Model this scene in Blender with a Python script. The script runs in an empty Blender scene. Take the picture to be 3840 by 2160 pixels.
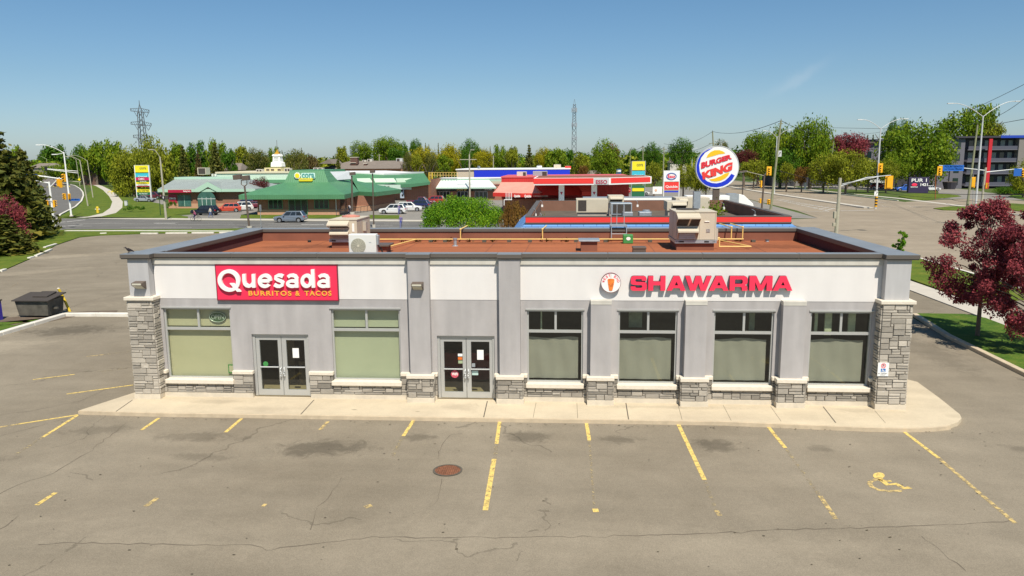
import bpy, bmesh, math, random
from mathutils import Vector, Matrix
from math import sin, cos, pi, radians as RD, sqrt, atan2
random.seed(7)
S = bpy.context.scene
COL = S.collection
# ------------------------------------------------------------------ camera
CF, CP, CY, CR = 2884.49, .1638, -.0703, -.0076
CX = Vector((16.1056, -26.8303, 8.8515))
_cy, _sy = cos(CY), sin(CY)
FW = Vector((_sy*cos(CP), _cy*cos(CP), -sin(CP)))
_r = Vector((_cy, -_sy, 0)); _u = _r.cross(FW)
RT = _r*cos(CR)+_u*sin(CR); UP = -_r*sin(CR)+_u*cos(CR)
cam = bpy.data.cameras.new('camera'); co = bpy.data.objects.new('camera', cam); COL.objects.link(co)
co.matrix_world = Matrix(((RT.x, UP.x, -FW.x, CX.x), (RT.y, UP.y, -FW.y, CX.y), (RT.z, UP.z, -FW.z, CX.z), (0, 0, 0, 1)))
cam.sensor_width = 36; cam.lens = 36*CF/3840; cam.clip_start = .1; cam.clip_end = 9000
S.camera = co
# ------------------------------------------------------------------ world, sun, exposure
SUN_AZ, SUN_EL = RD(20), RD(56)          # the sun stands to the front-right of the facade
w = bpy.data.worlds.new('World'); S.world = w; w.use_nodes = True
nt = w.node_tree; bg = nt.nodes['Background']
sk = nt.nodes.new('ShaderNodeTexSky'); sk.sky_type = 'NISHITA'; sk.sun_disc = False
sk.sun_elevation = SUN_EL; sk.sun_rotation = pi-SUN_AZ; sk.air_density = 1.0; sk.dust_density = .6; sk.ozone_density = 2.2
sk.altitude = 80
bg.inputs[1].default_value = .10
CLOUD = (2990, 296)
# the sky texture, cooled towards the horizon as in the photograph's clear spring sky
_tc = nt.nodes.new('ShaderNodeTexCoord'); _sx = nt.nodes.new('ShaderNodeSeparateXYZ'); nt.links.new(_tc.outputs['Generated'], _sx.inputs[0])
_rp = nt.nodes.new('ShaderNodeValToRGB'); nt.links.new(_sx.outputs[2], _rp.inputs[0]); _e = _rp.color_ramp.elements
_e[0].position = .0; _e[0].color = (.62,.72,.90,1); _e[1].position = .45; _e[1].color = (.33, .60, .69, 1)
_k = _e.new(.10); _k.color = (.54, .67, .77, 1); _k = _e.new(.24); _k.color = (.48, .67, .76, 1)
_mx = nt.nodes.new('ShaderNodeMix'); _mx.data_type = 'RGBA'; _mx.blend_type = 'MULTIPLY'; _mx.inputs[0].default_value = 1
nt.links.new(sk.outputs[0], _mx.inputs[6]); nt.links.new(_rp.outputs[0], _mx.inputs[7])
_d = (FW+RT*((CLOUD[0]-1920)/CF)-UP*((CLOUD[1]-1080)/CF)).normalized()      # compass direction of the one thin cloud streak
_ax = (RT*.86+UP*.5).normalized(); _ay = _ax.cross(_d).normalized()
def _n(t, op=None, **k):
    q = nt.nodes.new(t)
    if op: q.operation = op
    return q
def _dot(v):
    q = _n('ShaderNodeVectorMath', 'DOT_PRODUCT'); nt.links.new(_tc.outputs['Generated'], q.inputs[0]); q.inputs[1].default_value = v; return q.outputs['Value']
def _ma(op, a, b, c=None):
    q = _n('ShaderNodeMath', op)
    for i, v in enumerate((a, b, c)):
        if v is None: continue
        if isinstance(v, (int, float)): q.inputs[i].default_value = v
        else: nt.links.new(v, q.inputs[i])
    return q.outputs[0]
_u1 = _ma('DIVIDE', _ma('SUBTRACT', _dot(_ax), _d.dot(_ax)), .027); _nz = nt.nodes.new('ShaderNodeTexNoise'); _nz.inputs['Scale'].default_value = 60; _nz.inputs['Detail'].default_value = 6; nt.links.new(_tc.outputs['Generated'], _nz.inputs['Vector'])
_v1 = _ma('DIVIDE', _ma('ADD', _ma('SUBTRACT', _dot(_ay), _d.dot(_ay)), _ma('MULTIPLY_ADD', _nz.outputs['Fac'], .012, -.006)), .006)
_g = _ma('MULTIPLY', _ma('EXPONENT', _ma('MULTIPLY', _ma('ADD', _ma('MULTIPLY', _u1, _u1), _ma('MULTIPLY', _v1, _v1)), -1), 1), .11)
_cl = nt.nodes.new('ShaderNodeMix'); _cl.data_type = 'RGBA'; nt.links.new(_g, _cl.inputs[0]); nt.links.new(_mx.outputs[2], _cl.inputs[6]); _cl.inputs[7].default_value = (7, 7, 7, 1); nt.links.new(_cl.outputs[2], bg.inputs[0])
sl = bpy.data.lights.new('sun', 'SUN'); so = bpy.data.objects.new('sun', sl); COL.objects.link(so)
sl.energy = 4.6; sl.angle = RD(.5); sl.color = (1, .93, .82)
sd = Vector((sin(SUN_AZ)*cos(SUN_EL), -cos(SUN_AZ)*cos(SUN_EL), sin(SUN_EL)))
so.rotation_euler = sd.to_track_quat('Z', 'Y').to_euler()
S.view_settings.view_transform = 'Standard'; S.view_settings.look = 'None'
S.view_settings.exposure = .35; S.view_settings.gamma = 1
S.render.engine = 'CYCLES'

# ------------------------------------------------------------------ helpers
def ray(px, py): return FW+RT*((px-1920)/CF)-UP*((py-1080)/CF)
def G(px, py, h=0.):                      # ground point seen at a photo pixel, on the plane z = h
    d = ray(px, py); t = (h-CX.z)/d.z; return CX+d*t
def AY(px, py, Y):                        # point seen at a photo pixel, on the plane y = Y
    d = ray(px, py); return CX+d*((Y-CX.y)/d.y)
def mpp(Y): return (Y-CX.y)/CF            # metres per photo pixel at depth Y

ORG = {}
class MB:
    def __init__(s): s.v = []; s.f = []; s.m = []
    def add(s, vs, fs, m=0):
        o = len(s.v); s.v += [Vector(v) for v in vs]; s.f += [tuple(i+o for i in f) for f in fs]; s.m += [m]*len(fs)
        return s
    def box(s, x0, x1, y0, y1, z0, z1, m=0):
        return s.add([(x0,y0,z0),(x1,y0,z0),(x1,y1,z0),(x0,y1,z0),(x0,y0,z1),(x1,y0,z1),(x1,y1,z1),(x0,y1,z1)],
                     [(0,3,2,1),(4,5,6,7),(0,1,5,4),(1,2,6,5),(2,3,7,6),(3,0,4,7)], m)
    def obox(s, c, ax, ay, az, hx, hy, hz, m=0):   # oriented box
        c = Vector(c); ax = Vector(ax).normalized(); ay = Vector(ay).normalized(); az = Vector(az).normalized()
        vs = [c+ax*hx*a+ay*hy*b+az*hz*d for d in (-1,1) for a,b in ((-1,-1),(1,-1),(1,1),(-1,1))]
        return s.add(vs, [(0,3,2,1),(4,5,6,7),(0,1,5,4),(1,2,6,5),(2,3,7,6),(3,0,4,7)], m)
    def cyl(s, a, b, r0, r1=None, n=10, cap=True, m=0):
        a = Vector(a); b = Vector(b); r1 = r0 if r1 is None else r1
        d = (b-a).normalized(); x = d.orthogonal().normalized(); y = d.cross(x)
        vs = []
        for p, r in ((a, r0), (b, r1)):
            vs += [p+(x*cos(2*pi*i/n)+y*sin(2*pi*i/n))*r for i in range(n)]
        fs = [(i, (i+1) % n, n+(i+1) % n, n+i) for i in range(n)]
        if cap: fs += [tuple(reversed(range(n))), tuple(range(n, 2*n))]
        return s.add(vs, fs, m)
    def tube(s, pts, r, n=8, m=0):
        for i in range(len(pts)-1):
            a = r if not isinstance(r, (list, tuple)) else r[i]; b = r if not isinstance(r, (list, tuple)) else r[i+1]
            s.cyl(pts[i], pts[i+1], a, b, n, True, m)
        return s
    def prism(s, poly, z0, z1, m=0):        # polygon in plan, counter-clockwise
        n = len(poly); vs = [(p[0], p[1], z0) for p in poly]+[(p[0], p[1], z1) for p in poly]
        return s.add(vs, [tuple(reversed(range(n))), tuple(range(n, 2*n))]+[(i, (i+1) % n, n+(i+1) % n, n+i) for i in range(n)], m)
    def face(s, pts, m=0): return s.add(pts, [tuple(range(len(pts)))], m)
    def loft(s, loops, cap=True, m=0):
        n = len(loops[0]); vs = [p for l in loops for p in l]; fs = []
        for k in range(len(loops)-1):
            fs += [(k*n+i, k*n+(i+1) % n, (k+1)*n+(i+1) % n, (k+1)*n+i) for i in range(n)]
        if cap: fs += [tuple(reversed(range(n))), tuple(range((len(loops)-1)*n, len(loops)*n))]
        return s.add(vs, fs, m)
    def sphere(s, c, rx, ry, rz, nu=10, nv=7, m=0):
        c = Vector(c); vs = [c+Vector((0, 0, -rz))]; fs = []
        for j in range(1, nv):
            t = -pi/2+pi*j/nv
            vs += [c+Vector((rx*cos(t)*cos(2*pi*i/nu), ry*cos(t)*sin(2*pi*i/nu), rz*sin(t))) for i in range(nu)]
        vs.append(c+Vector((0, 0, rz))); L = len(vs)-1
        fs += [(0, 1+(i+1) % nu, 1+i) for i in range(nu)]
        for j in range(nv-2):
            a = 1+j*nu; b = a+nu; fs += [(a+i, a+(i+1) % nu, b+(i+1) % nu, b+i) for i in range(nu)]
        a = 1+(nv-2)*nu; fs += [(a+i, a+(i+1) % nu, L) for i in range(nu)]
        return s.add(vs, fs, m)
    def join(s, o, M=None, m=None):
        k = len(s.v); s.v += [(M @ v if M else v.copy()) for v in o.v]; s.f += [tuple(i+k for i in f) for f in o.f]; s.m += (o.m if m is None else [m]*len(o.m))
        return s
def mesh_of(name, mb, mats, org=Vector((0, 0, 0)), smooth=False):
    me = bpy.data.meshes.new(name); me.from_pydata([tuple(v-org) for v in mb.v], [], mb.f)
    for m in (mats if isinstance(mats, (list, tuple)) else [mats]): me.materials.append(m)
    if any(mb.m): me.polygons.foreach_set('material_index', mb.m)
    if smooth: me.polygons.foreach_set('use_smooth', [True]*len(me.polygons))
    me.update(); return me
def tag(o, label=None, cat=None, group=None, kind=None):
    if label: o['label'] = label
    if cat: o['category'] = cat
    if group: o['group'] = group
    if kind: o['kind'] = kind
    return o
def T(name, label, cat, loc=(0, 0, 0), group=None, rz=0):
    o = bpy.data.objects.new(name, None); COL.objects.link(o); o.location = loc; o.rotation_euler = (0, 0, rz); o.empty_display_size = .2
    ORG[o.name] = Vector(loc); return tag(o, label, cat, group)
def P(name, mb, mat, parent=None, local=False, smooth=False, bevel=0, label=None):
    """one mesh object; vertices given in world space unless local"""
    org = Vector((0, 0, 0))
    if parent is not None: org = ORG[parent.name]
    me = mesh_of(name, mb, mat, Vector((0, 0, 0)) if local else org, smooth)
    o = bpy.data.objects.new(name, me); COL.objects.link(o)
    if parent is not None: o.parent = parent
    ORG[o.name] = org
    if bevel:
        b = o.modifiers.new('bevel', 'BEVEL'); b.width = bevel; b.segments = 2; b.limit_method = 'ANGLE'; b.angle_limit = RD(40)
    if label: o['label'] = label
    return o
def ST(name, mb, mat, **k): o = P(name, mb, mat, **k); o['kind'] = 'structure'; return o
def dup(root, loc, rz=0, label=None):
    r = root.copy(); COL.objects.link(r); r.location = loc; r.rotation_euler = (0, 0, rz)
    if label: r['label'] = label
    def rec(src, dst):
        for ch in list(src.children):
            c = ch.copy(); COL.objects.link(c); c.parent = dst; rec(ch, c)
    rec(root, r); return r
# ---- flat shapes and lettering
def shape(loops, depth):                   # 2D loops with holes -> MB in x,z plane, front at y=0, back at y=depth
    cu = bpy.data.curves.new('t', 'CURVE'); cu.dimensions = '2D'; cu.fill_mode = 'BOTH'; cu.extrude = depth/2
    for l in loops:
        sp = cu.splines.new('POLY'); sp.points.add(len(l)-1)
        for i, p in enumerate(l): sp.points[i].co = (p[0], p[1], 0, 1)
        sp.use_cyclic_u = True
    return _cur(cu, depth)
def _cur(cu, depth):
    ob = bpy.data.objects.new('t', cu); COL.objects.link(ob)
    dg = bpy.context.evaluated_depsgraph_get(); ev = ob.evaluated_get(dg); me = ev.to_mesh()
    mb = MB(); mb.v = [Vector((v.co.x, depth/2-v.co.z, v.co.y)) for v in me.vertices]
    mb.f = [tuple(p.vertices) for p in me.polygons]; mb.m = [0 if abs(p.normal.z) > .5 else 1 for p in me.polygons]
    ev.to_mesh_clear(); bpy.data.objects.remove(ob); bpy.data.curves.remove(cu); return mb
def glyphs(s, depth, bold=0, shear=0, space=1.):
    cu = bpy.data.curves.new('t', 'FONT'); cu.body = s; cu.size = 1; cu.extrude = depth/2; cu.offset = bold; cu.shear = shear; cu.space_character = space
    cu.resolution_u = 4; cu.dimensions = '2D'; cu.fill_mode = 'BOTH'
    return _cur(cu, depth)
def fit(mb, x0, x1, z0, z1, y, M=None):    # stretch lettering into a rectangle, front face at y
    xs = [v.x for v in mb.v]; zs = [v.z for v in mb.v]
    a, b, c, d = min(xs), max(xs), min(zs), max(zs)
    for v in mb.v:
        v.x = x0+(v.x-a)/(b-a)*(x1-x0); v.z = z0+(v.z-c)/(d-c)*(z1-z0); v.y += y
    if M:
        for i, v in enumerate(mb.v): mb.v[i] = M @ v
    return mb
def ell(cx, cz, rx, rz, n=40, a0=0, a1=2*pi):
    return [(cx+rx*cos(a0+(a1-a0)*i/n), cz+rz*sin(a0+(a1-a0)*i/n)) for i in range(n+(0 if abs(a1-a0-2*pi) < 1e-6 else 1))]
def rrect(x0, x1, z0, z1, r, n=4):
    o = []
    for cx, cz, a in ((x1-r, z1-r, 0), (x0+r, z1-r, pi/2), (x0+r, z0+r, pi), (x1-r, z0+r, 3*pi/2)):
        o += [(cx+r*cos(a+pi/2*i/n), cz+r*sin(a+pi/2*i/n)) for i in range(n+1)]
    return o

# ------------------------------------------------------------------ materials
def mat(name, col, rough=.8, metal=0, var=.0, scale=4., bump=0, bscale=60., spec=.5, island=0, emit=0):
    m = bpy.data.materials.new(name); m.use_nodes = True; n = m.node_tree.nodes; l = m.node_tree.links
    b = n['Principled BSDF']; b.inputs['Roughness'].default_value = rough; b.inputs['Metallic'].default_value = metal
    b.inputs['Specular IOR Level'].default_value = spec
    col = tuple(col)+(1,)
    b.inputs['Base Color'].default_value = col
    tc = n.new('ShaderNodeTexCoord')
    if var or island:
        hs = n.new('ShaderNodeHueSaturation'); hs.inputs['Color'].default_value = col
        mr = n.new('ShaderNodeMapRange'); mr.inputs[3].default_value = 1-var-island; mr.inputs[4].default_value = 1+var+island
        nz = n.new('ShaderNodeTexNoise'); nz.inputs['Scale'].default_value = scale; nz.inputs['Detail'].default_value = 6; nz.inputs['Roughness'].default_value = .62
        l.new(tc.outputs['Object'], nz.inputs['Vector'])
        if island:
            gi = n.new('ShaderNodeNewGeometry'); mx = n.new('ShaderNodeMath'); mx.operation = 'MULTIPLY_ADD'
            l.new(gi.outputs['Random Per Island'], mx.inputs[0]); mx.inputs[1].default_value = island/(island+var+1e-6)
            m2 = n.new('ShaderNodeMath'); m2.operation = 'MULTIPLY'; l.new(nz.outputs['Fac'], m2.inputs[0]); m2.inputs[1].default_value = var/(island+var+1e-6)
            l.new(m2.outputs[0], mx.inputs[2]); l.new(mx.outputs[0], mr.inputs[0])
        else: l.new(nz.outputs['Fac'], mr.inputs[0]); mr.inputs[1].default_value = .25; mr.inputs[2].default_value = .75
        l.new(mr.outputs[0], hs.inputs['Value']); l.new(hs.outputs[0], b.inputs['Base Color'])
    if bump:
        nb = n.new('ShaderNodeTexNoise'); nb.inputs['Scale'].default_value = bscale; nb.inputs['Detail'].default_value = 4
        bp = n.new('ShaderNodeBump'); bp.inputs['Strength'].default_value = bump; bp.inputs['Distance'].default_value = .02
        l.new(tc.outputs['Object'], nb.inputs['Vector']); l.new(nb.outputs['Fac'], bp.inputs['Height']); l.new(bp.outputs[0], b.inputs['Normal'])
    if emit:
        b.inputs['Emission Color'].default_value = col; b.inputs['Emission Strength'].default_value = emit
    return m
def N(m, t, **k):
    n = m.node_tree.nodes.new(t)
    for a, v in k.items(): setattr(n, a, v)
    return n
def ramp(m, src, stops):
    r = N(m, 'ShaderNodeValToRGB'); e = r.color_ramp.elements
    while len(e) < len(stops): e.new(.5)
    for i, (p, c) in enumerate(stops): e[i].position = p; e[i].color = tuple(c)+(1,)
    m.node_tree.links.new(src, r.inputs[0]); return r
def leafmat(name, a, b, c=None, island=True):       # leaves: each clump its own tone, light passing through
    m = bpy.data.materials.new(name); m.use_nodes = True; L = m.node_tree.links; n = m.node_tree.nodes
    pb = n['Principled BSDF']; pb.inputs['Roughness'].default_value = .55; pb.inputs['Specular IOR Level'].default_value = .12
    g = N(m, 'ShaderNodeNewGeometry'); tc = N(m, 'ShaderNodeTexCoord'); nz = N(m, 'ShaderNodeTexNoise'); nz.inputs['Scale'].default_value = .9; nz.inputs['Detail'].default_value = 3
    L.new(tc.outputs['Object'], nz.inputs['Vector'])
    mx = N(m, 'ShaderNodeMath', operation='MULTIPLY_ADD'); L.new(g.outputs['Random Per Island'], mx.inputs[0]); mx.inputs[1].default_value = .42; 
    m2 = N(m, 'ShaderNodeMath', operation='MULTIPLY'); L.new(nz.outputs['Fac'], m2.inputs[0]); m2.inputs[1].default_value = .58; L.new(m2.outputs[0], mx.inputs[2])
    r = ramp(m, mx.outputs[0], [(0.12, a), (.5, b), (.88, c or b)])
    L.new(r.outputs[0], pb.inputs['Base Color'])
    tr = N(m, 'ShaderNodeBsdfTranslucent'); L.new(r.outputs[0], tr.inputs[0]); ms = N(m, 'ShaderNodeMixShader'); ms.inputs[0].default_value = .3
    L.new(pb.outputs[0], ms.inputs[1]); L.new(tr.outputs[0], ms.inputs[2]); L.new(ms.outputs[0], n['Material Output'].inputs[0])
    return m
def glassmat(name, tint, refl=.08):
    m = bpy.data.materials.new(name); m.use_nodes = True; L = m.node_tree.links; n = m.node_tree.nodes; n.remove(n['Principled BSDF'])
    t = N(m, 'ShaderNodeBsdfTransparent'); t.inputs[0].default_value = tuple(tint)+(1,)
    g = N(m, 'ShaderNodeBsdfGlossy'); g.inputs['Roughness'].default_value = .02; g.inputs['Color'].default_value = (.9, .95, 1, 1)
    f = N(m, 'ShaderNodeLayerWeight'); pw = N(m, 'ShaderNodeMath', operation='POWER'); L.new(f.outputs['Facing'], pw.inputs[0]); pw.inputs[1].default_value = 5; a = N(m, 'ShaderNodeMath', operation='MULTIPLY_ADD'); L.new(pw.outputs[0], a.inputs[0]); a.inputs[1].default_value = .8; a.inputs[2].default_value = refl
    x = N(m, 'ShaderNodeMixShader'); L.new(a.outputs[0], x.inputs[0]); L.new(t.outputs[0], x.inputs[1]); L.new(g.outputs[0], x.inputs[2]); L.new(x.outputs[0], n['Material Output'].inputs[0])
    return m
def asphalt(name, c1, c2, stains=(), crack=True, fine=.10):
    m = bpy.data.materials.new(name); m.use_nodes = True; L = m.node_tree.links; n = m.node_tree.nodes; b = n['Principled BSDF']; b.inputs['Roughness'].default_value = .92; b.inputs['Specular IOR Level'].default_value = .2
    tc = N(m, 'ShaderNodeTexCoord'); P0 = tc.outputs['Object']
    def noise(sc, det=5, rg=.6, dist=0):
        z = N(m, 'ShaderNodeTexNoise'); z.inputs['Scale'].default_value = sc; z.inputs['Detail'].default_value = det; z.inputs['Roughness'].default_value = rg; z.inputs['Distortion'].default_value = dist
        L.new(P0, z.inputs['Vector']); return z.outputs['Fac']
    def mth(op, a, b_=None, c_=None):
        k = N(m, 'ShaderNodeMath', operation=op)
        for i, v in enumerate((a, b_, c_)):
            if v is None: continue
            if isinstance(v, (int, float)): k.inputs[i].default_value = v
            else: L.new(v, k.inputs[i])
        return k.outputs[0]
    r = ramp(m, noise(.11, 6, .65, .6), [(.3, c1), (.7, c2)])
    # streaks drawn along the facade by traffic
    mp = N(m, 'ShaderNodeMapping'); mp.inputs['Scale'].default_value = (.12, .9, 1); L.new(P0, mp.inputs[0])
    zs = N(m, 'ShaderNodeTexNoise'); zs.inputs['Scale'].default_value = 1.2; zs.inputs['Detail'].default_value = 5; L.new(mp.outputs[0], zs.inputs['Vector'])
    val = mth('MULTIPLY_ADD', zs.outputs['Fac'], .3, .85)
    g = mth('MULTIPLY_ADD', noise(30, 4, .85), fine*14, 1-fine*7); val = mth('MULTIPLY', val, g)
    g = mth('MULTIPLY_ADD', noise(9, 4, .75), fine*4, 1-fine*2); val = mth('MULTIPLY', val, g)
    g = mth('MULTIPLY_ADD', noise(.7, 7, .7), .44, .78); val = mth('MULTIPLY', val, g)
    if crack:
        v = N(m, 'ShaderNodeTexVoronoi', feature='DISTANCE_TO_EDGE'); v.inputs['Scale'].default_value = .085
        w_ = N(m, 'ShaderNodeVectorMath', operation='MULTIPLY_ADD'); nn = N(m, 'ShaderNodeTexNoise'); nn.inputs['Scale'].default_value = .35; nn.inputs['Detail'].default_value = 7; L.new(P0, nn.inputs['Vector'])
        L.new(nn.outputs['Color'], w_.inputs[0]); w_.inputs[1].default_value = (5, 5, 0); L.new(P0, w_.inputs[2]); L.new(w_.outputs[0], v.inputs['Vector'])
        mr = N(m, 'ShaderNodeMapRange'); mr.inputs[1].default_value = .0012; mr.inputs[2].default_value = .0032; mr.inputs[3].default_value = .72; mr.inputs[4].default_value = 1; L.new(v.outputs['Distance'], mr.inputs[0])
        msk = mth('GREATER_THAN', noise(.2, 2), .5); cr = mth('MAXIMUM', mr.outputs[0], mth('SUBTRACT', 1, msk)); val = mth('MULTIPLY', val, cr)
    ns = noise(1.6, 6, .7, 1)
    for (x, y, rx, ry, k, ang) in stains:             # oil and tar stains, each with its own ragged outline
        mp = N(m, 'ShaderNodeMapping', vector_type='TEXTURE'); mp.inputs['Location'].default_value = (x, y, 0); mp.inputs['Rotation'].default_value = (0, 0, ang); mp.inputs['Scale'].default_value = (rx, ry, 1e3); L.new(P0, mp.inputs[0])
        ln = N(m, 'ShaderNodeVectorMath', operation='LENGTH'); L.new(mp.outputs[0], ln.inputs[0])
        d = mth('ADD', ln.outputs['Value'], mth('MULTIPLY_ADD', ns, 2.4, -1.2))
        mr = N(m, 'ShaderNodeMapRange', interpolation_type='SMOOTHSTEP'); mr.inputs[1].default_value = .35; mr.inputs[2].default_value = 1.15; mr.inputs[3].default_value = k; mr.inputs[4].default_value = 1; L.new(d, mr.inputs[0])
        val = mth('MULTIPLY', val, mr.outputs[0])
    hs = N(m, 'ShaderNodeHueSaturation'); L.new(r.outputs[0], hs.inputs['Color']); L.new(val, hs.inputs['Value']); L.new(hs.outputs[0], b.inputs['Base Color'])
    bp = N(m, 'ShaderNodeBump'); bp.inputs['Strength'].default_value = .35; bp.inputs['Distance'].default_value = .01; L.new(noise(45, 3, .7), bp.inputs['Height']); L.new(bp.outputs[0], b.inputs['Normal'])
    return m
def wornpaint(name, col, under, thr=.5, scale=7., soft=.06):   # road paint worn through to the asphalt in flakes
    m = mat(name, col, .8); L = m.node_tree.links; n = m.node_tree.nodes; b = n['Principled BSDF']
    tc = N(m, 'ShaderNodeTexCoord'); z = N(m, 'ShaderNodeTexNoise'); z.inputs['Scale'].default_value = scale; z.inputs['Detail'].default_value = 8; z.inputs['Roughness'].default_value = .75; L.new(tc.outputs['Object'], z.inputs['Vector'])
    r = ramp(m, z.outputs['Fac'], [(thr-soft, under), (thr+soft, col)]); L.new(r.outputs[0], b.inputs['Base Color'])
    tr = N(m, 'ShaderNodeBsdfTransparent'); ms = N(m, 'ShaderNodeMixShader'); mr = N(m, 'ShaderNodeMapRange'); mr.inputs[1].default_value = thr-soft; mr.inputs[2].default_value = thr+soft; L.new(z.outputs['Fac'], mr.inputs[0])
    L.new(mr.outputs[0], ms.inputs[0]); L.new(tr.outputs[0], ms.inputs[1]); L.new(b.outputs[0], ms.inputs[2]); L.new(ms.outputs[0], n['Material Output'].inputs[0])
    return m
def grassmat(name, a, b, c, sc=.6):
    m = bpy.data.materials.new(name); m.use_nodes = True; L = m.node_tree.links; n = m.node_tree.nodes; pb = n['Principled BSDF']; pb.inputs['Roughness'].default_value = .9; pb.inputs['Specular IOR Level'].default_value = .15
    tc = N(m, 'ShaderNodeTexCoord'); z = N(m, 'ShaderNodeTexNoise'); z.inputs['Scale'].default_value = sc; z.inputs['Detail'].default_value = 9; z.inputs['Roughness'].default_value = .75; L.new(tc.outputs['Object'], z.inputs['Vector'])
    r = ramp(m, z.outputs['Fac'], [(.32, a), (.5, b), (.7, c)])
    z2 = N(m, 'ShaderNodeTexNoise'); z2.inputs['Scale'].default_value = 14; z2.inputs['Detail'].default_value = 4; L.new(tc.outputs['Object'], z2.inputs['Vector'])
    mr = N(m, 'ShaderNodeMapRange'); mr.inputs[1].default_value = .3; mr.inputs[2].default_value = .7; mr.inputs[3].default_value = .72; mr.inputs[4].default_value = 1.25; L.new(z2.outputs['Fac'], mr.inputs[0])
    h = N(m, 'ShaderNodeHueSaturation'); L.new(r.outputs[0], h.inputs['Color']); L.new(mr.outputs[0], h.inputs['Value']); L.new(h.outputs[0], pb.inputs['Base Color'])
    return m
def brickmat(name, c1, c2, mortar, sc=1., bw=.23, bh=.075):
    m = bpy.data.materials.new(name); m.use_nodes = True; L = m.node_tree.links; n = m.node_tree.nodes; pb = n['Principled BSDF']; pb.inputs['Roughness'].default_value = .9
    tc = N(m, 'ShaderNodeTexCoord'); sp = N(m, 'ShaderNodeSeparateXYZ'); L.new(tc.outputs['Object'], sp.inputs[0])
    ad = N(m, 'ShaderNodeMath', operation='ADD'); L.new(sp.outputs[0], ad.inputs[0]); L.new(sp.outputs[1], ad.inputs[1])
    cb = N(m, 'ShaderNodeCombineXYZ'); L.new(ad.outputs[0], cb.inputs[0]); L.new(sp.outputs[2], cb.inputs[1])
    br = N(m, 'ShaderNodeTexBrick'); L.new(cb.outputs[0], br.inputs['Vector']); br.inputs['Scale'].default_value = sc
    br.inputs['Brick Width'].default_value = bw; br.inputs['Row Height'].default_value = bh; br.inputs['Mortar Size'].default_value = .006
    br.inputs['Color1'].default_value = tuple(c1)+(1,); br.inputs['Color2'].default_value = tuple(c2)+(1,); br.inputs['Mortar'].default_value = tuple(mortar)+(1,)
    L.new(br.outputs['Color'], pb.inputs['Base Color']); return m

M = {}
def streak(m, amt=.12, sx=5, sz=.5):         # rain streaks running down a wall
    L = m.node_tree.links; n = m.node_tree.nodes; b = n['Principled BSDF']; src = b.inputs['Base Color'].links[0].from_socket; tc = N(m, 'ShaderNodeTexCoord'); mp = N(m, 'ShaderNodeMapping'); mp.inputs['Scale'].default_value = (sx, sx, sz); L.new(tc.outputs['Object'], mp.inputs[0])
    z = N(m, 'ShaderNodeTexNoise'); z.inputs['Scale'].default_value = 1; z.inputs['Detail'].default_value = 5; L.new(mp.outputs[0], z.inputs['Vector']); r = N(m, 'ShaderNodeMapRange'); r.inputs[1].default_value = .3; r.inputs[2].default_value = .7; r.inputs[3].default_value = 1-amt; r.inputs[4].default_value = 1+amt*.6; L.new(z.outputs['Fac'], r.inputs[0])
    h = N(m, 'ShaderNodeHueSaturation'); L.new(src, h.inputs['Color']); L.new(r.outputs[0], h.inputs['Value']); L.new(h.outputs[0], b.inputs['Base Color']); return m
M['white'] = mat('stucco_white', (.715, .685, .655), .9, var=.025, scale=1.2, bump=.25, bscale=50)
M['cream'] = mat('stucco_cream', (.56, .53, .465), .9, var=.03, scale=1.5, bump=.2)
M['grey'] = mat('stucco_grey', (.40, .378, .368), .9, var=.06, scale=1.4, bump=.25, bscale=50)
M['grey2'] = mat('stucco_corner_grey', (.44, .43, .425), .9, var=.04, scale=1.4, bump=.25, bscale=50)
streak(M['grey'], .13, 2.2, .35); streak(M['white'], .035, 2, .4); streak(M['cream'], .10, 3, .6); streak(M['grey2'], .08)
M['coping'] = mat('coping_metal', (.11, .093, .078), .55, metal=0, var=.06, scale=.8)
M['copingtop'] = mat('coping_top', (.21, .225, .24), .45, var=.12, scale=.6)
M['stone'] = mat('stone_veneer', (.40, .36, .30), .9, var=.16, scale=5, island=.3, bump=.6, bscale=22)
M['stoned'] = mat('stone_veneer_weathered', (.31, .28, .235), .9, var=.3, scale=3, island=.35, bump=.6, bscale=22)
M['mortar'] = mat('stone_joint', (.12, .105, .09), 1)
M['cap'] = mat('cast_stone', (.68, .61, .50), .85, var=.08, scale=5, bump=.4, bscale=18)
M['found'] = mat('foundation', (.60, .53, .42), .9, var=.14, scale=3, bump=.3)
M['alu'] = mat('aluminium_frame', (.50, .50, .48), .35, metal=.35, var=.03)
M['glass'] = glassmat('window_glass', (.80, .88, .76), .08)
M['glassw'] = glassmat('window_glass_grey', (.78, .82, .74), .07)
M['blindg'] = mat('blind_green', (.60, .50, .385), .9, var=.05, scale=.9)
M['blindg2'] = mat('blind_mint', (.53, .49, .41), .9, var=.05, scale=.9)
M['blindc'] = mat('curtain_grey', (.36, .335, .305), .95, var=.07, scale=1.3)
M['inside'] = mat('interior_dark', (.14, .13, .10), .9, var=.3, scale=1.5)
M['roof'] = asphalt('roof_membrane', (.29, .098, .045), (.37, .125, .055), stains=((-9.5, 7.5, 2.6, .9, .72, .1), (-2, 8.9, 5, .5, .62, 0), (3.2, 5, 1.6, .7, .8, .3), (11.3, 7.5, 2.2, 1.0, .7, 0), (5.5, 8.9, 4, .5, .66, 0), (-6, 3, 2.5, .8, .82, -.2)), crack=False, fine=.06)
M['roofd'] = mat('parapet_membrane', (.23, .085, .05), .95, var=.2, scale=.8)
M['seam'] = mat('roof_seam', (.16, .06, .04), .95, var=.3)
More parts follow.
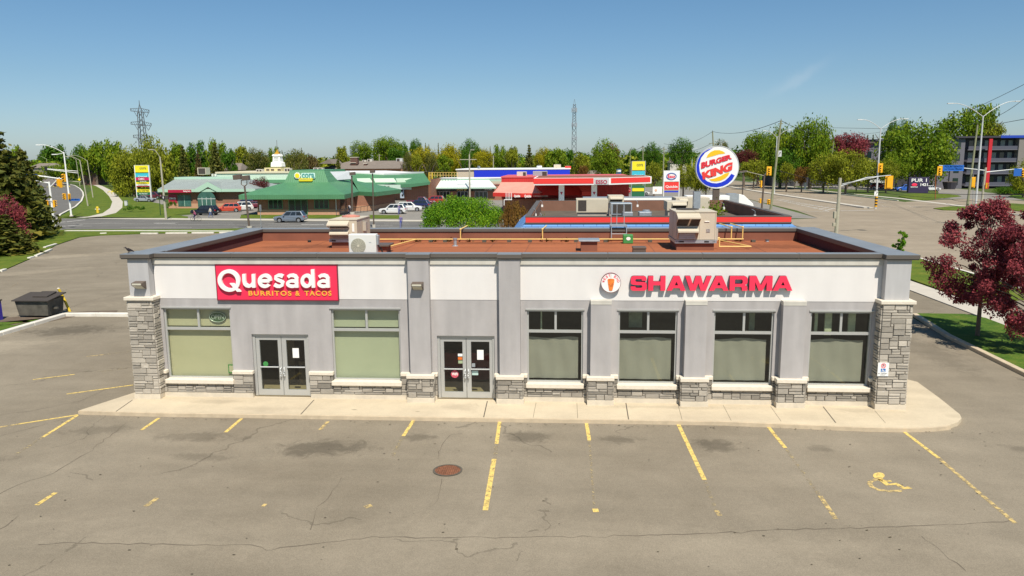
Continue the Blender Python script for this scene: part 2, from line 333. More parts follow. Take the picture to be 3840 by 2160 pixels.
M['conc'] = asphalt('sidewalk_concrete', (.485, .405, .29), (.575, .485, .345), stains=((3, -.2, 1.5, .25, .85, 0), (12.4, -.4, .8, .5, .86, 0), (20, -.1, 2.5, .2, .86, 0), (26.5, -.2, 1.2, .3, .84, 0), (8.6, -.9, .12, .06, .55, 0), (10.9, -1.0, .1, .05, .55, 0), (29.5, -.6, .5, .3, .88, 0), (5.5, -1.0, 1.2, .4, .9, 0)), crack=False, fine=.035)
M['conc2'] = mat('pale_concrete', (.50, .455, .38), .92, var=.1, scale=1.1)
M['clean'] = mat('washed_concrete', (.68, .595, .46), .92, var=.04, scale=.9, bump=.15, bscale=40)
M['kerb'] = mat('kerb_concrete', (.52, .42, .29), .92, var=.18, scale=2.5)
M['kerbw'] = mat('kerb_pale', (.66, .62, .54), .92, var=.14, scale=2)
M['dark'] = mat('black_plastic', (.02, .02, .022), .6)
M['joint'] = mat('joint_dark', (.10, .085, .065), 1)
M['red'] = mat('sign_red', (.80, .028, .085), .45, var=.03)
M['redl'] = mat('letter_red', (.88, .035, .09), .4)
M['redside'] = mat('letter_return', (.16, .012, .03), .5)
M['wht'] = mat('sign_white', (.85, .84, .80), .5)
M['gold'] = mat('letter_gold', (.85, .42, .05), .5)
M['beige'] = mat('unit_beige', (.55, .485, .37), .55, var=.06, scale=1.5)
M['beiged'] = mat('unit_beige_side', (.42, .375, .31), .55, var=.08, scale=1.5)
M['galv'] = mat('galvanised_steel', (.42, .45, .47), .42, metal=.5, var=.14, scale=5)
M['filter'] = mat('filter_dark', (.055, .045, .038), .9, var=.25, scale=14)
M['unitw'] = mat('unit_white', (.72, .71, .66), .4)
M['grille'] = mat('fan_grille', (.36, .345, .27), .7)
M['gaspipe'] = mat('gas_pipe', (.80, .54, .17), .5, var=.08)
M['brown'] = mat('brown_metal', (.115, .085, .065), .5)
M['greenb'] = mat('green_plastic', (.05, .25, .06), .5)
M['yellow'] = mat('safety_yellow', (.75, .52, .03), .6, var=.2, scale=4)
M['sigyel'] = mat('signal_yellow', (.85, .42, .01), .5)
M['steel'] = mat('painted_steel', (.62, .63, .62), .4, metal=.2)
M['concpole'] = mat('concrete_pole', (.40, .37, .28), .9, var=.12, scale=2)
M['wood'] = mat('wood_pole', (.25, .255, .15), .95, var=.2, scale=2)
M['lot'] = asphalt('parking_asphalt', (.195, .163, .117), (.272, .232, .172), stains=(
    (8.5, -4.3, 1.7, .8, .58, .12), (3.9, -3.5, 1.6, .5, .72, 0), (-2.2, -6.4, 1.9, .5, .62, .5), (11.4, -3.2, .6, .4, .65, 0), (14.9, -3.0, .9, .6, .62, 0), (17.9, -3.1, .8, .45, .70, 0),
    (20.8, -3.5, .9, .6, .60, -.2), (.5, -3.0, 1.3, .5, .75, .2), (5.1, -5.2, 1.1, .4, .75, 0), (24.0, -3.6, .5, .3, .75, 0), (-10.5, 12.0, 2.6, 1.4, .60, .2), (-6.0, 12.5, 1.4, .8, .62, 0), (30.5, -3.4, 1.2, .35, .75, -.3),
    (-8.0, 23.0, 5, .8, .78, .2), (-33, 44, 7, 1.6, 1.3, .75), (-29, 33, 6, 1.4, 1.25, .7), (-20, 52, 14, 2, 1.16, 0), (-9, 20, 5, 1.1, 1.2, .1), (-12, 8, 3.5, 1.6, 1.18, .6), (14, -10, 12, 1.3, 1.10, .02), (-20, 45, 8, 1.5, .82, .1), (33.0, 9, 1.0, 4.0, .8, 0)))
M['road'] = asphalt('road_asphalt', (.13, .125, .115), (.17, .16, .145), crack=False, fine=.05)
M['road2'] = asphalt('avenue_asphalt', (.25, .205, .148), (.33, .272, .20), crack=False, fine=.05)
M['lot2'] = asphalt('far_lot_asphalt', (.21, .195, .17), (.27, .25, .22), crack=False, fine=.05)
M['patch'] = asphalt('newer_asphalt', (.18, .155, .125), (.24, .21, .175), crack=True, fine=.1)
M['pline'] = wornpaint('parking_paint', (.62, .45, .17), (.3, .25, .17), .46, 6, .1)
M['pline2'] = wornpaint('parking_paint_faded', (.46, .36, .18), (.3, .25, .17), .55, 5, .08)
M['pline3'] = wornpaint('parking_paint_bright', (.74, .53, .15), (.36, .28, .15), .40, 7, .10)
M['lanew'] = wornpaint('lane_paint', (.62, .60, .55), (.3, .28, .25), .4, 3)
M['grass'] = grassmat('lawn', (.050, .085, .012), (.10, .145, .016), (.17, .175, .025), .5)
M['grassd'] = grassmat('deep_lawn', (.035, .085, .012), (.075, .135, .016), (.15, .165, .03), 1.1)
M['field'] = grassmat('far_ground', (.05, .08, .02), (.075, .11, .025), (.10, .12, .035), .05)
M['bark'] = mat('bark', (.16, .12, .09), .95, var=.3, scale=8)
M['tyre'] = mat('tyre', (.02, .02, .02), .85); M['rim'] = mat('rim', (.45, .45, .46), .3, metal=.7)
M['cglass'] = mat('car_glass', (.02, .025, .03), .08, spec=.8)
M['lampw'] = mat('headlight', (.8, .8, .78), .15); M['lampr'] = mat('taillight', (.45, .01, .01), .25)
def paint(n, c): 
    m = mat('car_paint_'+n, c, .32, metal=.15); m.node_tree.nodes['Principled BSDF'].inputs['Coat Weight'].default_value = .7; return m

# ------------------------------------------------------------------ ground, roads, kerbs
def sheet(name, poly, z, m, thick=0, kind='structure'):
    mb = MB()
    if thick: mb.prism(poly, z-thick, z)
    else: mb.face([(p[0], p[1], z) for p in poly])
    # make sure it faces up
    a = sum(poly[i][0]*poly[(i+1) % len(poly)][1]-poly[(i+1) % len(poly)][0]*poly[i][1] for i in range(len(poly)))
    if a < 0: mb.f = [tuple(reversed(f)) for f in mb.f]
    o = P(name, mb, m); o['kind'] = kind; return o
def gp(*px): return [tuple(G(x, y))[:2] for x, y in px]
def ribbon(pts, w, z=None, jitter=0):
    mb = MB(); L = []; n = len(pts)
    for i in range(n):
        a = Vector(pts[max(i-1, 0)][:2]); b = Vector(pts[min(i+1, n-1)][:2]); d = (b-a).normalized(); q = Vector((-d.y, d.x)); ww = w*(1+random.uniform(-jitter, jitter))/2
        p = Vector(pts[i][:2]); L.append((p+q*ww, p-q*ww))
    for i in range(n-1):
        mb.face([(L[i][0].x, L[i][0].y, z), (L[i][1].x, L[i][1].y, z), (L[i+1][1].x, L[i+1][1].y, z), (L[i+1][0].x, L[i+1][0].y, z)])
    return mb
def kerbline(pts, w, z0, z1):
    mb = MB(); n = len(pts); A = []; B = []
    for i in range(n):
        a = Vector(pts[max(i-1, 0)][:2]); b = Vector(pts[min(i+1, n-1)][:2]); d = (b-a).normalized(); q = Vector((-d.y, d.x)); p = Vector(pts[i][:2]); A.append(p+q*w/2); B.append(p-q*w/2)
    for i in range(n-1):
        mb.add([(A[i].x, A[i].y, z0), (B[i].x, B[i].y, z0), (B[i].x, B[i].y, z1), (A[i].x, A[i].y, z1), (A[i+1].x, A[i+1].y, z0), (B[i+1].x, B[i+1].y, z0), (B[i+1].x, B[i+1].y, z1), (A[i+1].x, A[i+1].y, z1)],
               [(0,1,2,3), (7,6,5,4), (3,2,6,7), (1,5,6,2), (0,3,7,4)])
    return mb
R_ = 4500
sheet('ground', [(-R_, -400), (R_, -400), (R_, R_), (-R_, R_)], -.03, M['field'])
# the parking lot round the building
lot = [(-60, -45), (34.9, -45), (34.9, 3.5), (35.1, 12), (35.6, 17.6), (47.0, 19), (47.0, 29), (39.4, 29.5), (39.4, 69), (-31, 68.6)]+gp((560, 877), (373, 884), (298, 891), (209, 921), (149, 956.6), (67, 992), (0, 1022))+[(-40, 27), (-60, 20)]
sheet('parking_lot', lot, 0, M['lot'])
# road behind the building
roadN = [(-300, 58), (-130, 68), (-60, 73), (-6, 74.3), (20, 74.6), (47, 74.0), (47, 88.5), (20, 86.3), (-.5, 86.3), (-20, 87.9), (-43.5, 90.7), (-67, 96), (-90, 100), (-140, 108), (-300, 125)]
sheet('road', roadN, .004, M['road'])
# street curving away on the left
right_e = gp((226, 818), (222, 810), (283, 776), (305, 755), (313, 735), (311, 722), (300, 708), (280, 696), (257, 690), (216, 683.5), (140, 677), (60, 672))
left_e = gp((60, 678), (140, 690), (165, 705), (150, 740), (110, 790), (60, 830))
sheet('side_street', right_e+left_e, .008, M['road'])
ST('kerb', kerbline(gp((216, 829), (219, 815), (226, 806), (283, 776), (305, 755), (313, 735), (311, 722), (300, 708), (280, 696), (257, 690), (216, 683.5)), .35, 0, .14), M['kerbw'])
# avenue on the right
av = [(47.3, -60), (86, -60), (86, 95), (85.2, 113), (84.8, 138), (83, 181), (85.5, 250), (86, 420), (62, 420), (58.5, 240), (57.5, 165), (56, 110), (54, 92), (47, 88.5), (47, 74), (47.3, 66)]
sheet('avenue', av, .002, M['road2'])
side2 = gp((3310, 772), (3400, 757), (3510, 750.5), (3640, 746), (3775, 749.5), (3900, 759), (4100, 785), (4100, 850), (3840, 830), (3700, 815), (3500, 800))
sheet('side_street', side2, .010, M['road2'])
lane2 = gp((3500, 748), (3520, 722), (3512, 707), (3560, 706), (3640, 712), (3700, 722), (3760, 728), (3840, 735), (3990, 748), (3990, 764), (3840, 752), (3700, 747), (3600, 746))
sheet('driveway', lane2, .014, M['lot2'])
drv3 = gp((2950, 680), (2990, 681), (3110, 692), (3180, 695), (3400, 705), (3400, 718), (3250, 712), (3100, 708), (3010, 701), (2980, 694), (2940, 690))
sheet('driveway', drv3, .014, M['lot2'])
ST('median', kerbline([(70.2, 115.5), (70.0, 122), (69.3, 150), (68.6, 182), (69, 230), (70, 300), (72, 420)], 1.6, 0, .16), M['conc2'])
# far side pavement and verge of the avenue
ST('pavement', kerbline([tuple(G(*p))[:2] for p in ((3640, 777), (3375, 745), (3180, 726), (3070, 715), (2960, 700), (2880, 690), (2820, 682))], 1.6, -.02, .05), M['conc2'])
ST('kerb', kerbline([(85.9, 60), (85.6, 111)], .3, 0, .14), M['kerbw']); ST('kerb', kerbline([(85.4, 140), (83.6, 181), (85.9, 250), (86.2, 400)], .3, 0, .14), M['kerbw'])
sheet('grass_verge', gp((3536, 789), (3500, 783), (3560, 776), (3625, 776), (3623, 791)), .12, M['grass'], .15)
sheet('grass_verge', gp((3640, 768), (3700, 764), (3800, 765), (3900, 772), (4000, 785), (4000, 812), (3840, 796), (3700, 777)), .12, M['grass'], .15)
sheet('grass_verge', gp((3370, 737), (3400, 729), (3500, 725), (3590, 733), (3605, 737), (3550, 743), (3500, 748), (3430, 750)), .10, M['grass'], .13)
sheet('grass_verge', gp((3780, 738), (3800, 732), (3900, 738), (4000, 745), (4000, 762), (3840, 750)), .10, M['grassd'], .13)
# lawns, kerbs and pavement on the right of the building
lawnR = [(35.05, -45), (39.2, -45), (39.2, 16.4), (38.6, 17.5), (36.0, 17.6), (35.3, 12), (35.05, 3.5)]
sheet('lawn', lawnR, .13, M['grassd'], .2)
ST('kerb', kerbline([(34.9, -45), (34.9, 3.5), (35.15, 12), (35.85, 17.4)], .28, 0, .17), M['kerb'], bevel=.03)
ST('pavement', kerbline([(40.2, -45), (40.2, 45), (41.0, 58), (43, 70)], 1.8, -.02, .06), M['conc2'])
sheet('grass_verge', [(41.15, -45), (47, -45), (47, 15), (46, 18), (41.15, 17.5)], .12, M['grass'], .15)
sheet('grass_verge', [(41.25, 21.5), (45.8, 23), (46.9, 28), (47.1, 42), (47.4, 60), (46.6, 67), (44, 70.5), (41.9, 58), (41.25, 45)], .12, M['grass'], .15)
ST('kerb', kerbline([(47.1, -45), (47.1, 14), (46.2, 18.3)], .25, 0, .15), M['kerbw']); ST('kerb', kerbline([(45.9, 22.8), (47.0, 28), (47.25, 42), (47.55, 60), (46.7, 67.2), (44, 71), (41, 73)], .25, 0, .15), M['kerbw'])
# grass along the street behind the lot, left
g1 = gp((930, 857), (700, 861), (400, 861), (240, 862), (185, 868), (40, 880), (-300, 890), (-700, 960), (-500, 1100), (-60, 1052), (0, 1021), (67, 991), (149, 955.6), (209, 920), (298, 890), (373, 883), (522, 875.5), (876, 874), (930, 874))
sheet('lawn', g1, .05, M['grass'], .1)
ST('pavement', kerbline(gp((924, 868), (700, 867.5), (500, 866.5), (245, 866.5)), 1.0, 0, .062), M['kerbw'])
sheet('lawn', gp((0, 1262), (0, 1212), (105, 1208), (118, 1210), (150, 1200), (232, 1190), (0, 1256))[1:6]+[(-14.2, 14.6), (-17.6, 8.2), (-22, 4), (-30, 8)], .06, M['grassd'], .09)
# low concrete kerb dividing the lot on the left
dk = [(-.1, 15.5), (-9.3, 15.5), (-13.4, 15.55), (-13.3, 10.4), (-15.5, 5.5), (-21, -1)]
dk = [tuple(G(478, 1186))[:2], tuple(G(365, 1185))[:2], tuple(G(243, 1186))[:2], tuple(G(120, 1222))[:2], tuple(G(0, 1258))[:2], tuple(G(-200, 1322))[:2]]
dk = [(.2, 15.9)]+dk
ST('kerb', kerbline(dk, .34, 0, .2), M['kerbw'], bevel=.04)
sheet('lawn', [dk[3], dk[4], dk[5], (-24, 8), (-22, 13.2), (dk[3][0]-1.0, 13.0)], .06, M['grassd'], .09)
dirt = mat('packed_dirt', (.13, .095, .065), 1, var=.35, scale=2, bump=.4, bscale=15)
sheet('dirt_patch', [(-16.6, 13.1), (-13.6, 13.3), (-12.6, 15.9), (-10.6, 16.2), (-11.2, 17.6), (-12.8, 17.3), (-14.3, 16.6), (-16.6, 15.2)], .012, dirt)
# north side of the road: pavement, lawns, lots
ST('pavement', kerbline([(-68.5, 98.6), (-60, 95.8), (-43.5, 92.6), (-20, 89.6), (-.5, 88.0), (20, 88.0), (46, 90)], 2.6, -.01, .05), M['conc2'])
sheet('shopping_plaza_lot', [(-57, 95), (-43, 93.8), (-20, 90.9), (0, 89.4), (20, 89.4), (54, 92), (57.5, 165), (58, 230), (-64, 230), (-62, 150), (-46, 118), (-50, 100)], .003, M['lot2'])
sheet('shopping_plaza_lot', gp((500, 752), (610, 750), (625, 762), (600, 768), (470, 762), (480, 752)), .006, M['lot2'])
sheet('lawn', gp((226, 812), (290, 778), (313, 752), (320, 735), (345, 712), (330, 695), (400, 700), (440, 735), (600, 764), (632, 783), (760, 782), (720, 800), (650, 806), (705, 813), (705, 819), (320, 819), (232, 819)), .05, M['grass'], .08)
sheet('lawn', gp((960, 806), (1272, 807), (1300, 813), (1268, 820), (900, 819), (905, 806)), .06, M['grass'], .08)
sheet('lawn', gp((1383, 807), (1497, 808), (1497, 821), (1385, 820)), .06, M['grass'], .08)
ST('footpath', kerbline(gp((300, 817), (355, 813), (410, 800), (436, 780), (441, 757), (425, 735), (400, 713), (372, 698), (328, 684), (260, 679.5)), 2.2, 0, .056), M['conc2'])
# far woodland floor strip kept plain; lane paint
ln = MB()
def seg(mb, a, b, w, z=.02): mb.join(ribbon([a, b], w, z))
for x in range(-64, 46, 9): seg(ln, (x, 82.4+(-.12*(x+20) if x < -20 else 0)), (x+3.6, 82.4+(-.12*(x+16.5) if x < -20 else 0)), .14)
for x0, x1, y0, y1 in ((-66, -30, 86.0, 81.2), (-30, -8, 81.2, 79.3), (-60, -52, 80.2, 79.6), (-46.5, -36, 77.5, 77.2), (-30, -19, 77.0, 76.9), (-8, 4, 77.0, 77.0)): seg(ln, (x0, y0), (x1, y1), .15)
for x0, y0 in ((-45.5, 84.6), (-22, 82.0), (-2.5, 82.2)): seg(ln, (x0, y0), (x0+3.4, y0-.2), .45)
seg(ln, (-58, 76), (-55, 82), .4); seg(ln, (-62, 84), (-61, 92), .4)
for a in range(0, 9): seg(ln, (75.2, 118+a*14), (75, 122+a*14), .15); seg(ln, (79.9, 118+a*14), (79.7, 122+a*14), .15)
seg(ln, G(3151, 791), G(3278, 789), .5); seg(ln, G(3000, 794), G(3110, 793.5), .22)
seg(ln, G(2912, 749), G(3110, 793), .18); seg(ln, G(2925, 748), G(3130, 784), .18)
for i in range(9):
    t = i/8.; a = G(2912+t*180, 750+t*39); b = G(2945+t*185, 750+t*32); seg(ln, a, b, .28)
for p in ((2938, 751, 2978, 752), (3100, 773, 3140, 775), (2950, 729, 2958, 729.6), (2950, 728, 3010, 734)): seg(ln, G(p[0], p[1]), G(p[2], p[3]), .3)
for p in ((3000, 842, 3200, 842), ): pass
ST('lane_marking', ln, M['lanew'])
# parking lot paint
pl = MB(); pl2 = MB(); pl3 = MB()
YT, YB = -2.2, -8.4
def stall(px0, py0, px1, py1, mb, w=.12, n=6):
    a = G(px0, py0); b = G(px1, py1); seg(mb, a, b, w, .006)
stall(596, 1568, 531, 1613, pl3); stall(906, 1570, 845, 1622, pl3); stall(1230, 1581, 1200, 1612, pl); stall(1551, 1577, 1512, 1636, pl3); stall(1512, 1636, 1470, 1712, pl2)
stall(1874, 1579, 1862, 1665, pl3); stall(1862, 1665, 1856, 1722, pl2); stall(1853, 1722, 1820, 1914, pl3, .14)
stall(2199, 1585, 2210, 1652, pl3); stall(2210, 1652, 2228, 1895, pl2, .06); stall(2232, 1908, 2235, 1921, pl3, .15)
stall(2544, 1592, 2642, 1800, pl3, .13); stall(2642, 1800, 2685, 1915, pl2, .09); stall(2686, 1915, 2700, 1934, pl)
stall(2882, 1602, 2945, 1680, pl3); stall(2945, 1680, 3075, 1860, pl2, .1); stall(3075, 1860, 3134, 1946, pl)
stall(3370, 1604, 3520, 1718, pl3); stall(3520, 1718, 3680, 1855, pl); stall(3680, 1855, 3808, 1963, pl)
stall(208, 1848, 137, 1895, pl3, .13); stall(590, 1868, 546, 1899, pl, .14); stall(1376, 1895, 1386, 1903, pl, .2); stall(996, 1890, 985, 1900, pl, .1)
stall(290, 1558, 160, 1640, pl3); stall(160, 1640, 60, 1704, pl2); stall(292, 1556, 60, 1592, pl3, .12); stall(60, 1592, 0, 1602, pl, .12)
stall(485, 1318, 390, 1330, pl2, .1); stall(500, 1378, 370, 1394, pl2, .1); stall(280, 1404, 123, 1424, pl3, .1); stall(500, 1444, 250, 1478, pl3, .12); stall(390, 1330, 325, 1337, pl, .1)
stall(68, 1062, 40, 1078, pl2, .12)
ST('parking_line', pl, M['pline']); ST('parking_line', pl2, M['pline2']); ST('parking_line', pl3, M['pline3'])
# wheelchair symbol painted on the asphalt
wc = MB(); W0 = G(3340, 1845)
def wp(px, py): p = G(px, py); return (p.x, p.y)
def pxy(zx, zy): return (2560+zx/2.0125, 1500+zy/2.0125)
ang = [pxy(x, y) for x, y in ((1525, 606), (1455, 602), (1420, 612), (1410, 632), (1428, 657), (1480, 680), (1560, 690), (1640, 687), (1645, 678))]
wc.join(ribbon([wp(*p) for p in ang], .13, .007))
wc2 = MB()
wc2.face([(*wp(*pxy(1480+44*cos(a), 572+24*sin(a))), .008) for a in [2*pi*i/20 for i in range(20)]])
wc2.join(ribbon([wp(*pxy(*p)) for p in ((1488, 595), (1545, 640), (1612, 634), (1670, 668), (1716, 660))], .17, .007))
wc2.join(ribbon([wp(*pxy(*p)) for p in ((1515, 612), (1575, 612))], .1, .0075))
ST('wheelchair_symbol', wc, M['pline']); ST('wheelchair_symbol', wc2, M['pline3'])
gr = MB(); rnd = random.Random(21)
for i in range(420):
    x = rnd.uniform(-14, 33); y = -1.75-abs(rnd.gauss(0, .12)) if i < 190 and x > -1 else rnd.uniform(-14, -2.2); r_ = rnd.uniform(.012, .045); a = rnd.uniform(0, 3); gr.face([(x+r_*cos(a+q), y+r_*sin(a+q)*.7, .012+.01*(q > 3)) for q in (0, 1.5, 3.1, 4.6)])
o = P('grit', gr, mat('grit', (.10, .08, .05), 1)); tag(o, 'dark grit and leaf litter scattered on the asphalt and along the kerb', 'grit', kind='stuff')
# cracks
ck = MB()
def crack(pts, w=.03):
    q = []
    for i in range(len(pts)-1):
        a = G(*pts[i]); b = G(*pts[i+1]); n = max(2, int((b-a).length/.25))
        for k in range(n): q.append(a.lerp(b, k/n)+Vector((random.gauss(0, .03), random.gauss(0, .03), 0)))
    ck.join(ribbon([tuple(p) for p in q], w*.6, .005, .8))
crack([(140, 2040), (350, 2038), (520, 2040), (700, 2044), (940, 2046), (1000, 2066), (1060, 2056), (1180, 2040), (1400, 2014), (1560, 2016), (1900, 2014), (2300, 2012), (2560, 2004), (2900, 1988), (3300, 1978), (3600, 1966), (3840, 1950)], .035)
crack([(1285, 1790), (1230, 1870), (1190, 1900), (1180, 1960), (1150, 2010)], .03)
crack([(1735, 1625), (1690, 1632), (1655, 1660), (1640, 1720), (1655, 1745)], .025); crack([(1660, 1795), (1650, 1840), (1630, 1890), (1590, 1920)], .022)
crack([(480, 1580), (340, 1690), (200, 1775), (60, 1820), (-40, 1870)], .03); crack([(70, 1930), (30, 1970), (-20, 2000)], .03)
crack([(-20, 1640), (100, 1610), (280, 1560)], .03); crack([(-20, 1560), (120, 1540), (300, 1505), (420, 1450)], .025)
crack([(480, 1095), (330, 1130), (230, 1165)], .05); crack([(330, 1042), (160, 1060)], .05); crack([(3450, 2010), (3560, 2090), (3640, 2160)], .02)
crack([(3500, 1300), (3600, 1330), (3760, 1350)], .03)
ST('pavement_crack', ck, mat('crack', (.135, .11, .08), 1))
# walk along the shop fronts
swp = [tuple(G(298, 1552))[:2], (1.5, -1.52), (21.5, -1.50)]
fr = G(3600, 1560)
swp += [tuple(G(x, y, .13))[:2] for x, y in ((3240, 1601), (3400, 1604), (3500, 1601), (3560, 1594), (3592, 1583), (3606, 1568), (3600, 1554), (3585, 1542), (3520, 1490), (3440, 1432))]+[(28.3, 6), (-.3, 6), (-.3, 1.3)]
sheet('walkway', swp, .13, M['conc'], .16)
ST('kerb', kerbline([swp[0], (1.5, -1.55), (21.5, -1.53)]+[tuple(Vector(p)+Vector((0, -.02))) for p in swp[3:7]], .12, 0, .125), M['kerb'])
jn = MB()
for a, b in (((1177.6, 1500), (1130, 1552)), ((1829, 1500), (1814, 1564)), ((2346.8, 1510), (2358, 1577)), ((3086.7, 1525), (3143, 1594)), ((497, 1500), (430, 1546))):
    A = G(*a, .13); B = G(*b, .13); jn.join(ribbon([(A.x, min(A.y, .3)), (B.x, -1.5)], .035, .134))
for a, b in (((2011, 1503), (2000, 1560)), ((2163, 1505), (2166, 1562)), ((2540, 1512), (2556, 1570)), ((2712, 1520), (2740, 1574)), ((2890, 1525), (2925, 1575)), ((3280, 1540), (3330, 1594))):
    A = G(*a, .13); B = G(*b, .13); jn.join(ribbon([(A.x, min(A.y, .2)), (B.x, -1.45)], .012, .134))
ST('walkway_joint', jn, M['joint'])

# ------------------------------------------------------------------ the shop building in front
def ashlar(o, u, n, w, h, mods=.1, depth=.035, seed=1):
    """irregular coursed stone facing: every block an island of one mesh"""
    rnd = random.Random(seed); u = Vector(u); n = Vector(n); o = Vector(o); nu = max(1, round(w/mods)); nv = max(1, round(h/mods)); g = [[0]*nv for _ in range(nu)]; mb = MB()
    for j in range(nv):
        for i in range(nu):
            if g[i][j]: continue
            bh = rnd.choice((1, 1, 1, 2, 2)); bw = rnd.choice((3, 4, 4, 5, 3)) if bh > 1 else rnd.choice((3, 4, 5, 7))
            bh = min(bh, nv-j)
            ww = 0
            while ww < bw and i+ww < nu and not any(g[i+ww][j+k] for k in range(bh)): ww += 1
            if ww == 0: ww = 1; bh = 1
            for a in range(ww):
                for b in range(bh): g[i+a][j+b] = 1
            x0 = i*w/nu+.006; x1 = (i+ww)*w/nu-.006; z0 = j*h/nv+.006; z1 = (j+bh)*h/nv-.006; d = depth+rnd.uniform(-.014, .014)
            c = [o+u*x+Vector((0, 0, z)) for x, z in ((x0, z0), (x1, z0), (x1, z1), (x0, z1))]; s = .012
            f = [o+u*x+Vector((0, 0, z))+n*(d+rnd.uniform(-.006, .006)) for x, z in ((x0+s, z0+s), (x1-s, z0+s), (x1-s, z1-s), (x0+s, z1-s))]
            mb.add(c+f, [(4, 5, 6, 7), (0, 1, 5, 4), (1, 2, 6, 5), (2, 3, 7, 6), (3, 0, 4, 7)])
    return mb
BX, BN, BY_ = Vector((1, 0, 0)), Vector((0, -1, 0)), Vector((0, 1, 0))
B = T('shop_building', 'long low shop building, grey stucco with white sign band, stone pillars and brown flat roof', 'building', (14, .5, 0))
WIN = [(1.09, 3.66), (7.49, 10.05), (14.72, 16.75), (18.01, 20.11), (21.39, 23.49), (24.75, 26.87)]
DOOR = [(4.43, 6.59), (11.41, 13.53)]
ZS, ZH = .83, 3.53
grey = MB()
xs = [.87]
for a, b in sorted(WIN+DOOR):
    grey.box(xs[-1], a, .45, .80, 1.12, 3.89); 
    zt = 2.55 if (a, b) in DOOR else ZH
    grey.box(a, b, .45, .80, zt, 3.89); xs.append(b)
grey.box(xs[-1], 27.1, .45, .80, 1.12, 3.89)
P('wall', grey, M['grey'], B)
wh = MB(); wh.box(.87, 27.1, .438, .80, 3.892, 5.19); P('sign_band', wh, M['white'], B)
cr = MB()
for a, b in ((.87, 10.46), (11.22, 13.74), (14.49, 27.08)): cr.box(a, b, .385, .80, 5.192, 5.44)
P('cornice', cr, M['cream'], B)
side = MB(); side.box(.12, .5, .85, 10.9, .3, 5.44); side.box(27.5, 27.86, .85, 10.9, .3, 5.44); side.box(.5, 27.5, 10.6, 10.92, .1, 5.44); P('side_wall', side, M['grey'], B)
fnd = MB(); fnd.box(.85, 4.40, .33, .8, .1, .30); fnd.box(6.62, 11.38, .33, .8, .1, .30); fnd.box(13.56, 27.0, .33, .8, .1, .30)
for a, b in ((10.33, 11.34), (13.62, 14.62), (16.90, 17.86), (20.22, 21.2), (23.58, 24.58)): fnd.box(a, b, -.02, .33, .1, .31)
fnd.box(-.03, .97, -.03, .95, .1, .33); fnd.box(26.97, 28.03, -.03, .95, .1, .33); fnd.box(.1, .5, .95, 10.9, .1, .3); fnd.box(27.5, 27.9, .95, 10.9, .1, .3)
P('foundation', fnd, M['found'], B)
# stone facing
sb = MB(); stn = MB()
runs = []
cut = sorted([(a, b, .65) for a, b in WIN]+[(a, b, 0) for a, b in DOOR]+[(10.35, 11.32, 0), (13.64, 14.6, 0), (16.92, 17.84, 0), (20.24, 21.18, 0), (23.6, 24.56, 0)])
x = .93
for a, b, z in cut:
    if a > x+.03: runs.append((x, a, 1.03))
    if z: runs.append((a, b, z))
    x = max(x, b)
runs.append((x, 27.02, 1.03))
k = 11
for a, b, z in runs:
    stn = MB(); stn.box(a, b, .37, .8, .30, z, 1); stn.join(ashlar((a, .37, .30), BX, BN, b-a, z-.30, seed=k)); k += 1
    o = P('stone_base', stn, [M['stoned'], M['mortar']], B)
    if z > .8: cap = MB(); cap.box(a-.01, b+.01, .30, .5, 1.03, 1.16); P('stone_cap', cap, M['cap'], o, bevel=.015)
for a, b in WIN:
    s = MB(); s.box(a-.04, b+.04, .25, .62, .655, .825); P('window_sill', s, M['cap'], B, bevel=.02)
# pilasters
for i, (a, b, full) in enumerate(((10.46, 11.22, 1), (13.74, 14.49, 1), (17.01, 17.74, 0), (20.34, 21.08, 0), (23.70, 24.48, 0))):
    m = MB(); m.box(a, b, .13, .445, 1.12, 5.44 if full else 3.89); o = P('pilaster', m, M['grey'], B)
    if not full:
        f = MB(); f.box(a-.01, b+.01, .115, .44, 3.892, 3.945); f.box(a-.005, b+.005, .118, .44, 3.80, 3.892); P('pilaster_cap', f, M['cream'], o)
    f = MB(); f.box(a-.09, b+.08, .06, .4, .30, 1.03, 1); f.join(ashlar((a-.09, .06, .31), BX, BN, b-a+.17, .72, seed=40+i)); f.join(ashlar((b+.08, .06, .31), BY_, BX, .30, .72, seed=50+i)); f.join(ashlar((a-.09, .36, .31), -BY_, -BX, .30, .72, seed=60+i))
    P('pilaster_base', f, [M['stoned'], M['mortar']], o)
    f = MB(); f.box(a-.14, b+.13, -.02, .42, 1.03, 1.175); P('pilaster_base_cap', f, M['cap'], o, bevel=.02)
for i, (a, b) in enumerate(((0, .95), (27.0, 28.0))):
    f = MB(); f.box(a, b, 0, .93, .31, 3.9, 1); f.join(ashlar((a, 0, .33), BX, BN, b-a, 3.56, seed=71+i)); f.join(ashlar((b, 0, .33), BY_, BX, .93, 3.56, seed=75+i)); f.join(ashlar((a, .93, .33), -BY_, -BX, .93, 3.56, seed=79+i))
    o = P('stone_pillar', f, [M['stone'], M['mortar']], B)
    f = MB(); f.box(a-.09, b+.09, -.09, 1.02, 3.89, 4.02); P('pillar_cap', f, M['cap'], o, bevel=.02)
    f = MB(); f.box(a+.08, b-.1, .1, .86, 4.02, 5.44); P('pillar_shaft', f, M['grey2'], o)
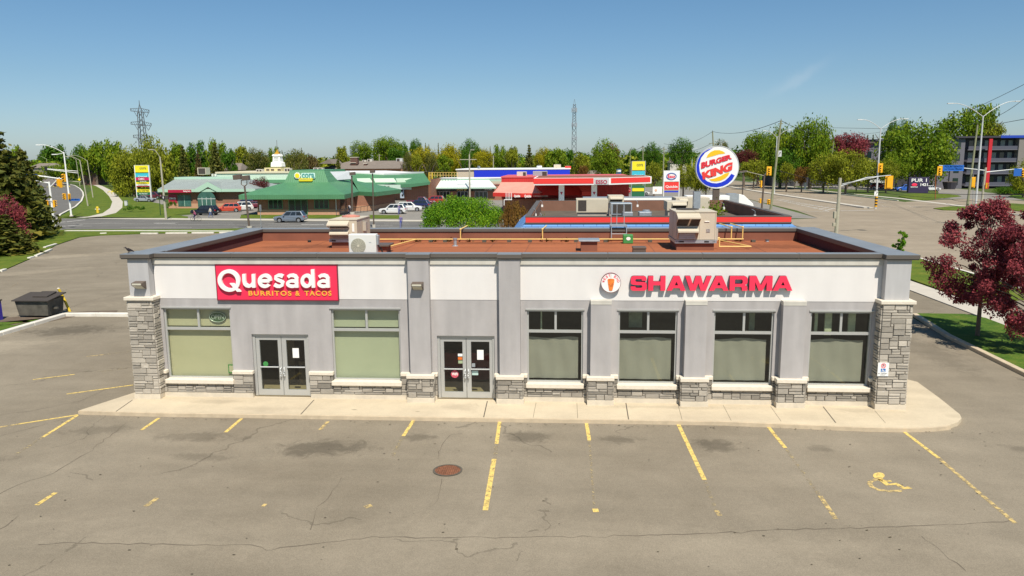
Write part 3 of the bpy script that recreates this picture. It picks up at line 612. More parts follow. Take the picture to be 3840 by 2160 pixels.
# coping in segments, with the lapped joints of folded metal
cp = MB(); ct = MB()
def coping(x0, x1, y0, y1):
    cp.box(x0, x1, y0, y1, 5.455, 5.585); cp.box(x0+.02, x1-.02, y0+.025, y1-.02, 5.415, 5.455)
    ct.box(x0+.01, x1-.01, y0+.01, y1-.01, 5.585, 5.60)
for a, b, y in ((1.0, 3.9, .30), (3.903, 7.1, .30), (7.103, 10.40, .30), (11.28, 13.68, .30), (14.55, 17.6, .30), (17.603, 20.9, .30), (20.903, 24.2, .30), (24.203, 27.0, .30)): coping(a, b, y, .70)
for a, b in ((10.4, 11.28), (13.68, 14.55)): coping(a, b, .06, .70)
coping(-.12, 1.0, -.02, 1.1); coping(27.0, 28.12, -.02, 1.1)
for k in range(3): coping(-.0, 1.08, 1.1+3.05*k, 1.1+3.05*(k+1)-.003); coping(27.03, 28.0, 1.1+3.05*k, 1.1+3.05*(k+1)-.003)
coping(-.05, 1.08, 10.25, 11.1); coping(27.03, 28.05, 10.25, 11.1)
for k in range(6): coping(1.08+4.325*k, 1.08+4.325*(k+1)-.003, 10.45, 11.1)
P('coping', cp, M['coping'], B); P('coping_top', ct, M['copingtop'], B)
par = MB(); par.box(.5, 1.02, .8, 10.6, 4.9, 5.44); burg = mat('dark_burgundy', (.085, .025, .024), 1, var=.5, scale=25); P('side_parapet', par, burg, B); par = MB(); par.box(27.1, 27.5, .8, 10.6, 4.9, 5.44); P('side_parapet', par, burg, B); par = MB(); par.box(1.02, 27.1, 10.5, 10.6, 4.9, 5.44); par.box(.95, 27.1, .8, .9, 4.9, 5.44); P('parapet', par, M['roofd'], B)  # both side parapets get a darker, mottled burgundy than the front and back
rf = MB(); rf.face([(1.0, .88, 5.0), (27.12, .88, 5.0), (27.12, 10.52, 5.0), (1.0, 10.52, 5.0)]); P('roof', rf, M['roof'], B)
se = MB()
for x in (4.2, 8.9, 12.6, 14.3, 16.5, 19.8, 24.4): se.join(ribbon([(x, .9), (x+.15, 10.5)], .02, 5.005))
for y in (3.2, 7.5): se.join(ribbon([(1, y), (27, y)], .018, 5.006))
P('roof_seam', se, M['seam'], B)
# interior seen through the glass
it = MB(); it.box(.9, 27.0, 4.6, 4.7, .15, 4.0); it.box(.9, 27.0, .8, 4.6, 3.9, 4.0); it.box(.6, .7, .8, 4.6, .15, 4.0); it.box(27.2, 27.3, .8, 4.6, .15, 4.0); it.box(13.6, 13.75, .8, 4.6, .15, 4.0); it.box(7.2, 7.3, .85, 4.6, .15, 4)
P('interior', it, M['inside'], B)
fl = MB(); fl.face([(.7, .5, .16), (27.2, .5, .16), (27.2, 4.6, .16), (.7, 4.6, .16)]); P('floor', fl, mat('interior_floor', (.30, .24, .14), .6, var=.15), B)
cn = MB(); cn.box(10.9, 13.3, 3.0, 3.6, .16, 1.25); P('counter', cn, mat('counter_red', (.45, .03, .05), .6, var=.3, scale=3), B)
cn = MB(); cn.box(4.6, 5.3, 2.4, 2.8, .16, 1.9); cn.box(5.6, 6.6, 2.0, 2.5, .16, 1.1); P('display_rack', cn, mat('rack_brown', (.16, .12, .08), .6, var=.5, scale=6), B)
for i, (a, b) in enumerate(WIN):
    f = MB(); y0, y1 = .53, .61; mx = (a+b)/2+.02
    for x0, x1, z0, z1 in ((a, a+.06, ZS, ZH), (b-.06, b, ZS, ZH), (a+.06, b-.06, ZS, ZS+.05), (a+.06, b-.06, ZH-.07, ZH), (a+.06, b-.06, 2.68, 2.78), (mx-.04, mx+.04, 2.78, ZH-.07)): f.box(x0, x1, y0, y1, z0, z1)
    f.box(a-.05, b+.05, .41, .53, ZH, ZH+.05)
    o = P('window_frame', f, M['alu'], B)
    g = MB()
    for x0, x1, z0, z1 in ((a+.06, b-.06, ZS+.05, 2.68), (a+.06, mx-.04, 2.78, ZH-.07), (mx+.04, b-.06, 2.78, ZH-.07)): g.face([(x0, .57, z0), (x1, .57, z0), (x1, .57, z1), (x0, .57, z1)])
    P('window_pane', g, M['glass'] if i < 2 else M['glassw'], o)
    c = MB()
    if i < 2:
        c.box(a+.03, b-.03, .70, .71, .86, 2.70); c.box(a+.03, b-.03, .705, .715, 2.80, 3.55); P('blind', c, M['blindg'] if i == 0 else M['blindg2'], o)
    else:
        L = []                                           # a cloth curtain with shallow folds, pinned short of the right edge
        nx = 26
        for j in range(7):
            for q in range(nx+1):
                t = q/nx; zz = .92+(2.47-.92)*j/6
                if j == 6: zz += .03*sin(t*7+i)-.02*abs(t-.5)
                L.append((a+.03+t*(b-a-.20), .72+.012*sin(t*23+i*2+j*.35)+.012*sin(t*9+j), zz))
        fs = [(j*(nx+1)+q, j*(nx+1)+q+1, (j+1)*(nx+1)+q+1, (j+1)*(nx+1)+q) for j in range(6) for q in range(nx)]
        c.add(L, fs); P('curtain', c, M['blindc'], o, smooth=True)
for i, (a, b) in enumerate(DOOR):
    w = b-a; f = MB(); z0, z1 = .15, 2.55; y0, y1 = .56, .64; mid = (a+b)/2
    for x0, x1, u, v in ((a, a+.09, z0, z1), (b-.09, b, z0, z1), (a+.09, b-.09, z1-.09, z1)): f.box(x0, x1, y0-.03, y1+.02, u, v)
    fr = P('door_frame', f, M['alu'], B)
    for s in (0, 1):
        x0 = a+.10 if s == 0 else mid+.01; x1 = mid-.01 if s == 0 else b-.10
        gx0, gx1 = (a+w*.109, a+w*.435) if s == 0 else (a+w*.583, a+w*.904); gz0, gz1 = z0+.24, z1-.24
        d = MB(); d.box(x0, gx0, y0, y1, z0+.02, z1-.10); d.box(gx1, x1, y0, y1, z0+.02, z1-.10); d.box(gx0, gx1, y0, y1, z0+.02, gz0); d.box(gx0, gx1, y0, y1, gz1, z1-.10)
        do = P('door', d, M['alu'], B)
        g = MB(); g.face([(gx0, .60, gz0), (gx1, .60, gz0), (gx1, .60, gz1), (gx0, .60, gz1)]); P('door_glass', g, M['glassw'], do)
        h = MB(); h.box(gx0, gx1, .50, .53, 1.26, 1.30); P('push_bar', h, M['steel'], do)
        hx = (gx1+.10) if s == 0 else (gx0-.10); sg = 1 if s == 0 else -1
        h = MB(); h.tube([(hx, .56, 1.26), (hx, .47, 1.25), (hx-sg*.03, .45, 1.16), (hx+sg*.02, .45, 1.08), (hx-sg*.02, .45, 1.0), (hx, .47, .92), (hx, .56, .91)], .02); P('door_handle', h, M['steel'], do, smooth=True)
        if s == 1:
            n_ = MB(); n_.box(gx0+.22, gx0+.46, .594, .598, 1.62, 1.99); P('paper_notice', n_, M['wht'], do)
        if s == 0 and i == 0:
            n_ = MB(); n_.cyl((gx0+.18, .597, 1.37), (gx0+.18, .594, 1.37), .10, n=16); P('sticker', n_, M['greenb'], do)
        if i == 1 and s == 0:
            n_ = MB(); n_.box(gx1-.18, gx1-.01, .594, .598, 1.74, 1.84); P('sticker', n_, M['wht'], do)
            n_ = MB(); n_.box(gx1-.18, gx1-.02, .594, .598, 1.61, 1.71); P('sticker', n_, mat('sticker_orange', (.7, .16, .02), .6), do)
            n_ = MB(); n_.box(gx1-.17, gx1-.01, .594, .598, 1.47, 1.58); P('sticker', n_, mat('sticker_olive', (.35, .42, .25), .6), do)
            n_ = MB(); n_.cyl((gx0+.38, .597, 1.06), (gx0+.38, .593, 1.06), .145, n=20); so_ = P('sticker', n_, mat('sticker_rose', (.55, .08, .12), .6), do)
            P('lettering', fit(glyphs('WiFi', .002, .03), gx0+.27, gx0+.49, 1.01, 1.12, .588), M['wht'], so_)
        if i == 1 and s == 1:
            n_ = MB(); n_.box(gx0+.02, gx0+.25, .594, .598, 1.03, 1.20); P('sticker', n_, mat('sticker_mint', (.45, .6, .55), .6), do)
            n_ = MB(); n_.box(gx0+.02, gx0+.14, .594, .598, 1.34, 1.48); P('sticker', n_, M['galv'], do)
for gx in ((4.7, 5.35), (5.7, 6.3), (11.6, 12.3), (12.6, 13.2)):
    m = MB(); m.box(gx[0], gx[1], .75, 1.25, .162, .175); P('door_mat', m, M['dark'], B)
dr = mat('drape', (.55, .58, .42), .9, var=.3, scale=4)
for x0_, x1_, y_ in ((25.05, 25.16, .95), (25.38, 25.62, .85), (26.25, 26.5, 1.0), (22.9, 23.1, 1.6), (18.5, 19.0, 1.9), (15.2, 15.25, .9)):
    m = MB(); m.box(x0_, x1_, y_, y_+.08, 2.6, 3.55); P('drape', m, dr, B)
# small sign low in the first window and the unlit neon ring
o = T('window_sign', 'unlit oval neon sign with the word in glass tube hanging in the first window', 'neon sign', (3.1, .66, 3.2))
r = MB(); N_ = 28
r.tube([(3.08+.31*cos(2*pi*i/N_), .645, 3.15+.19*sin(2*pi*i/N_)) for i in range(N_+1)], .013, 6)
P('neon_ring', r, M['steel'], o); r = MB(); r.add([(3.08+.33*cos(2*pi*i/N_), .665, 3.15+.21*sin(2*pi*i/N_)) for i in range(N_)], [tuple(range(N_))]); P('backing', r, mat('neon_backing', (.08, .13, .07), .5), o)
P('lettering', fit(glyphs('OPEN', .01, 0), 2.84, 3.32, 3.06, 3.24, .64), M['steel'], o)
o = T('window_notice', 'small framed green notice in the lower right corner of the first window', 'notice', (3.5, .66, 1.1)); r = MB(); r.box(3.36, 3.61, .64, .66, .98, 1.32); P('frame', r, M['greenb'], o); r = MB(); r.box(3.40, 3.58, .632, .64, 1.03, 1.28); P('card', r, M['blindg'], o)

# signs
o = T('wall_sign', 'wide crimson sign panel with raised white and yellow letters on the white band', 'sign', (5.55, .4, 4.5))
m = MB(); m.box(3.27, 7.82, .36, .437, 3.86, 5.175); P('sign_panel', m, M['red'], o); m = MB()
for a, b, c, d in ((3.27, 7.82, 5.15, 5.18), (3.27, 7.82, 3.84, 3.87), (3.255, 3.28, 3.84, 5.18), (7.81, 7.835, 3.84, 5.18)): m.box(a, b, .345, .436, c, d)
P('sign_trim', m, M['redside'], o)
def zx(zx_, zy, Y=.26): p = AY(780+zx_*.20186, 960+zy*.20186, Y); return p.x, p.z
Qd = .10
# the large initial: a ring with a slanted tail
def ringq():
    cx, cz = zx(385, 460); x0, _ = zx(182, 460); x1, _ = zx(597, 460); _, zt = zx(385, 253); _, zb = zx(385, 665)
    rx, rz = (x1-x0)/2, (zt-zb)/2; xi0, _ = zx(255, 460); _, zit = zx(385, 318)
    cxi, czi = zx(388, 452); rxi = rx-(xi0-x0); rzi = rz-(zt-zit)
    mb = shape([ell(cx, (zt+zb)/2, rx, rz), ell(cx, (zt+zb)/2, rxi, rzi)], Qd)
    a = [zx(398, 508), zx(470, 508), zx(608, 664), zx(540, 664)]
    t_ = shape([a], Qd)
    for v in t_.v: v.y -= .003
    mb.join(t_); return mb
q = ringq(); 
for v in q.v: v.y += .26
P('letter', q, M['wht'], o)
def stroke(pts, w):                       # constant-width pen stroke as one outline
    V = [Vector(p) for p in pts]; A = []; B = []
    for i, p in enumerate(V):
        d = (V[min(i+1, len(V)-1)]-V[max(i-1, 0)]).normalized(); n = Vector((-d.y, d.x))*w/2; A.append(tuple(p+n)); B.append(tuple(p-n))
    return A+B[::-1]
def arcp(cx, cy, rx, ry, a0, a1, n=22): return [(cx+rx*cos(RD(a0+(a1-a0)*i/n)), cy-ry*sin(RD(a0+(a1-a0)*i/n))) for i in range(n+1)]
def pen(paths, rings=(), w=62):
    mb = MB(); k = 0
    for p in [[stroke(q, w)] for q in paths]+[[arcp(cx, cy, rx+w/2, ry+w/2, 0, 344), arcp(cx, cy, rx-w/2, ry-w/2, 0, 344)] for cx, cy, rx, ry in rings]:
        g = shape([[zx(*v) for v in l] for l in p], Qd)
        for v in g.v: v.y += .26-k*.002
        mb.join(g); k += 1
    P('letter', mb, M['wht'], o)
pen([[(663, 338), (668, 470), (682, 522), (715, 552), (760, 562), (802, 545), (835, 505), (846, 470)], [(838, 338), (850, 590)]])
pen([[(962, 463), (1140, 463)], arcp(1052, 464, 99, 101, 0, 318, 30)])
pen([[(1388, 385), (1345, 364), (1300, 362), (1258, 382), (1254, 418), (1295, 447), (1350, 466), (1384, 500), (1376, 542), (1330, 565), (1280, 563), (1228, 532)]])
for dx in (0, 581): pen([[(1480+dx, 392), (1515+dx, 366), (1565+dx, 360), (1615+dx, 376), (1640+dx, 415), (1648+dx, 590)]], [(1562+dx, 514, 84, 50)])
pen([[(1938, 252), (1956, 590)]], [(1828, 464, 80, 100)])
for word, a, b in (('BURRITOS', 750, 1552), ('&', 1620, 1706), ('TACOS', 1792, 2295)):
    x0, zt = zx(a, 645, .34); x1, zb = zx(b, 740, .34)
    P('lettering', fit(glyphs(word, .02, .02, space=1.25), x0, x1, zb, zt, .335), M['gold'], o)
GL = {'S': [[(.02,.30),(.30,.30),(.31,.24),(.36,.2),(.66,.2),(.72,.24),(.72,.34),(.66,.385),(.16,.40),(.06,.45),(.02,.54),(.02,.84),(.07,.95),(.18,1),(.82,1),(.93,.95),(.98,.84),(.98,.68),(.70,.68),(.69,.76),(.64,.8),(.36,.8),(.30,.76),(.30,.66),(.36,.615),(.84,.60),(.95,.55),(1,.46),(1,.16),(.95,.05),(.84,0),(.16,0),(.05,.05),(.02,.14)]],
 'H': [[(0,0),(.29,0),(.29,.37),(.71,.37),(.71,0),(1,0),(1,1),(.71,1),(.71,.63),(.29,.63),(.29,1),(0,1)]],
 'A': [[(0,0),(.26,0),(.34,.18),(.66,.18),(.74,0),(1,0),(.66,1),(.34,1)], [(.41,.37),(.59,.37),(.5,.62)]],
 'W': [[(0,1),(.20,0),(.40,0),(.5,.52),(.6,0),(.80,0),(1,1),(.81,1),(.695,.40),(.6,1),(.40,1),(.305,.40),(.19,1)]],
 'R': [[(0,0),(.29,0),(.29,.27),(.58,.27),(.68,.22),(.70,0),(1,0),(.99,.22),(.95,.33),(.86,.39),(.95,.46),(1,.56),(1,.82),(.95,.94),(.84,1),(0,1)], [(.29,.47),(.66,.47),(.72,.53),(.72,.71),(.66,.77),(.29,.77)]],
 'M': [[(0,0),(.25,0),(.25,.60),(.41,0),(.59,0),(.75,.60),(.75,0),(1,0),(1,1),(.70,1),(.5,.36),(.30,1),(0,1)]]}
o = T('wall_sign', 'row of large raised red block letters on the white band right of the round emblem', 'sign', (21.2, .4, 4.5))
for ch, a, b in (('S', 470, 660), ('H', 682, 886), ('A', 908, 1132), ('W', 1127, 1440), ('A', 1418, 1648), ('R', 1667, 1875), ('M', 1905, 2176), ('A', 2192, 2420)):
    pa = AY(2220+a*.31056, 990+146*.31056, .27); pb = AY(2220+b*.31056, 990+323*.31056, .27)
    P('letter', fit(shape(GL[ch], .165), pa.x, pb.x, pb.z, pa.z, .27), [M['redl'], M['redside']], o)
o = T('round_emblem', 'round white wall emblem with a red arc of letters and a roasted meat spit', 'sign', (17.7, .35, 4.56))
lc = AY(2291, 1061, .28); LR = .352
m = shape([ell(lc.x, lc.z, LR, LR)], .155)
for v in m.v: v.y += .28
P('disc', m, [M['wht'], M['redside']], o)
m = shape([ell(lc.x, lc.z, LR, LR), ell(lc.x, lc.z, LR-.012, LR-.012)], .004)
for v in m.v: v.y += .274
P('rim', m, M['redside'], o)
lm = MB()
for i, ch in enumerate('WEST END'):
    if ch == ' ': continue
    an = RD(168-i*(156/7.)); g = glyphs(ch, .004, .01); r0 = .262
    Mx = Matrix.Translation(Vector((lc.x+r0*cos(an), 0, lc.z+r0*sin(an)))) @ Matrix.Rotation(-(an-pi/2), 4, 'Y')
    lm.join(fit(g, -.036, .036, -.04, .05, .272), Mx)
P('lettering', lm, M['redl'], o)
sp = MB(); sp.cyl((lc.x, .274, lc.z-.31), (lc.x, .274, lc.z+.30), .005, n=6); P('spit_rod', sp, M['brown'], o)
m = shape([[(lc.x-.06, lc.z-.27), (lc.x+.055, lc.z-.27), (lc.x+.115, lc.z+.02), (lc.x+.12, lc.z+.12), (lc.x+.09, lc.z+.15), (lc.x-.09, lc.z+.15), (lc.x-.12, lc.z+.12), (lc.x-.105, lc.z)]], .012)
for v in m.v: v.y += .266
P('meat', m, mat('roast_meat', (.80, .20, .03), .5, var=.6, scale=9), o)
# parking notice on the stone pillar
o = T('parking_notice', 'white disabled parking notice with a blue square fixed to the right stone pillar', 'sign', (27.2, -.05, 1.4))
pa = AY(2880+665*.621, 740+998*.621, -.05); pb = AY(2880+725*.621, 740+1080*.621, -.05)
m = MB(); m.box(pa.x, pb.x, -.06, -.045, pb.z, pa.z); P('plate', m, M['wht'], o); wx, hx_ = pb.x-pa.x, pa.z-pb.z; cx = (pa.x+pb.x)/2
m = shape([ell(cx, pa.z-hx_*.22, .085, .085), ell(cx, pa.z-hx_*.22, .065, .065)], .004)
m.join(shape([[(cx-.06, pa.z-hx_*.22+.05), (cx-.05, pa.z-hx_*.22+.06), (cx+.06, pa.z-hx_*.22-.05), (cx+.05, pa.z-hx_*.22-.06)]], .004))
for v in m.v: v.y += -.066
P('prohibition_ring', m, M['redl'], o); P('lettering', fit(glyphs('P', .003, .02), cx-.03, cx+.035, pa.z-hx_*.22-.045, pa.z-hx_*.22+.045, -.0645), M['dark'], o)
m = MB(); m.box(cx-.08, cx+.08, -.064, -.0605, pa.z-hx_*.70, pa.z-hx_*.44); P('blue_square', m, mat('sign_blue', (.02, .16, .48), .5), o)
m = shape([ell(cx-.01, pa.z-hx_*.62, .042, .042), ell(cx-.01, pa.z-hx_*.62, .028, .028)], .003)
m.join(shape([ell(cx-.02, pa.z-hx_*.475, .015, .015)], .003)); m.join(shape([[(cx-.03, pa.z-hx_*.5), (cx-.012, pa.z-hx_*.5), (cx, pa.z-hx_*.58), (cx+.04, pa.z-hx_*.58), (cx+.06, pa.z-hx_*.66), (cx+.04, pa.z-hx_*.66), (cx+.03, pa.z-hx_*.61), (cx-.02, pa.z-hx_*.61)]], .003))
for v in m.v: v.y += -.068
P('wheelchair_mark', m, M['wht'], o)
P('lettering', fit(glyphs('BY PERMIT', .003, .01), pa.x+.03, pb.x-.03, pa.z-hx_*.84, pa.z-hx_*.78, -.063), M['dark'], o); P('lettering', fit(glyphs('ONLY', .003, .01), pa.x+.10, pb.x-.10, pa.z-hx_*.94, pa.z-hx_*.88, -.063), M['dark'], o)
# wall lamps
def walllamp(cx, y, cz, label):
    o = T('wall_lamp', label, 'wall lamp', (cx, y, cz), group='box lamps on the facade pilasters')
    f = MB(); f.add([(cx-.20, y-.30, cz-.02), (cx+.20, y-.30, cz-.02), (cx+.20, y, cz-.20), (cx-.20, y, cz-.20), (cx-.20, y-.30, cz+.06), (cx+.20, y-.30, cz+.06), (cx+.20, y, cz+.10), (cx-.20, y, cz+.10)], [(0,3,2,1), (4,5,6,7), (0,1,5,4), (1,2,6,5), (2,3,7,6), (3,0,4,7)])
    P('housing', f, M['brown'], o); g = MB(); g.box(cx-.17, cx+.17, y-.306, y-.30, cz-.015, cz+.05); g.face([(cx-.17, y-.285, cz-.035), (cx-.17, y-.03, cz-.19), (cx+.17, y-.03, cz-.19), (cx+.17, y-.285, cz-.035)]); P('lens', g, mat('lamp_lens', (.55, .52, .42), .2), o)
walllamp(.53, .1, 4.50, 'brown box lamp on the left corner pillar above its stone')
walllamp(10.83, .13, 4.50, 'brown box lamp on the grey pilaster between the two white sign bays')
o = T('wall_lamp', 'brown box lamp jutting from the left side wall of the shop building', 'wall lamp', (0, 1.0, 4.4)); f = MB(); f.box(-.22, .12, 1.2, 1.6, 4.25, 4.5); P('housing', f, M['brown'], o, bevel=.03); f = MB(); f.box(-.19, .08, 1.23, 1.57, 4.235, 4.249); P('lens', f, M['wht'], o)
# manhole cover
mc = G(1679, 1765); o = T('manhole_cover', 'round rusty cast iron grate set in the asphalt', 'manhole', (mc.x, mc.y, 0))
rust = mat('rusty_iron', (.20, .075, .035), .85, var=.5, scale=10, bump=.3)
m = MB(); m.cyl((mc.x, mc.y, -.02), (mc.x, mc.y, .008), .40, n=40)
P('cover', m, M['joint'], o); m = MB()
for i in range(-6, 7):
    h = sqrt(max(0, .36**2-(i*.058)**2)); m.box(mc.x+i*.058-.018, mc.x+i*.058+.018, mc.y-h, mc.y+h, .008, .02)
for i in range(-5, 6):
    h = sqrt(max(0, .36**2-(i*.066)**2)); m.box(mc.x-h, mc.x+h, mc.y+i*.066-.012, mc.y+i*.066+.012, .008, .018)
P('grate', m, rust, o)
m = MB(); n_ = 40
m.add([(mc.x+r*cos(2*pi*i/n_), mc.y+r*sin(2*pi*i/n_), .021) for r in (.37, .43) for i in range(n_)], [(i, n_+i, n_+(i+1) % n_, (i+1) % n_) for i in range(n_)]); P('ring', m, M['joint'], o)

# ------------------------------------------------------------------ things on the roof (roof surface z = 5.0)
def quadbox(m, x0, x1, y0, y1, z0, z1): m.box(x0, x1, y0, y1, z0, z1)
def hood(m, x0, x1, y, z0, z1, d):      # sloping rain hood open below, with cheeks
    m.add([(x0, y, z1), (x1, y, z1), (x1, y-d, z1-.16), (x0, y-d, z1-.16), (x0, y, z1-.03), (x1, y, z1-.03), (x1, y-d, z1-.22), (x0, y-d, z1-.22)], [(0,3,2,1), (4,5,6,7), (3,7,6,2), (0,4,7,3), (1,2,6,5)])
    for x in (x0, x1-.015):
        m.add([(x, y, z1-.03), (x+.015, y, z1-.03), (x+.015, y-d, z1-.22), (x, y-d, z1-.22), (x, y, z0), (x+.015, y, z0)], [(0, 3, 4), (1, 5, 2), (3, 2, 5, 4)])
def rtu(name, label, x0, x1, y0, y1, z0, z1, zr=5.0, hoods=True, hx=None):
    o = T(name, label, 'air conditioner', ((x0+x1)/2, (y0+y1)/2, zr))
    m = MB(); m.box(x0+.06, x1-.06, y0+.08, y1-.08, zr-.02, z0-.02); P('roof_curb', m, M['roofd'], o)
    m = MB(); m.box(x0, x1, y0, y1, z0+.14, z1); c = P('cabinet', m, M['beige'], o, bevel=.02)
    m = MB(); m.box(x0-.02, x1+.02, y0-.02, y1+.02, z1, z1+.035); m.box((x0+x1)/2-.005, (x0+x1)/2+.005, y0-.005, y1, z1+.035, z1+.045); P('top_panel', m, M['beige'], c)
    m = MB(); m.box(x0-.03, x1+.03, y0-.03, y1+.03, z0, z0+.13); P('base_rail', m, M['galv'], o)
    m = MB()
    for fx in (.16, .78): m.box(x0+(x1-x0)*fx-.12, x0+(x1-x0)*fx+.08, y0-.034, y0-.03, z0+.03, z0+.10)
    for fx in (.03, .07, .93, .97): m.cyl((x0+(x1-x0)*fx, y0-.03, z0+.065), (x0+(x1-x0)*fx, y0-.035, z0+.065), .02, n=8)
    P('lift_slot', m, M['dark'], o)
    return o, c
# small unit on the left
o, c = rtu('rooftop_unit', 'beige rooftop air conditioner with two stacked rain hoods, behind the white fan unit', 5.45, 6.72, 7.25, 9.6, 5.28, 6.27)
m = MB(); hood(m, 5.42, 6.38, 7.25, 5.92, 6.25, .32); P('upper_hood', m, M['beige'], c); m = MB(); hood(m, 5.50, 6.36, 7.25, 5.44, 5.85, .25); P('lower_hood', m, M['beige'], c)
m = MB(); m.box(5.47, 6.34, 7.235, 7.248, 5.93, 6.16); P('filter', m, M['filter'], c)
m = MB()
for k in range(4): m.box(5.58, 6.28, 7.23, 7.248, 5.46+k*.085, 5.52+k*.085)
P('louvre', m, mat('louvre_brown', (.28, .22, .19), .6), c); m = MB(); m.box(6.50, 6.60, 7.235, 7.249, 5.75, 6.12); P('label_plate', m, M['wht'], c)
m = MB(); m.box(6.72, 6.86, 8.3, 8.6, 5.7, 6.1); P('disconnect_box', m, M['beiged'], c)
m = MB(); m.cyl((6.0, 8.9, 6.30), (6.0, 8.9, 6.36), .42, n=24); m.cyl((6.0, 8.9, 6.36), (6.0, 8.9, 6.40), .30, .2, n=24); P('fan_cover', m, mat('faded_rose', (.55, .22, .16), .7), c)
# large unit on the right
o, c = rtu('rooftop_unit', 'large beige rooftop air conditioner with a wide filter hood, tallest thing on the flat roof', 20.80, 22.50, 6.40, 8.6, 5.32, 6.63)
m = MB(); hood(m, 20.82, 21.78, 6.40, 6.15, 6.60, .42)
P('upper_hood', m, M['beige'], c)
m = MB(); m.add([(20.84, 6.385, 6.06), (21.76, 6.385, 6.06), (21.76, 6.05, 6.37), (20.84, 6.05, 6.37)], [(0, 1, 2, 3)]); m.box(20.84, 21.76, 6.37, 6.395, 6.06, 6.38); P('filter', m, M['filter'], c)
m = MB(); m.add([(21.27, 6.37, 6.05), (21.34, 6.37, 6.05), (21.40, 6.03, 6.38), (21.33, 6.03, 6.38)], [(0, 1, 2, 3)]); P('filter_bar', m, M['beige'], c)
m = MB(); hood(m, 20.86, 21.72, 6.40, 5.50, 6.02, .32); P('lower_hood', m, M['beige'], c)
m = MB()
for k in range(5): m.box(20.94, 21.62, 6.375, 6.395, 5.50+k*.085, 5.57+k*.085)
m.box(21.26, 21.28, 6.36, 6.395, 5.48, 5.92); P('louvre', m, M['galv'], c)
m = MB(); m.box(22.08, 22.24, 6.385, 6.399, 5.78, 5.93); P('label_plate', m, mat('plate_print', (.30, .27, .25), .6, var=.6, scale=18), c)
m = MB(); m.box(22.0, 22.2, 6.37, 6.40, 6.23, 6.26); P('handle', m, M['wht'], c)
m = MB(); m.box(21.79, 21.797, 6.393, 6.40, 5.5, 6.6); m.box(22.44, 22.446, 6.393, 6.40, 5.5, 6.6); m.box(20.795, 20.80, 7.3, 7.31, 5.5, 6.6); P('panel_joint', m, M['joint'], c)
m = MB(); m.box(22.50, 22.64, 6.7, 7.0, 5.4, 5.9); P('disconnect_box', m, M['beiged'], c)
m = MB(); m.cyl((21.5, 7.9, 6.65), (21.5, 7.9, 6.70), .5, n=24); P('fan_cover', m, M['filter'], c)
# white fan unit by the front parapet
o = T('fan_unit', 'white split air conditioner with a round fan grille behind the front parapet', 'air conditioner', (8.45, 1.7, 5.0))
m = MB(); m.box(7.93, 8.98, 1.6, 1.96, 5.36, 6.17); c = P('cabinet', m, M['unitw'], o, bevel=.03)
m = MB(); m.cyl((8.30, 1.61, 5.73), (8.30, 1.585, 5.73), .285, n=36); P('fan_grille', m, M['grille'], c)
m = MB()
for i in range(13):
    a = 2*pi*i/13; pts = [(8.30+r*cos(a+r*2.2), 1.578, 5.73+r*sin(a+r*2.2)) for r in (.05, .12, .2, .275)]; m.tube(pts, .005, 4)
m.cyl((8.30, 1.59, 5.73), (8.30, 1.57, 5.73), .045, n=14); P('fan_guard', m, mat('guard_pale', (.62, .58, .45), .6), c)
m = MB(); m.box(8.72, 8.80, 1.594, 1.599, 5.85, 5.87); P('badge', m, M['galv'], c)
m = MB(); m.box(8.98, 9.06, 1.66, 1.9, 5.75, 6.12); P('valve_cover', m, M['galv'], c, bevel=.02)
m = MB(); m.box(8.0, 8.1, 1.55, 2.0, 5.0, 5.36); m.box(8.8, 8.9, 1.55, 2.0, 5.0, 5.36); P('stand', m, M['unitw'], o)
m = MB(); m.tube([(9.02, 1.8, 5.72), (9.1, 1.9, 5.6), (9.12, 2.1, 5.35), (9.2, 2.4, 5.1), (9.6, 3.6, 5.06)], .03, 6); P('line_set', m, M['dark'], o, smooth=True)
# kerb boxes, vents
def rbox(name, label, cat, x0, x1, y0, y1, z1, bm, cm, lid=.06):
    o = T(name, label, cat, ((x0+x1)/2, (y0+y1)/2, 5)); m = MB(); m.box(x0, x1, y0, y1, 4.99, z1); P('body', m, bm, o); m = MB(); m.box(x0-lid, x1+lid, y0-lid, y1+lid, z1, z1+.07); P('lid', m, cm, o, bevel=.01)
rbox('roof_hatch', 'brown roof curb box with a wide grey metal lid crossing the yellow pipe', 'roof hatch', 16.76, 17.46, 6.1, 6.9, 5.42, M['roofd'], M['galv'], .10)
rbox('roof_box', 'low dark brown box standing near the front parapet, right of the grey-lidded curb', 'roof vent', 18.90, 19.42, 5.1, 5.6, 5.22, M['brown'], M['brown'], .02)
rbox('roof_box', 'brown curb with a thin dark lid beside the white fan unit', 'roof vent', 7.65, 8.5, 5.3, 6.1, 5.30, M['roofd'], M['brown'], .12)
o = T('vent_pipe', 'short silver vent pipe rising from the brown roof left of centre', 'vent pipe', (11.03, 8.2, 5)); m = MB(); m.cyl((11.03, 8.2, 4.99), (11.03, 8.2, 5.30), .075, n=14); m.cyl((11.03, 8.2, 5.30), (11.03, 8.2, 5.36), .10, n=14); P('pipe', m, M['galv'], o); m = MB(); m.cyl((11.03, 8.2, 4.99), (11.03, 8.2, 5.03), .16, .1, n=14); P('flashing', m, M['galv'], o)
o = T('roof_box', 'green plastic box with a pale emblem strapped to the yellow gas pipe', 'box', (19.0, 9.2, 5)); m = MB(); m.box(18.78, 19.24, 9.15, 9.55, 5.0, 5.42); P('body', m, M['greenb'], o, bevel=.03); m = shape([ell(0, 0, .1, .08)], .006)
for v in m.v: v.x += 19.02; v.z += 5.24; v.y += 9.138
P('emblem', m, M['wht'], o)
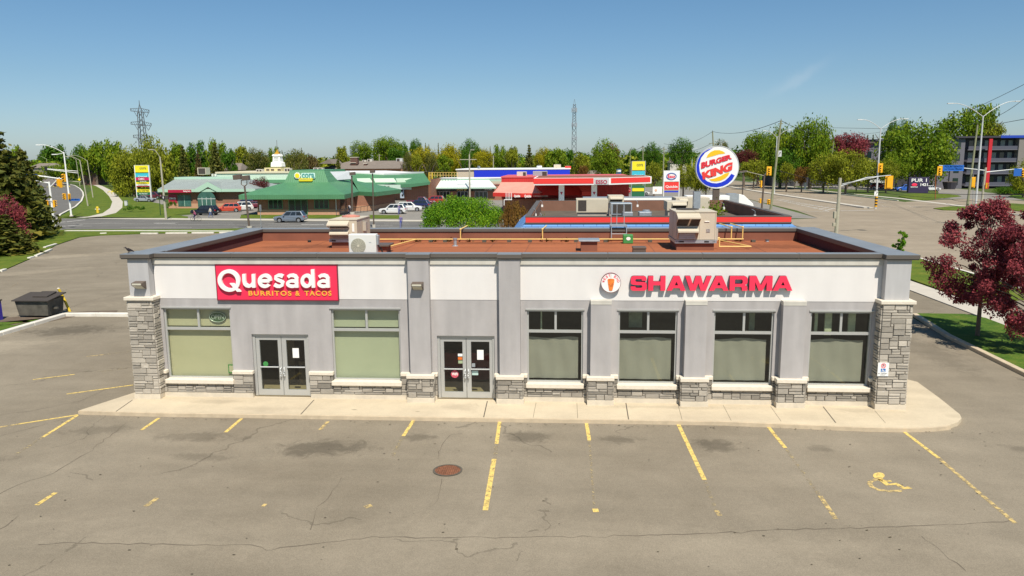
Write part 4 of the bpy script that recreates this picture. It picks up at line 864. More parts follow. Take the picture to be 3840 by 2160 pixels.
for i, (x, y) in enumerate(((25.6, 10.1), (3.6, 9.9))):
    o = T('roof_drain', ['small grey overflow scupper on the right part of the back parapet', 'small dark drain on the left part of the roof'][i], 'drain', (x, y, 5)); m = MB(); m.cyl((x, y, 4.99), (x, y, 5.09), .09, .07, n=12); P('body', m, M['galv'] if i == 0 else M['dark'], o); m = MB(); m.cyl((x, y, 5.09), (x, y, 5.11), .11, n=12); P('cap', m, M['brown'], o)
# yellow gas line
o = T('gas_pipe', 'long yellow gas pipe on small blocks along the back of the brown roof', 'gas pipe', (14, 9.9, 5)); PG = .029
m = MB(); m.tube([(7.0, 9.9, 5.14), (24.45, 9.9, 5.14)], PG, 8); m.tube([(8.9, 9.9, 5.14), (8.2, 6.6, 5.12)], PG, 8); m.tube([(6.9, 8.9, 5.35), (6.9, 9.9, 5.14)], PG, 8); P('main_pipe', m, M['gaspipe'], o, smooth=False)
for x, zt in ((11.05, 5.62), (15.0, 5.62), (23.88, 5.70), (24.40, 5.70)):
    m = MB(); m.tube([(x, 9.9, 5.14), (x, 9.9, zt)], PG, 8); m.tube([(x, 9.9, zt), (x+(.16 if x < 20 else -.3), 11.25, zt+.06)], PG, 8); m.sphere((x, 9.9, zt), .05, .05, .05, 8, 6); P('riser', m, M['gaspipe'], o)
m = MB(); m.tube([(22.62, 6.9, 5.5), (22.75, 6.9, 5.5), (22.75, 6.9, 5.12), (24.1, 6.9, 5.12), (23.1, 9.9, 5.14)], PG, 8); P('branch_pipe', m, M['gaspipe'], o)
m = MB()
for x in (9.6, 10.3, 12.2, 13.4, 14.4, 16.6, 18.0, 20.1, 24.9): m.box(x-.09, x+.09, 9.78, 10.02, 5.0, 5.1)
P('support_block', m, M['joint'], o)
weed = leafmat('dry_weed', (.05, .03, .01), (.10, .07, .02), (.12, .12, .03))
def tuft(mb, c, r, n, s, rnd, flat=.6):
    for _ in range(n):
        p = Vector(c)+Vector((rnd.gauss(0, r), rnd.gauss(0, r), abs(rnd.gauss(0, r*flat)))); d = Vector((rnd.uniform(-1, 1), rnd.uniform(-1, 1), rnd.uniform(-.3, 1))).normalized(); q = d.cross(Vector((rnd.random(), rnd.random(), rnd.random()))).normalized()
        mb.face([p, p+q*s*.4, p+d*s, p-q*s*.4])
for i, x in enumerate((8.2, 8.9, 9.75, 10.5, 11.45, 12.6, 15.2, 16.1, 17.3, 18.1, 23.5, 24.2)):
    rnd = random.Random(i+50); m = MB(); tuft(m, (x, 10.0, 5.02), .09, 26, .09, rnd); o = P('weed_tuft', m, weed, smooth=False); tag(o, 'dry weed tuft growing along the yellow pipe on the brown roof', 'weed', 'weeds on the roof')
# ladder platform over the back parapet
o = T('roof_ladder', 'galvanised ladder platform with tall handrails hooked over the back parapet', 'ladder', (18.66, 10.9, 5.0))
m = MB(); m.box(18.26, 19.06, 10.35, 11.4, 5.70, 5.74); P('platform', m, M['galv'], o); m = MB()
for x in (18.30, 19.02):
    m.tube([(x, 10.4, 5.70), (x, 10.25, 5.15)], .022, 6); m.tube([(x, 11.4, 5.7), (x, 11.4, 3.2)], .022, 6)
m.tube([(18.30, 10.3, 5.35), (19.02, 10.3, 5.35)], .018, 6); P('leg_frame', m, M['galv'], o)
for x in (18.34, 18.62, 18.98):
    m = MB(); m.tube([(x, 11.4, 5.7), (x, 11.4, 6.60), (x, 11.9, 6.70), (x, 11.95, 6.2)] if x > 18.9 else [(x, 11.4, 5.7), (x, 11.4, 6.72)], .02, 6); P('handrail', m, M['galv'], o)
m = MB()
for k in range(6): m.tube([(18.30, 11.4, 5.4-k*.33), (19.02, 11.4, 5.4-k*.33)], .016, 6)
P('rung', m, M['galv'], o)
# crow on the corner
blk = mat('crow_feather', (.018, .012, .014), .6)
m = MB(); c0 = Vector((.02, .30, 5.60)); 
L_ = [((-.115, 0, .20), .012), ((-.10, 0, .205), .022), ((-.075, 0, .205), .034), ((-.045, 0, .18), .036), ((-.01, 0, .14), .052), ((.04, 0, .115), .058), ((.09, 0, .10), .046), ((.14, 0, .085), .026), ((.23, 0, .06), .018), ((.24, 0, .058), .006)]
loops = []
for (x, y, z), r in L_:
    loops.append([c0+Vector((x, r*cos(t)*(1 if r > .03 else 1.2), z+r*sin(t)*(.9 if r > .03 else .6))) for t in [2*pi*i/10 for i in range(10)]])
m.loft(loops); cw = T('crow', 'black crow standing on the front left corner of the roof coping', 'bird', (.02, .30, 5.60)); P('body', m, blk, cw, smooth=True)
m = MB(); m.cyl(c0+Vector((-.115, 0, .205)), c0+Vector((-.17, 0, .193)), .012, .002, 8); P('beak', m, blk, cw)
for s in (-1, 1):
    m = MB(); m.loft([[c0+Vector((x, s*(w_+.006), z)) for x, z in ((-.03, .16), (-.01, .19), (.08, .15), (.19, .085), (.21, .065), (.12, .09), (.03, .11))] for w_ in (.045, .055)]); P('wing', m, blk, cw)
    m = MB(); m.tube([c0+Vector((.025, s*.02, .085)), c0+Vector((.035, s*.022, .04)), c0+Vector((.02, s*.022, 0))], .006, 6); m.tube([c0+Vector((.05, s*.022, .003)), c0+Vector((-.03, s*.022, .003))], .005, 5); P('leg', m, blk, cw)

# ------------------------------------------------------------------ skip, post, bin on the left lot
o = T('dumpster', 'dark grey rubbish skip with a black sloping lid beside the kerb corner', 'dumpster', (-14.9, 15.9, 0))
dg = mat('skip_steel', (.105, .095, .075), .8, var=.45, scale=2.5); dm = mat('skip_side', (.13, .095, .11), .7, var=.2)
m = MB(); x0, x1, y0, y1 = -15.95, -13.95, 15.2, 16.7
m.loft([[(x0+.12, y0+.1, .12), (x1-.10, y0+.1, .12), (x1-.10, y1-.05, .12), (x0+.12, y1-.05, .12)], [(x0, y0, .98), (x1, y0, .98), (x1, y1, 1.05), (x0, y1, 1.05)]]); c = P('bin_body', m, dg, o)
m = MB(); m.add([(x0-.12, y0-.12, 1.0), (x1+.12, y0-.12, 1.0), (x1+.12, y1+.08, 1.22), (x0-.12, y1+.08, 1.22), (x0-.12, y0-.12, 1.05), (x1+.12, y0-.12, 1.05), (x1+.12, y1+.08, 1.28), (x0-.12, y1+.08, 1.28)], [(0,3,2,1), (4,5,6,7), (0,1,5,4), (1,2,6,5), (2,3,7,6), (3,0,4,7)]); P('lid', m, M['filter'], c)
m = MB(); m.add([(x0+.75, y0+.5, 1.15), (x1-.35, y0+.5, 1.15), (x1-.35, y1-.1, 1.30), (x0+.75, y1-.1, 1.30), (x0+.75, y0+.5, 1.2), (x1-.35, y0+.5, 1.2), (x1-.35, y1-.1, 1.36), (x0+.75, y1-.1, 1.36)], [(0,3,2,1), (4,5,6,7), (0,1,5,4), (1,2,6,5), (2,3,7,6), (3,0,4,7)]); P('inner_lid', m, M['filter'], c)
m = MB(); m.box(x0-.2, x0, y0+.5, y0+.65, .45, .55); m.box(x1-.05, x1+.2, y0+.5, y0+.65, .45, .55); P('lift_pocket', m, dg, c)
o = T('bollard', 'leaning yellow steel post beside the grey rubbish skip', 'post', (-14.05, 17.1, 0)); a = G(264, 1168); b = AY(219, 1082, a.y-.2)
m = MB(); m.tube([(a.x, a.y, -.1), (a.x-.35, a.y, .85), (b.x, b.y, b.z)], .075, 12); P('post', m, M['yellow'], o); m = MB(); m.sphere(tuple(b), .08, .08, .05, 12, 6); P('cap', m, M['cap'], o)
o = T('recycling_bin', 'edge of a dark blue purple bin at the left edge of the lot', 'bin', (-17.8, 14.4, 0)); a = G(-45, 1205)
m = MB(); m.loft([[(a.x-.4, a.y-.3, 0), (a.x+.55, a.y-.3, 0), (a.x+.55, a.y+.5, 0), (a.x-.4, a.y+.5, 0)], [(a.x-.5, a.y-.4, 1.1), (a.x+.45, a.y-.4, 1.1), (a.x+.45, a.y+.6, 1.1), (a.x-.5, a.y+.6, 1.1)]]); P('body', m, mat('bin_blue', (.05, .035, .32), .5), o); m = MB(); m.box(a.x-.55, a.x+.5, a.y-.45, a.y+.65, 1.1, 1.17); P('lid', m, M['filter'], o)
for i, (xa, ya, xb, yb) in enumerate(((528, 877.5, 592, 877.5), (622, 876.5, 702, 876), (720, 875.5, 802, 875), (823, 874.5, 873, 874), (167, 931, 210, 918), (134, 963, 192, 938), (108, 971, 124, 967), (1, 1020, 20, 1014), (375, 878, 400, 877))):
    a, b = G(xa, ya), G(xb, yb); o = P('parking_kerb', kerbline([a, b], .3, 0, .16), M['kerbw'], bevel=.03); tag(o, 'loose pale concrete kerb block along the lawn edge of the back lot', 'kerb block', 'kerb blocks edging the back lot')

# ------------------------------------------------------------------ buildings beyond
M['bred'] = mat('fascia_red', (.80, .045, .035), .5, var=.03); M['bblue'] = mat('blue_shingle', (.10, .25, .52), .85)
def shingle(m, c1, c2):
    L = m.node_tree.links; b = m.node_tree.nodes['Principled BSDF']; tc = N(m, 'ShaderNodeTexCoord'); br = N(m, 'ShaderNodeTexBrick'); br.inputs['Scale'].default_value = 1; br.inputs['Brick Width'].default_value = .9; br.inputs['Row Height'].default_value = .16; br.inputs['Mortar Size'].default_value = .015
    mp = N(m, 'ShaderNodeMapping'); mp.inputs['Rotation'].default_value = (RD(90), 0, 0); L.new(tc.outputs['Object'], mp.inputs[0]); L.new(mp.outputs[0], br.inputs['Vector'])
    br.inputs['Color1'].default_value = (*c1, 1); br.inputs['Color2'].default_value = (*c2, 1); br.inputs['Mortar'].default_value = (c1[0]*.3, c1[1]*.3, c1[2]*.4, 1); L.new(br.outputs['Color'], b.inputs['Base Color'])
shingle(M['bblue'], (.10, .24, .50), (.13, .29, .56))
M['brick'] = brickmat('red_brick', (.33, .13, .07), (.27, .10, .06), (.30, .22, .16)); M['brickl'] = brickmat('pale_brick', (.56, .30, .17), (.50, .26, .15), (.45, .33, .24))
M['brickd'] = brickmat('dark_brick', (.15, .075, .055), (.12, .06, .045), (.14, .10, .08))
M['dwin'] = mat('dark_window', (.015, .03, .028), .08, spec=.7, var=.4, scale=.8)
def ribbed(name, c, axis=0, pitch=.4, dk=.72, var=.08):
    m = mat(name, c, .5, var=var, scale=.7); L = m.node_tree.links; n = m.node_tree.nodes; b = n['Principled BSDF']; tc = N(m, 'ShaderNodeTexCoord'); sp = N(m, 'ShaderNodeSeparateXYZ'); L.new(tc.outputs['Object'], sp.inputs[0])
    fr = N(m, 'ShaderNodeMath', operation='DIVIDE'); L.new(sp.outputs[axis], fr.inputs[0]); fr.inputs[1].default_value = pitch; f2 = N(m, 'ShaderNodeMath', operation='FRACT'); L.new(fr.outputs[0], f2.inputs[0])
    ab = N(m, 'ShaderNodeMath', operation='GREATER_THAN'); L.new(f2.outputs[0], ab.inputs[0]); ab.inputs[1].default_value = .84
    bp = N(m, 'ShaderNodeBump'); bp.inputs['Strength'].default_value = 1; bp.inputs['Distance'].default_value = .04; L.new(ab.outputs[0], bp.inputs['Height']); L.new(bp.outputs[0], b.inputs['Normal']); return m
M['gsea'] = ribbed('green_standing_seam', (.085, .235, .11)); M['gsea2'] = ribbed('green_standing_seam_side', (.085, .235, .11), 1); M['gfas'] = mat('green_fascia', (.11, .30, .15), .5)
M['pgsea'] = ribbed('grey_green_seam', (.30, .335, .315), pitch=.5); M['pgfas'] = mat('pale_green_fascia', (.42, .60, .47), .5); M['wsea'] = ribbed('white_seam', (.68, .72, .68), pitch=.45)
M['cream2'] = mat('cream_board', (.66, .60, .42), .7); M['shing'] = mat('brown_shingle', (.20, .165, .135), .95, var=.15, scale=1); M['plum'] = mat('bank_red', (.42, .01, .05), .5)
def winp(parent, x0, x1, y, z0, z1, nx=2, fm='gfas', deep=.12):
    m = MB()
    m.box(x0, x1, y-.03, y+.02, z0, z0+.07); m.box(x0, x1, y-.03, y+.02, z1-.07, z1)
    for i in range(nx+1): x = x0+(x1-x0)*i/nx; m.box(x-.04, x+.04, y-.035, y+.02, z0+.07, z1-.07)
    f = P('window', m, M[fm], parent); g = MB(); g.box(x0+.02, x1-.02, y-.012, y-.002, z0+.02, z1-.02); P('pane', g, M['dwin'], f); return f

# restaurant behind: red fascia, blue shingled skirt, sunken roof crowded with machines
o = T('restaurant_building', 'restaurant right behind the shop, red fascia over blue shingle skirt, sunken dark roof', 'building', (22.3, 37, 0))
bx0, bx1, by0, by1, bz = 13.3, 31.45, 26.9, 48.3, 5.0
m = MB(); m.box(bx0+.6, bx1-.6, by0+.6, by1-.6, -.05, 3.6); P('wall', m, M['brickd'], o)
m = MB(); e = 1.5; A_ = [(bx0-e, by0-e), (bx1+e, by0-e), (bx1+e, by1+.2), (bx0-e, by1+.2)]; B_ = [(bx0, by0), (bx1, by0), (bx1, by1), (bx0, by1)]
m.loft([[(x, y, 3.35) for x, y in A_], [(x, y, 4.50) for x, y in B_]], cap=False); m.box(bx0-e, bx1+e, by0-e, by0-e+.08, 3.1, 3.35); P('shingle_skirt', m, M['bblue'], o)
m = MB()
for x0, x1, y0, y1 in ((bx0, bx1, by0-.06, by0+.30), (bx0, bx0+.35, by0+.3, by1), (bx1-.35, bx1, by0+.3, by1), (bx0+.35, bx1-.35, by1-.3, by1)): m.box(x0, x1, y0, y1, 4.45, bz)
P('parapet', m, M['roofd'], o)
m = MB(); m.box(bx0+.02, bx1-.02, by0-.10, by0-.065, 4.60, 4.95); P('fascia_front', m, M['bred'], o); m = MB(); m.box(bx0-.02, bx1+.02, by0-.11, by0+.32, 4.955, 5.02); m.box(bx0-.02, bx1+.02, by0-.12, by0-.06, 4.52, 4.60)
m.box(bx0-.03, bx0+.36, by0+.32, by1, bz, 5.03); m.box(bx1-.36, bx1+.03, by0+.32, by1, bz, 5.03); m.box(bx0+.36, bx1-.36, by1-.3, by1+.02, bz, 5.03); P('coping', m, M['coping'], o)
dkroof = mat('dark_roof', (.11, .085, .06), .95, var=.35, scale=.8); brp = mat('brown_panel', (.20, .10, .065), .9, var=.15, scale=1)
m = MB(); m.face([(bx0+.3, by0+.2, 4.05), (bx1-.3, by0+.2, 4.05), (bx1-.3, by1-.2, 4.05), (bx0+.3, by1-.2, 4.05)]); P('roof', m, dkroof, o)
m = MB(); m.box(bx0+.36, bx1-.36, by1-.36, by1-.31, 4.0, 4.96); m.box(bx0+.36, bx0+.42, by0+.3, by1-.36, 4.0, 4.96); m.box(bx1-.42, bx1-.36, by0+.3, by1-.36, 4.0, 4.96); m.box(bx0+.42, bx1-.42, by0+.3, by0+.36, 4.0, 4.96); P('inner_lining', m, brp, o)
def bkbox(name, label, cat, px0, px1, pyt, pyb, Y, dep, mt='beige', zb=4.05, hoodr=None, fan=None):
    a = AY(px0, pyt, Y); b = AY(px1, pyb, Y); zb = max(4.06, min(b.z, a.z-.4)); o = T(name, label, cat, ((a.x+b.x)/2, Y+dep/2, 4.05))
    if zb > 4.3: m = MB(); m.box(a.x+.1, b.x-.1, Y+.1, Y+dep-.1, 4.04, zb); P('stand', m, M['beiged'], o)
    m = MB(); m.box(a.x, b.x, Y, Y+dep, zb, a.z); c = P('cabinet', m, M[mt], o, bevel=.02)
    if fan: m = MB(); m.box(a.x+(b.x-a.x)*fan[0], a.x+(b.x-a.x)*fan[1], Y-.02, Y-.005, zb+.12, a.z-.08); P('coil_grille', m, M['filter'], c)
    if hoodr: m = MB(); hood(m, a.x+(b.x-a.x)*hoodr[0], a.x+(b.x-a.x)*hoodr[1], Y, zb+.3*(a.z-zb), a.z-.08, .4); P('hood', m, M[mt], c); m = MB(); m.box(a.x+(b.x-a.x)*hoodr[0]+.05, a.x+(b.x-a.x)*hoodr[1]-.05, Y-.02, Y-.004, zb+.3*(a.z-zb), a.z-.2); P('filter', m, M['filter'], c)
    return o, a, b
bkbox('rooftop_unit', 'long beige rooftop unit with dark square grille, left on the sunken restaurant roof', 'air conditioner', 2161, 2280, 747, 797, 31, 1.9, fan=(.06, .32))
bkbox('rooftop_unit', 'beige unit with a hood beside the silver round fan on the restaurant roof', 'air conditioner', 2282, 2340, 734, 762, 40, 2.2, hoodr=(.1, .9))
bkbox('rooftop_unit', 'grey finned condenser behind the ladder on the restaurant roof', 'air conditioner', 2291, 2370, 762, 806, 29.5, 1.4, 'galv', fan=(.1, .95))
bkbox('rooftop_unit', 'beige unit with one rain hood, left of the steel duct stack', 'air conditioner', 2502, 2576, 756, 790, 36, 2.2, hoodr=(.25, .95))
bkbox('rooftop_unit', 'beige unit with dark screen panel behind the steel duct stack', 'air conditioner', 2534, 2660, 742, 790, 42, 2.6, hoodr=(.1, .35))
bkbox('duct_box', 'low galvanised box beneath the silver round fan', 'duct box', 2398, 2440, 796, 806, 29, 1.2, 'galv'); bkbox('duct_box', 'small galvanised box beside the foot of the ladder rails', 'duct box', 2336, 2373, 796, 806, 28.6, .8, 'galv')
a = AY(2424, 755, 34); o = T('exhaust_fan', 'round silver exhaust fan in the middle of the sunken restaurant roof', 'exhaust fan', (a.x, 34, 4.05))
m = MB(); zb = 4.05
for z0, z1, r0, r1 in ((4.05, 4.35, .32, .32), (4.35, 4.5, .30, .42), (4.5, 4.78, .44, .44), (4.78, 4.85, .46, .42), (4.85, 5.0, .30, .28)): m.cyl((a.x, 34, z0), (a.x, 34, z1), r0, r1, 20)
P('housing', m, M['galv'], o)
a = AY(2616, 718, 33.5); b = AY(2616, 790, 33.5); o = T('duct_stack', 'tall square steel duct stack rising from the restaurant roof below the round sign', 'duct', (a.x, 33.5, 4.05)); m = MB(); m.box(a.x-.26, a.x+.24, 33.5, 34.1, 4.9, a.z); P('upper_duct', m, M['galv'], o); m = MB(); m.box(a.x-.25, a.x+.23, 33.5, 34.1, 4.05, 4.9); P('lower_duct', m, mat('rusty_steel', (.30, .20, .16), .6, metal=.3, var=.3, scale=5), o); m = MB(); m.box(a.x-.22, a.x+.20, 33.53, 34.07, a.z, a.z+.02); P('opening', m, M['dark'], o)
m = MB(); m.cyl((a.x-.9, 33.8, 4.5), (a.x-.26, 33.8, 4.5), .22, n=14); P('elbow_duct', m, M['galv'], o)
for i, (px, py, Y) in enumerate(((2744, 796, 33), (2716, 800, 31.5))):
    a = AY(px, py, Y); o = T('vent_pipe', ['white vent pipe on the right part of the sunken restaurant roof', 'short dark vent pipe left of the white one on the restaurant roof'][i], 'vent pipe', (a.x, Y, 4.05)); m = MB(); m.cyl((a.x, Y, 4.04), (a.x, Y, 4.45-.15*i), .1, n=12); P('pipe', m, M['wht'] if i == 0 else M['brown'], o); m = MB(); m.cyl((a.x, Y, 4.45-.15*i), (a.x, Y, 4.5-.15*i), .13, n=12); P('cap', m, M['galv'], o)
o = T('pipe_run', 'pale pipes and conduits criss-crossing the restaurant roof', 'pipes', (22, 33, 4.05)); m = MB()
for pts in ([(20.3, 32, 4.3), (26.5, 32, 4.3)], [(20.5, 33.5, 4.5), (25.5, 33.5, 4.5)], [(21.8, 33.5, 4.5), (24.3, 30, 4.2), (26, 30, 4.2)], [(18.4, 30.5, 4.25), (21, 30.5, 4.25)]): m.tube(pts, .05, 6)
P('conduit', m, mat('pipe_buff', (.42, .33, .23), .7), o)
for i, (px, py, Y) in enumerate(((2033, 758, 46.5), (2032, 800, 28.5), (2008, 784, 34), (2391, 757, 46), (2715, 760, 42), (2832, 786, 32))):
    a = AY(px, py, Y); o = T('roof_floodlight', 'small white floodlight on a bent arm at the restaurant parapet', 'floodlight', (a.x, Y, 4.05), 'floodlights around the restaurant parapet'); m = MB(); m.tube([(a.x, Y, 4.7), (a.x, Y, 5.0), (a.x-.15, Y+.3, 5.12), (a.x-.15, Y+.5, 5.12)], .02, 6); P('arm', m, M['galv'], o); m = MB(); m.box(a.x-.09, a.x+.09, Y-.06, Y+.08, 4.5, 4.72); P('lamp_head', m, M['wht'], o, bevel=.02)

# round restaurant sign on its pole
o = T('pole_sign', 'large round white pole sign, red words between yellow bun shapes and a blue crescent', 'sign', (30.75, 50, 0))
cx, cz = AY(2688, 627, 50).x, AY(2688, 627, 50).z; SR = 2.03; ys = 49.7
m = shape([ell(cx, cz, SR, SR, 64)], .6)
for v in m.v: v.y += ys
P('disc', m, [M['wht'], M['alu']], o)
def zsp(zx_, zy): p = AY(2300+zx_*.24845, 480+zy*.24845, ys-.02); return (p.x, p.z)
sb_ = mat('sign_blue_gloss', (.012, .035, .55), .4); sy_ = mat('sign_yellow_gloss', (.90, .52, .015), .4); sg_ = mat('sign_grey', (.55, .56, .55), .5)
def plate(pts, mm, y, nm, d=.02):
    g = shape([pts] if not isinstance(pts[0][0], tuple) else pts, d)
    for v in g.v: v.y += y
    P(nm, g, mm, o)
# blue crescent: outer disc arc and offset inner arc
out = [zsp(*p) for p in ((1500, 300), (1420, 330), (1340, 385), (1282, 460), (1252, 550), (1248, 640), (1275, 735), (1325, 805), (1390, 855), (1470, 888), (1560, 895), (1650, 878), (1730, 840), (1795, 780), (1832, 715), (1782, 690), (1740, 745), (1690, 790), (1630, 820), (1560, 835), (1490, 830), (1420, 805), (1350, 750), (1305, 660), (1295, 560), (1325, 450), (1385, 370))]
plate(out, sb_, ys-.02, 'crescent')
plate([zsp(*p) for p in ((1405, 452), (1425, 405), (1470, 360), (1530, 335), (1600, 333), (1655, 352), (1690, 378), (1670, 388), (1600, 395), (1500, 425))], sy_, ys-.02, 'upper_bun')
plate([zsp(*p) for p in ((1445, 775), (1520, 762), (1620, 725), (1690, 685), (1755, 668), (1735, 715), (1690, 760), (1620, 795), (1540, 808), (1480, 800))], sy_, ys-.02, 'lower_bun')
def word(s, quad, nm, bold):                     # lettering warped between four corners
    g = glyphs(s, .03, bold); xs_ = [v.x for v in g.v]; zs_ = [v.z for v in g.v]; a, b, c, d = min(xs_), max(xs_), min(zs_), max(zs_)
    (bl, br, tr, tl) = [Vector(q) for q in quad]
    for v in g.v:
        s_ = (v.x-a)/(b-a); t_ = (v.z-c)/(d-c); p = (bl*(1-s_)+br*s_)*(1-t_)+(tl*(1-s_)+tr*s_)*t_; v.x = p.x; v.z = p.y; v.y += ys-.05
    P(nm, g, mat('letter_red_deep', (.72, .02, .035), .4) if s == 'BURGER' else M['bred'], o)
word('BURGER', [zsp(1325, 618), zsp(1790, 465), zsp(1780, 392), zsp(1328, 520)], 'lettering', .05)
word('KING', [zsp(1352, 782), zsp(1790, 640), zsp(1805, 505), zsp(1335, 668)], 'lettering', .06)
m = MB(); m.box(cx-.30, cx+.30, 49.75, 50.2, -.1, cz-SR+.05); P('pole', m, M['brown'], o); m = MB()
m.add([], []); m.join(shape([ell(cx, cz, SR+.03, SR+.03, 64), ell(cx, cz, SR-.03, SR-.03, 64)], .66))
for v in m.v: v.y += ys-.03
P('rim', m, sg_, o)

# white articulated truck behind the restaurant
o = T('semi_truck', 'long white semi trailer and cab parked behind the restaurant', 'truck', (27, 68, 0))
tz = 4.5
m = MB(); m.box(18.2, 30.2, 67, 69.6, 1.1, 4.35); P('trailer', m, M['wht'], o, bevel=.03); m = MB(); m.box(18.2, 30.2, 67, 69.6, 4.351, 4.40); P('trailer_roof', m, M['galv'], o)
m = MB(); m.box(30.6, 35.6, 67, 69.5, 1.0, 4.55); P('front_box', m, M['wht'], o, bevel=.03); m = MB(); m.box(35.6, 36.7, 67.1, 69.4, 1.0, 4.75); P('cab_shroud', m, M['galv'], o)
m = MB(); m.loft([[(36.7, y, .9), (36.7, y, 4.75), (37.3, y, 4.6), (38.4, y, 3.6), (38.6, y, 2.9), (39.6, y, 2.5), (39.9, y, .9)] for y in (67.1, 69.4)]); P('cab', m, M['wht'], o, bevel=.05)
m = MB()
for x in (19.5, 20.8, 22.1, 33.5, 34.8, 38.9):
    for y in (67.1, 69.3): m.cyl((x, y-.2, .5), (x, y+.2, .5), .5, n=16)
P('wheel', m, M['tyre'], o)

# green-roofed diner beyond the road
o = T('diner_building', 'brick diner with bright green standing seam roof and raised green tower', 'building', (-28, 108, 0))
E1, E2, E3, E4, E5 = [G(x, y, 2.75) for x, y in ((931, 744), (1284, 748), (1355, 733), (1411, 737), (1478, 725.5))]
E1.y = E2.y = 100.4; fh = .78
ev = [(E1.x, 100.4), (E2.x, 100.4), (-21.9, 113.5), (-17.9, 110.0), (-16.2, 123.5), (-20, 133), (-44, 133), (E1.x-1, 112)]
bz0, bz1 = 2.75, 3.5
tw = [(-33.9, 108.2), (-25.9, 108.2), (-25.9, 124.0), (-33.9, 124.0)]
tt = [(-33.3, 109.6), (-27.0, 109.6), (-27.0, 122.6), (-33.3, 122.6)]
m = MB(); m.loft([[(x, y, bz0) for x, y in ev], [(x, y, bz1) for x, y in ev]], cap=False); m.face([(x, y, bz0) for x, y in reversed(ev)]); P('fascia', m, M['gsea'], o)
m = MB(); tz0 = 5.35
def rf_(a, b, c, d): m.face([(a[0], a[1], bz1), (b[0], b[1], bz1), (c[0], c[1], tz0), (d[0], d[1], tz0)])
rf_(ev[0], ev[1], tw[1], tw[0]); P('front_roof', m, M['gsea'], o)
m = MB(); m.face([(ev[1][0], ev[1][1], bz1), (ev[2][0], ev[2][1], bz1), (-25.9, 122.0, tz0), (tw[1][0], tw[1][1], tz0)]); P('side_roof', m, M['gsea2'], o)
m = MB(); m.face([(ev[2][0], ev[2][1], bz1), (ev[3][0], ev[3][1], bz1), (-25.9, 123.9, tz0)]); m.face([(ev[3][0], ev[3][1], bz1), (ev[4][0], ev[4][1], bz1), (-25.9, 124, tz0)]); m.face([(ev[4][0], ev[4][1], bz1), (ev[5][0], ev[5][1], bz1), (tw[2][0], tw[2][1], tz0)]); P('wing_roof', m, M['gsea2'], o)
m = MB(); m.face([(ev[5][0], ev[5][1], bz1), (ev[6][0], ev[6][1], bz1), (tw[3][0], tw[3][1], tz0), (tw[2][0], tw[2][1], tz0)]); m.face([(ev[6][0], ev[6][1], bz1), (ev[7][0], ev[7][1], bz1), (ev[0][0], ev[0][1], bz1), (tw[0][0], tw[0][1], tz0), (tw[3][0], tw[3][1], tz0)]); P('back_roof', m, M['gsea2'], o)
m = MB(); m.loft([[(x, y, tz0) for x, y in tw], [(x, y, 7.35) for x, y in tt]]); P('tower', m, M['gsea'], o); m = MB(); m.loft([[(x, y, 7.35) for x, y in tt], [(x, y, 7.5) for x, y in tt]]); P('tower_cap', m, M['gfas'], o)
wx0, wx1, wy = AY(968, 800, 101.9).x, AY(1271, 800, 101.9).x, 101.9
m = MB(); m.prism([(wx0, wy), (wx1, wy), (wx1, 112.5), (-19.0, 112.5), (-18.0, 126), (-40, 131), (wx0, 125)], .95, 2.76); P('wall', m, M['brick'], o)
m = MB(); m.prism([(wx0-.06, wy-.06), (wx1+.06, wy-.06), (wx1+.06, 112.4), (-18.9, 112.4), (-17.9, 126), (-40, 131.1), (wx0-.06, 125)], -.1, .95); P('lower_wall', m, M['brickl'], o)
for x0, x1, z0, z1 in ((1008, 1060, 1.05, 2.6), (1180, 1233, 1.05, 2.6)): winp(o, AY(x0, 780, wy-.07).x, AY(x1, 780, wy-.07).x, wy-.07, z0, z1, 3)
winp(o, AY(1084, 780, wy-.09).x, AY(1153, 780, wy-.09).x, wy-.09, .1, 2.6, 3)
for y0 in (103.0, 106.5, 109.5):
    m = MB(); m.box(wx1+.03, wx1+.07, y0, y0+2.4, .3, 2.6); P('window', m, M['dwin'], o)
m = MB(); m.tube([(wx1-.4, wy-.12, 2.7), (wx1-.4, wy-.12, 0)], .06, 6); P('downpipe', m, M['wht'], o)
# diner sign: flower, word, yellow strip
def z3(zx_, zy, Y): return AY(960+zx_*.18634, 560+zy*.18634, Y)
o = T('diner_sign', 'diner sign on the green tower: yellow flower, rounded letters and a yellow strip', 'sign', (-31, 108.4, 6.3)); ys2 = 108.35
m = MB(); c_ = z3(830, 530, ys2)
fl_ = [((c_.x+(.55+.06*cos(11*t))*cos(t)), (c_.z+(.55+.06*cos(11*t))*sin(t))) for t in [2*pi*i/66 for i in range(66)]]
g = shape([fl_], .2)
for v in g.v: v.y += ys2
P('petal_ring', g, M['wht'], o); g = shape([ell(c_.x, c_.z, .40, .42)], .04)
for v in g.v: v.y += ys2-.05
P('flower_centre', g, mat('sun_yellow', (.85, .70, .02), .5), o)
a, b = z3(905, 475, ys2), z3(1190, 590, ys2); g = shape([rrect(a.x, b.x, b.z, a.z, .22)], .15)
for v in g.v: v.y += ys2+.02
P('word_backing', g, mat('mint_white', (.62, .82, .74), .5), o)
P('lettering', fit(glyphs('cora', .04, .03), a.x+.13, b.x-.1, b.z+.10, a.z-.10, ys2-.03), mat('teal_letter', (.10, .32, .30), .5), o)
a, b = z3(858, 582, ys2-.3), z3(1135, 642, ys2-.3); g = shape([rrect(a.x, b.x, b.z, a.z, .14)], .5)
for v in g.v: v.y += ys2-.3
P('yellow_strip', g, mat('strip_yellow', (.75, .62, .02), .5), o)
P('lettering', fit(glyphs('breakfast and lunch', .02, .0), a.x+.15, b.x-.15, a.z-.25, a.z-.10, ys2-.33), M['cream2'], o)
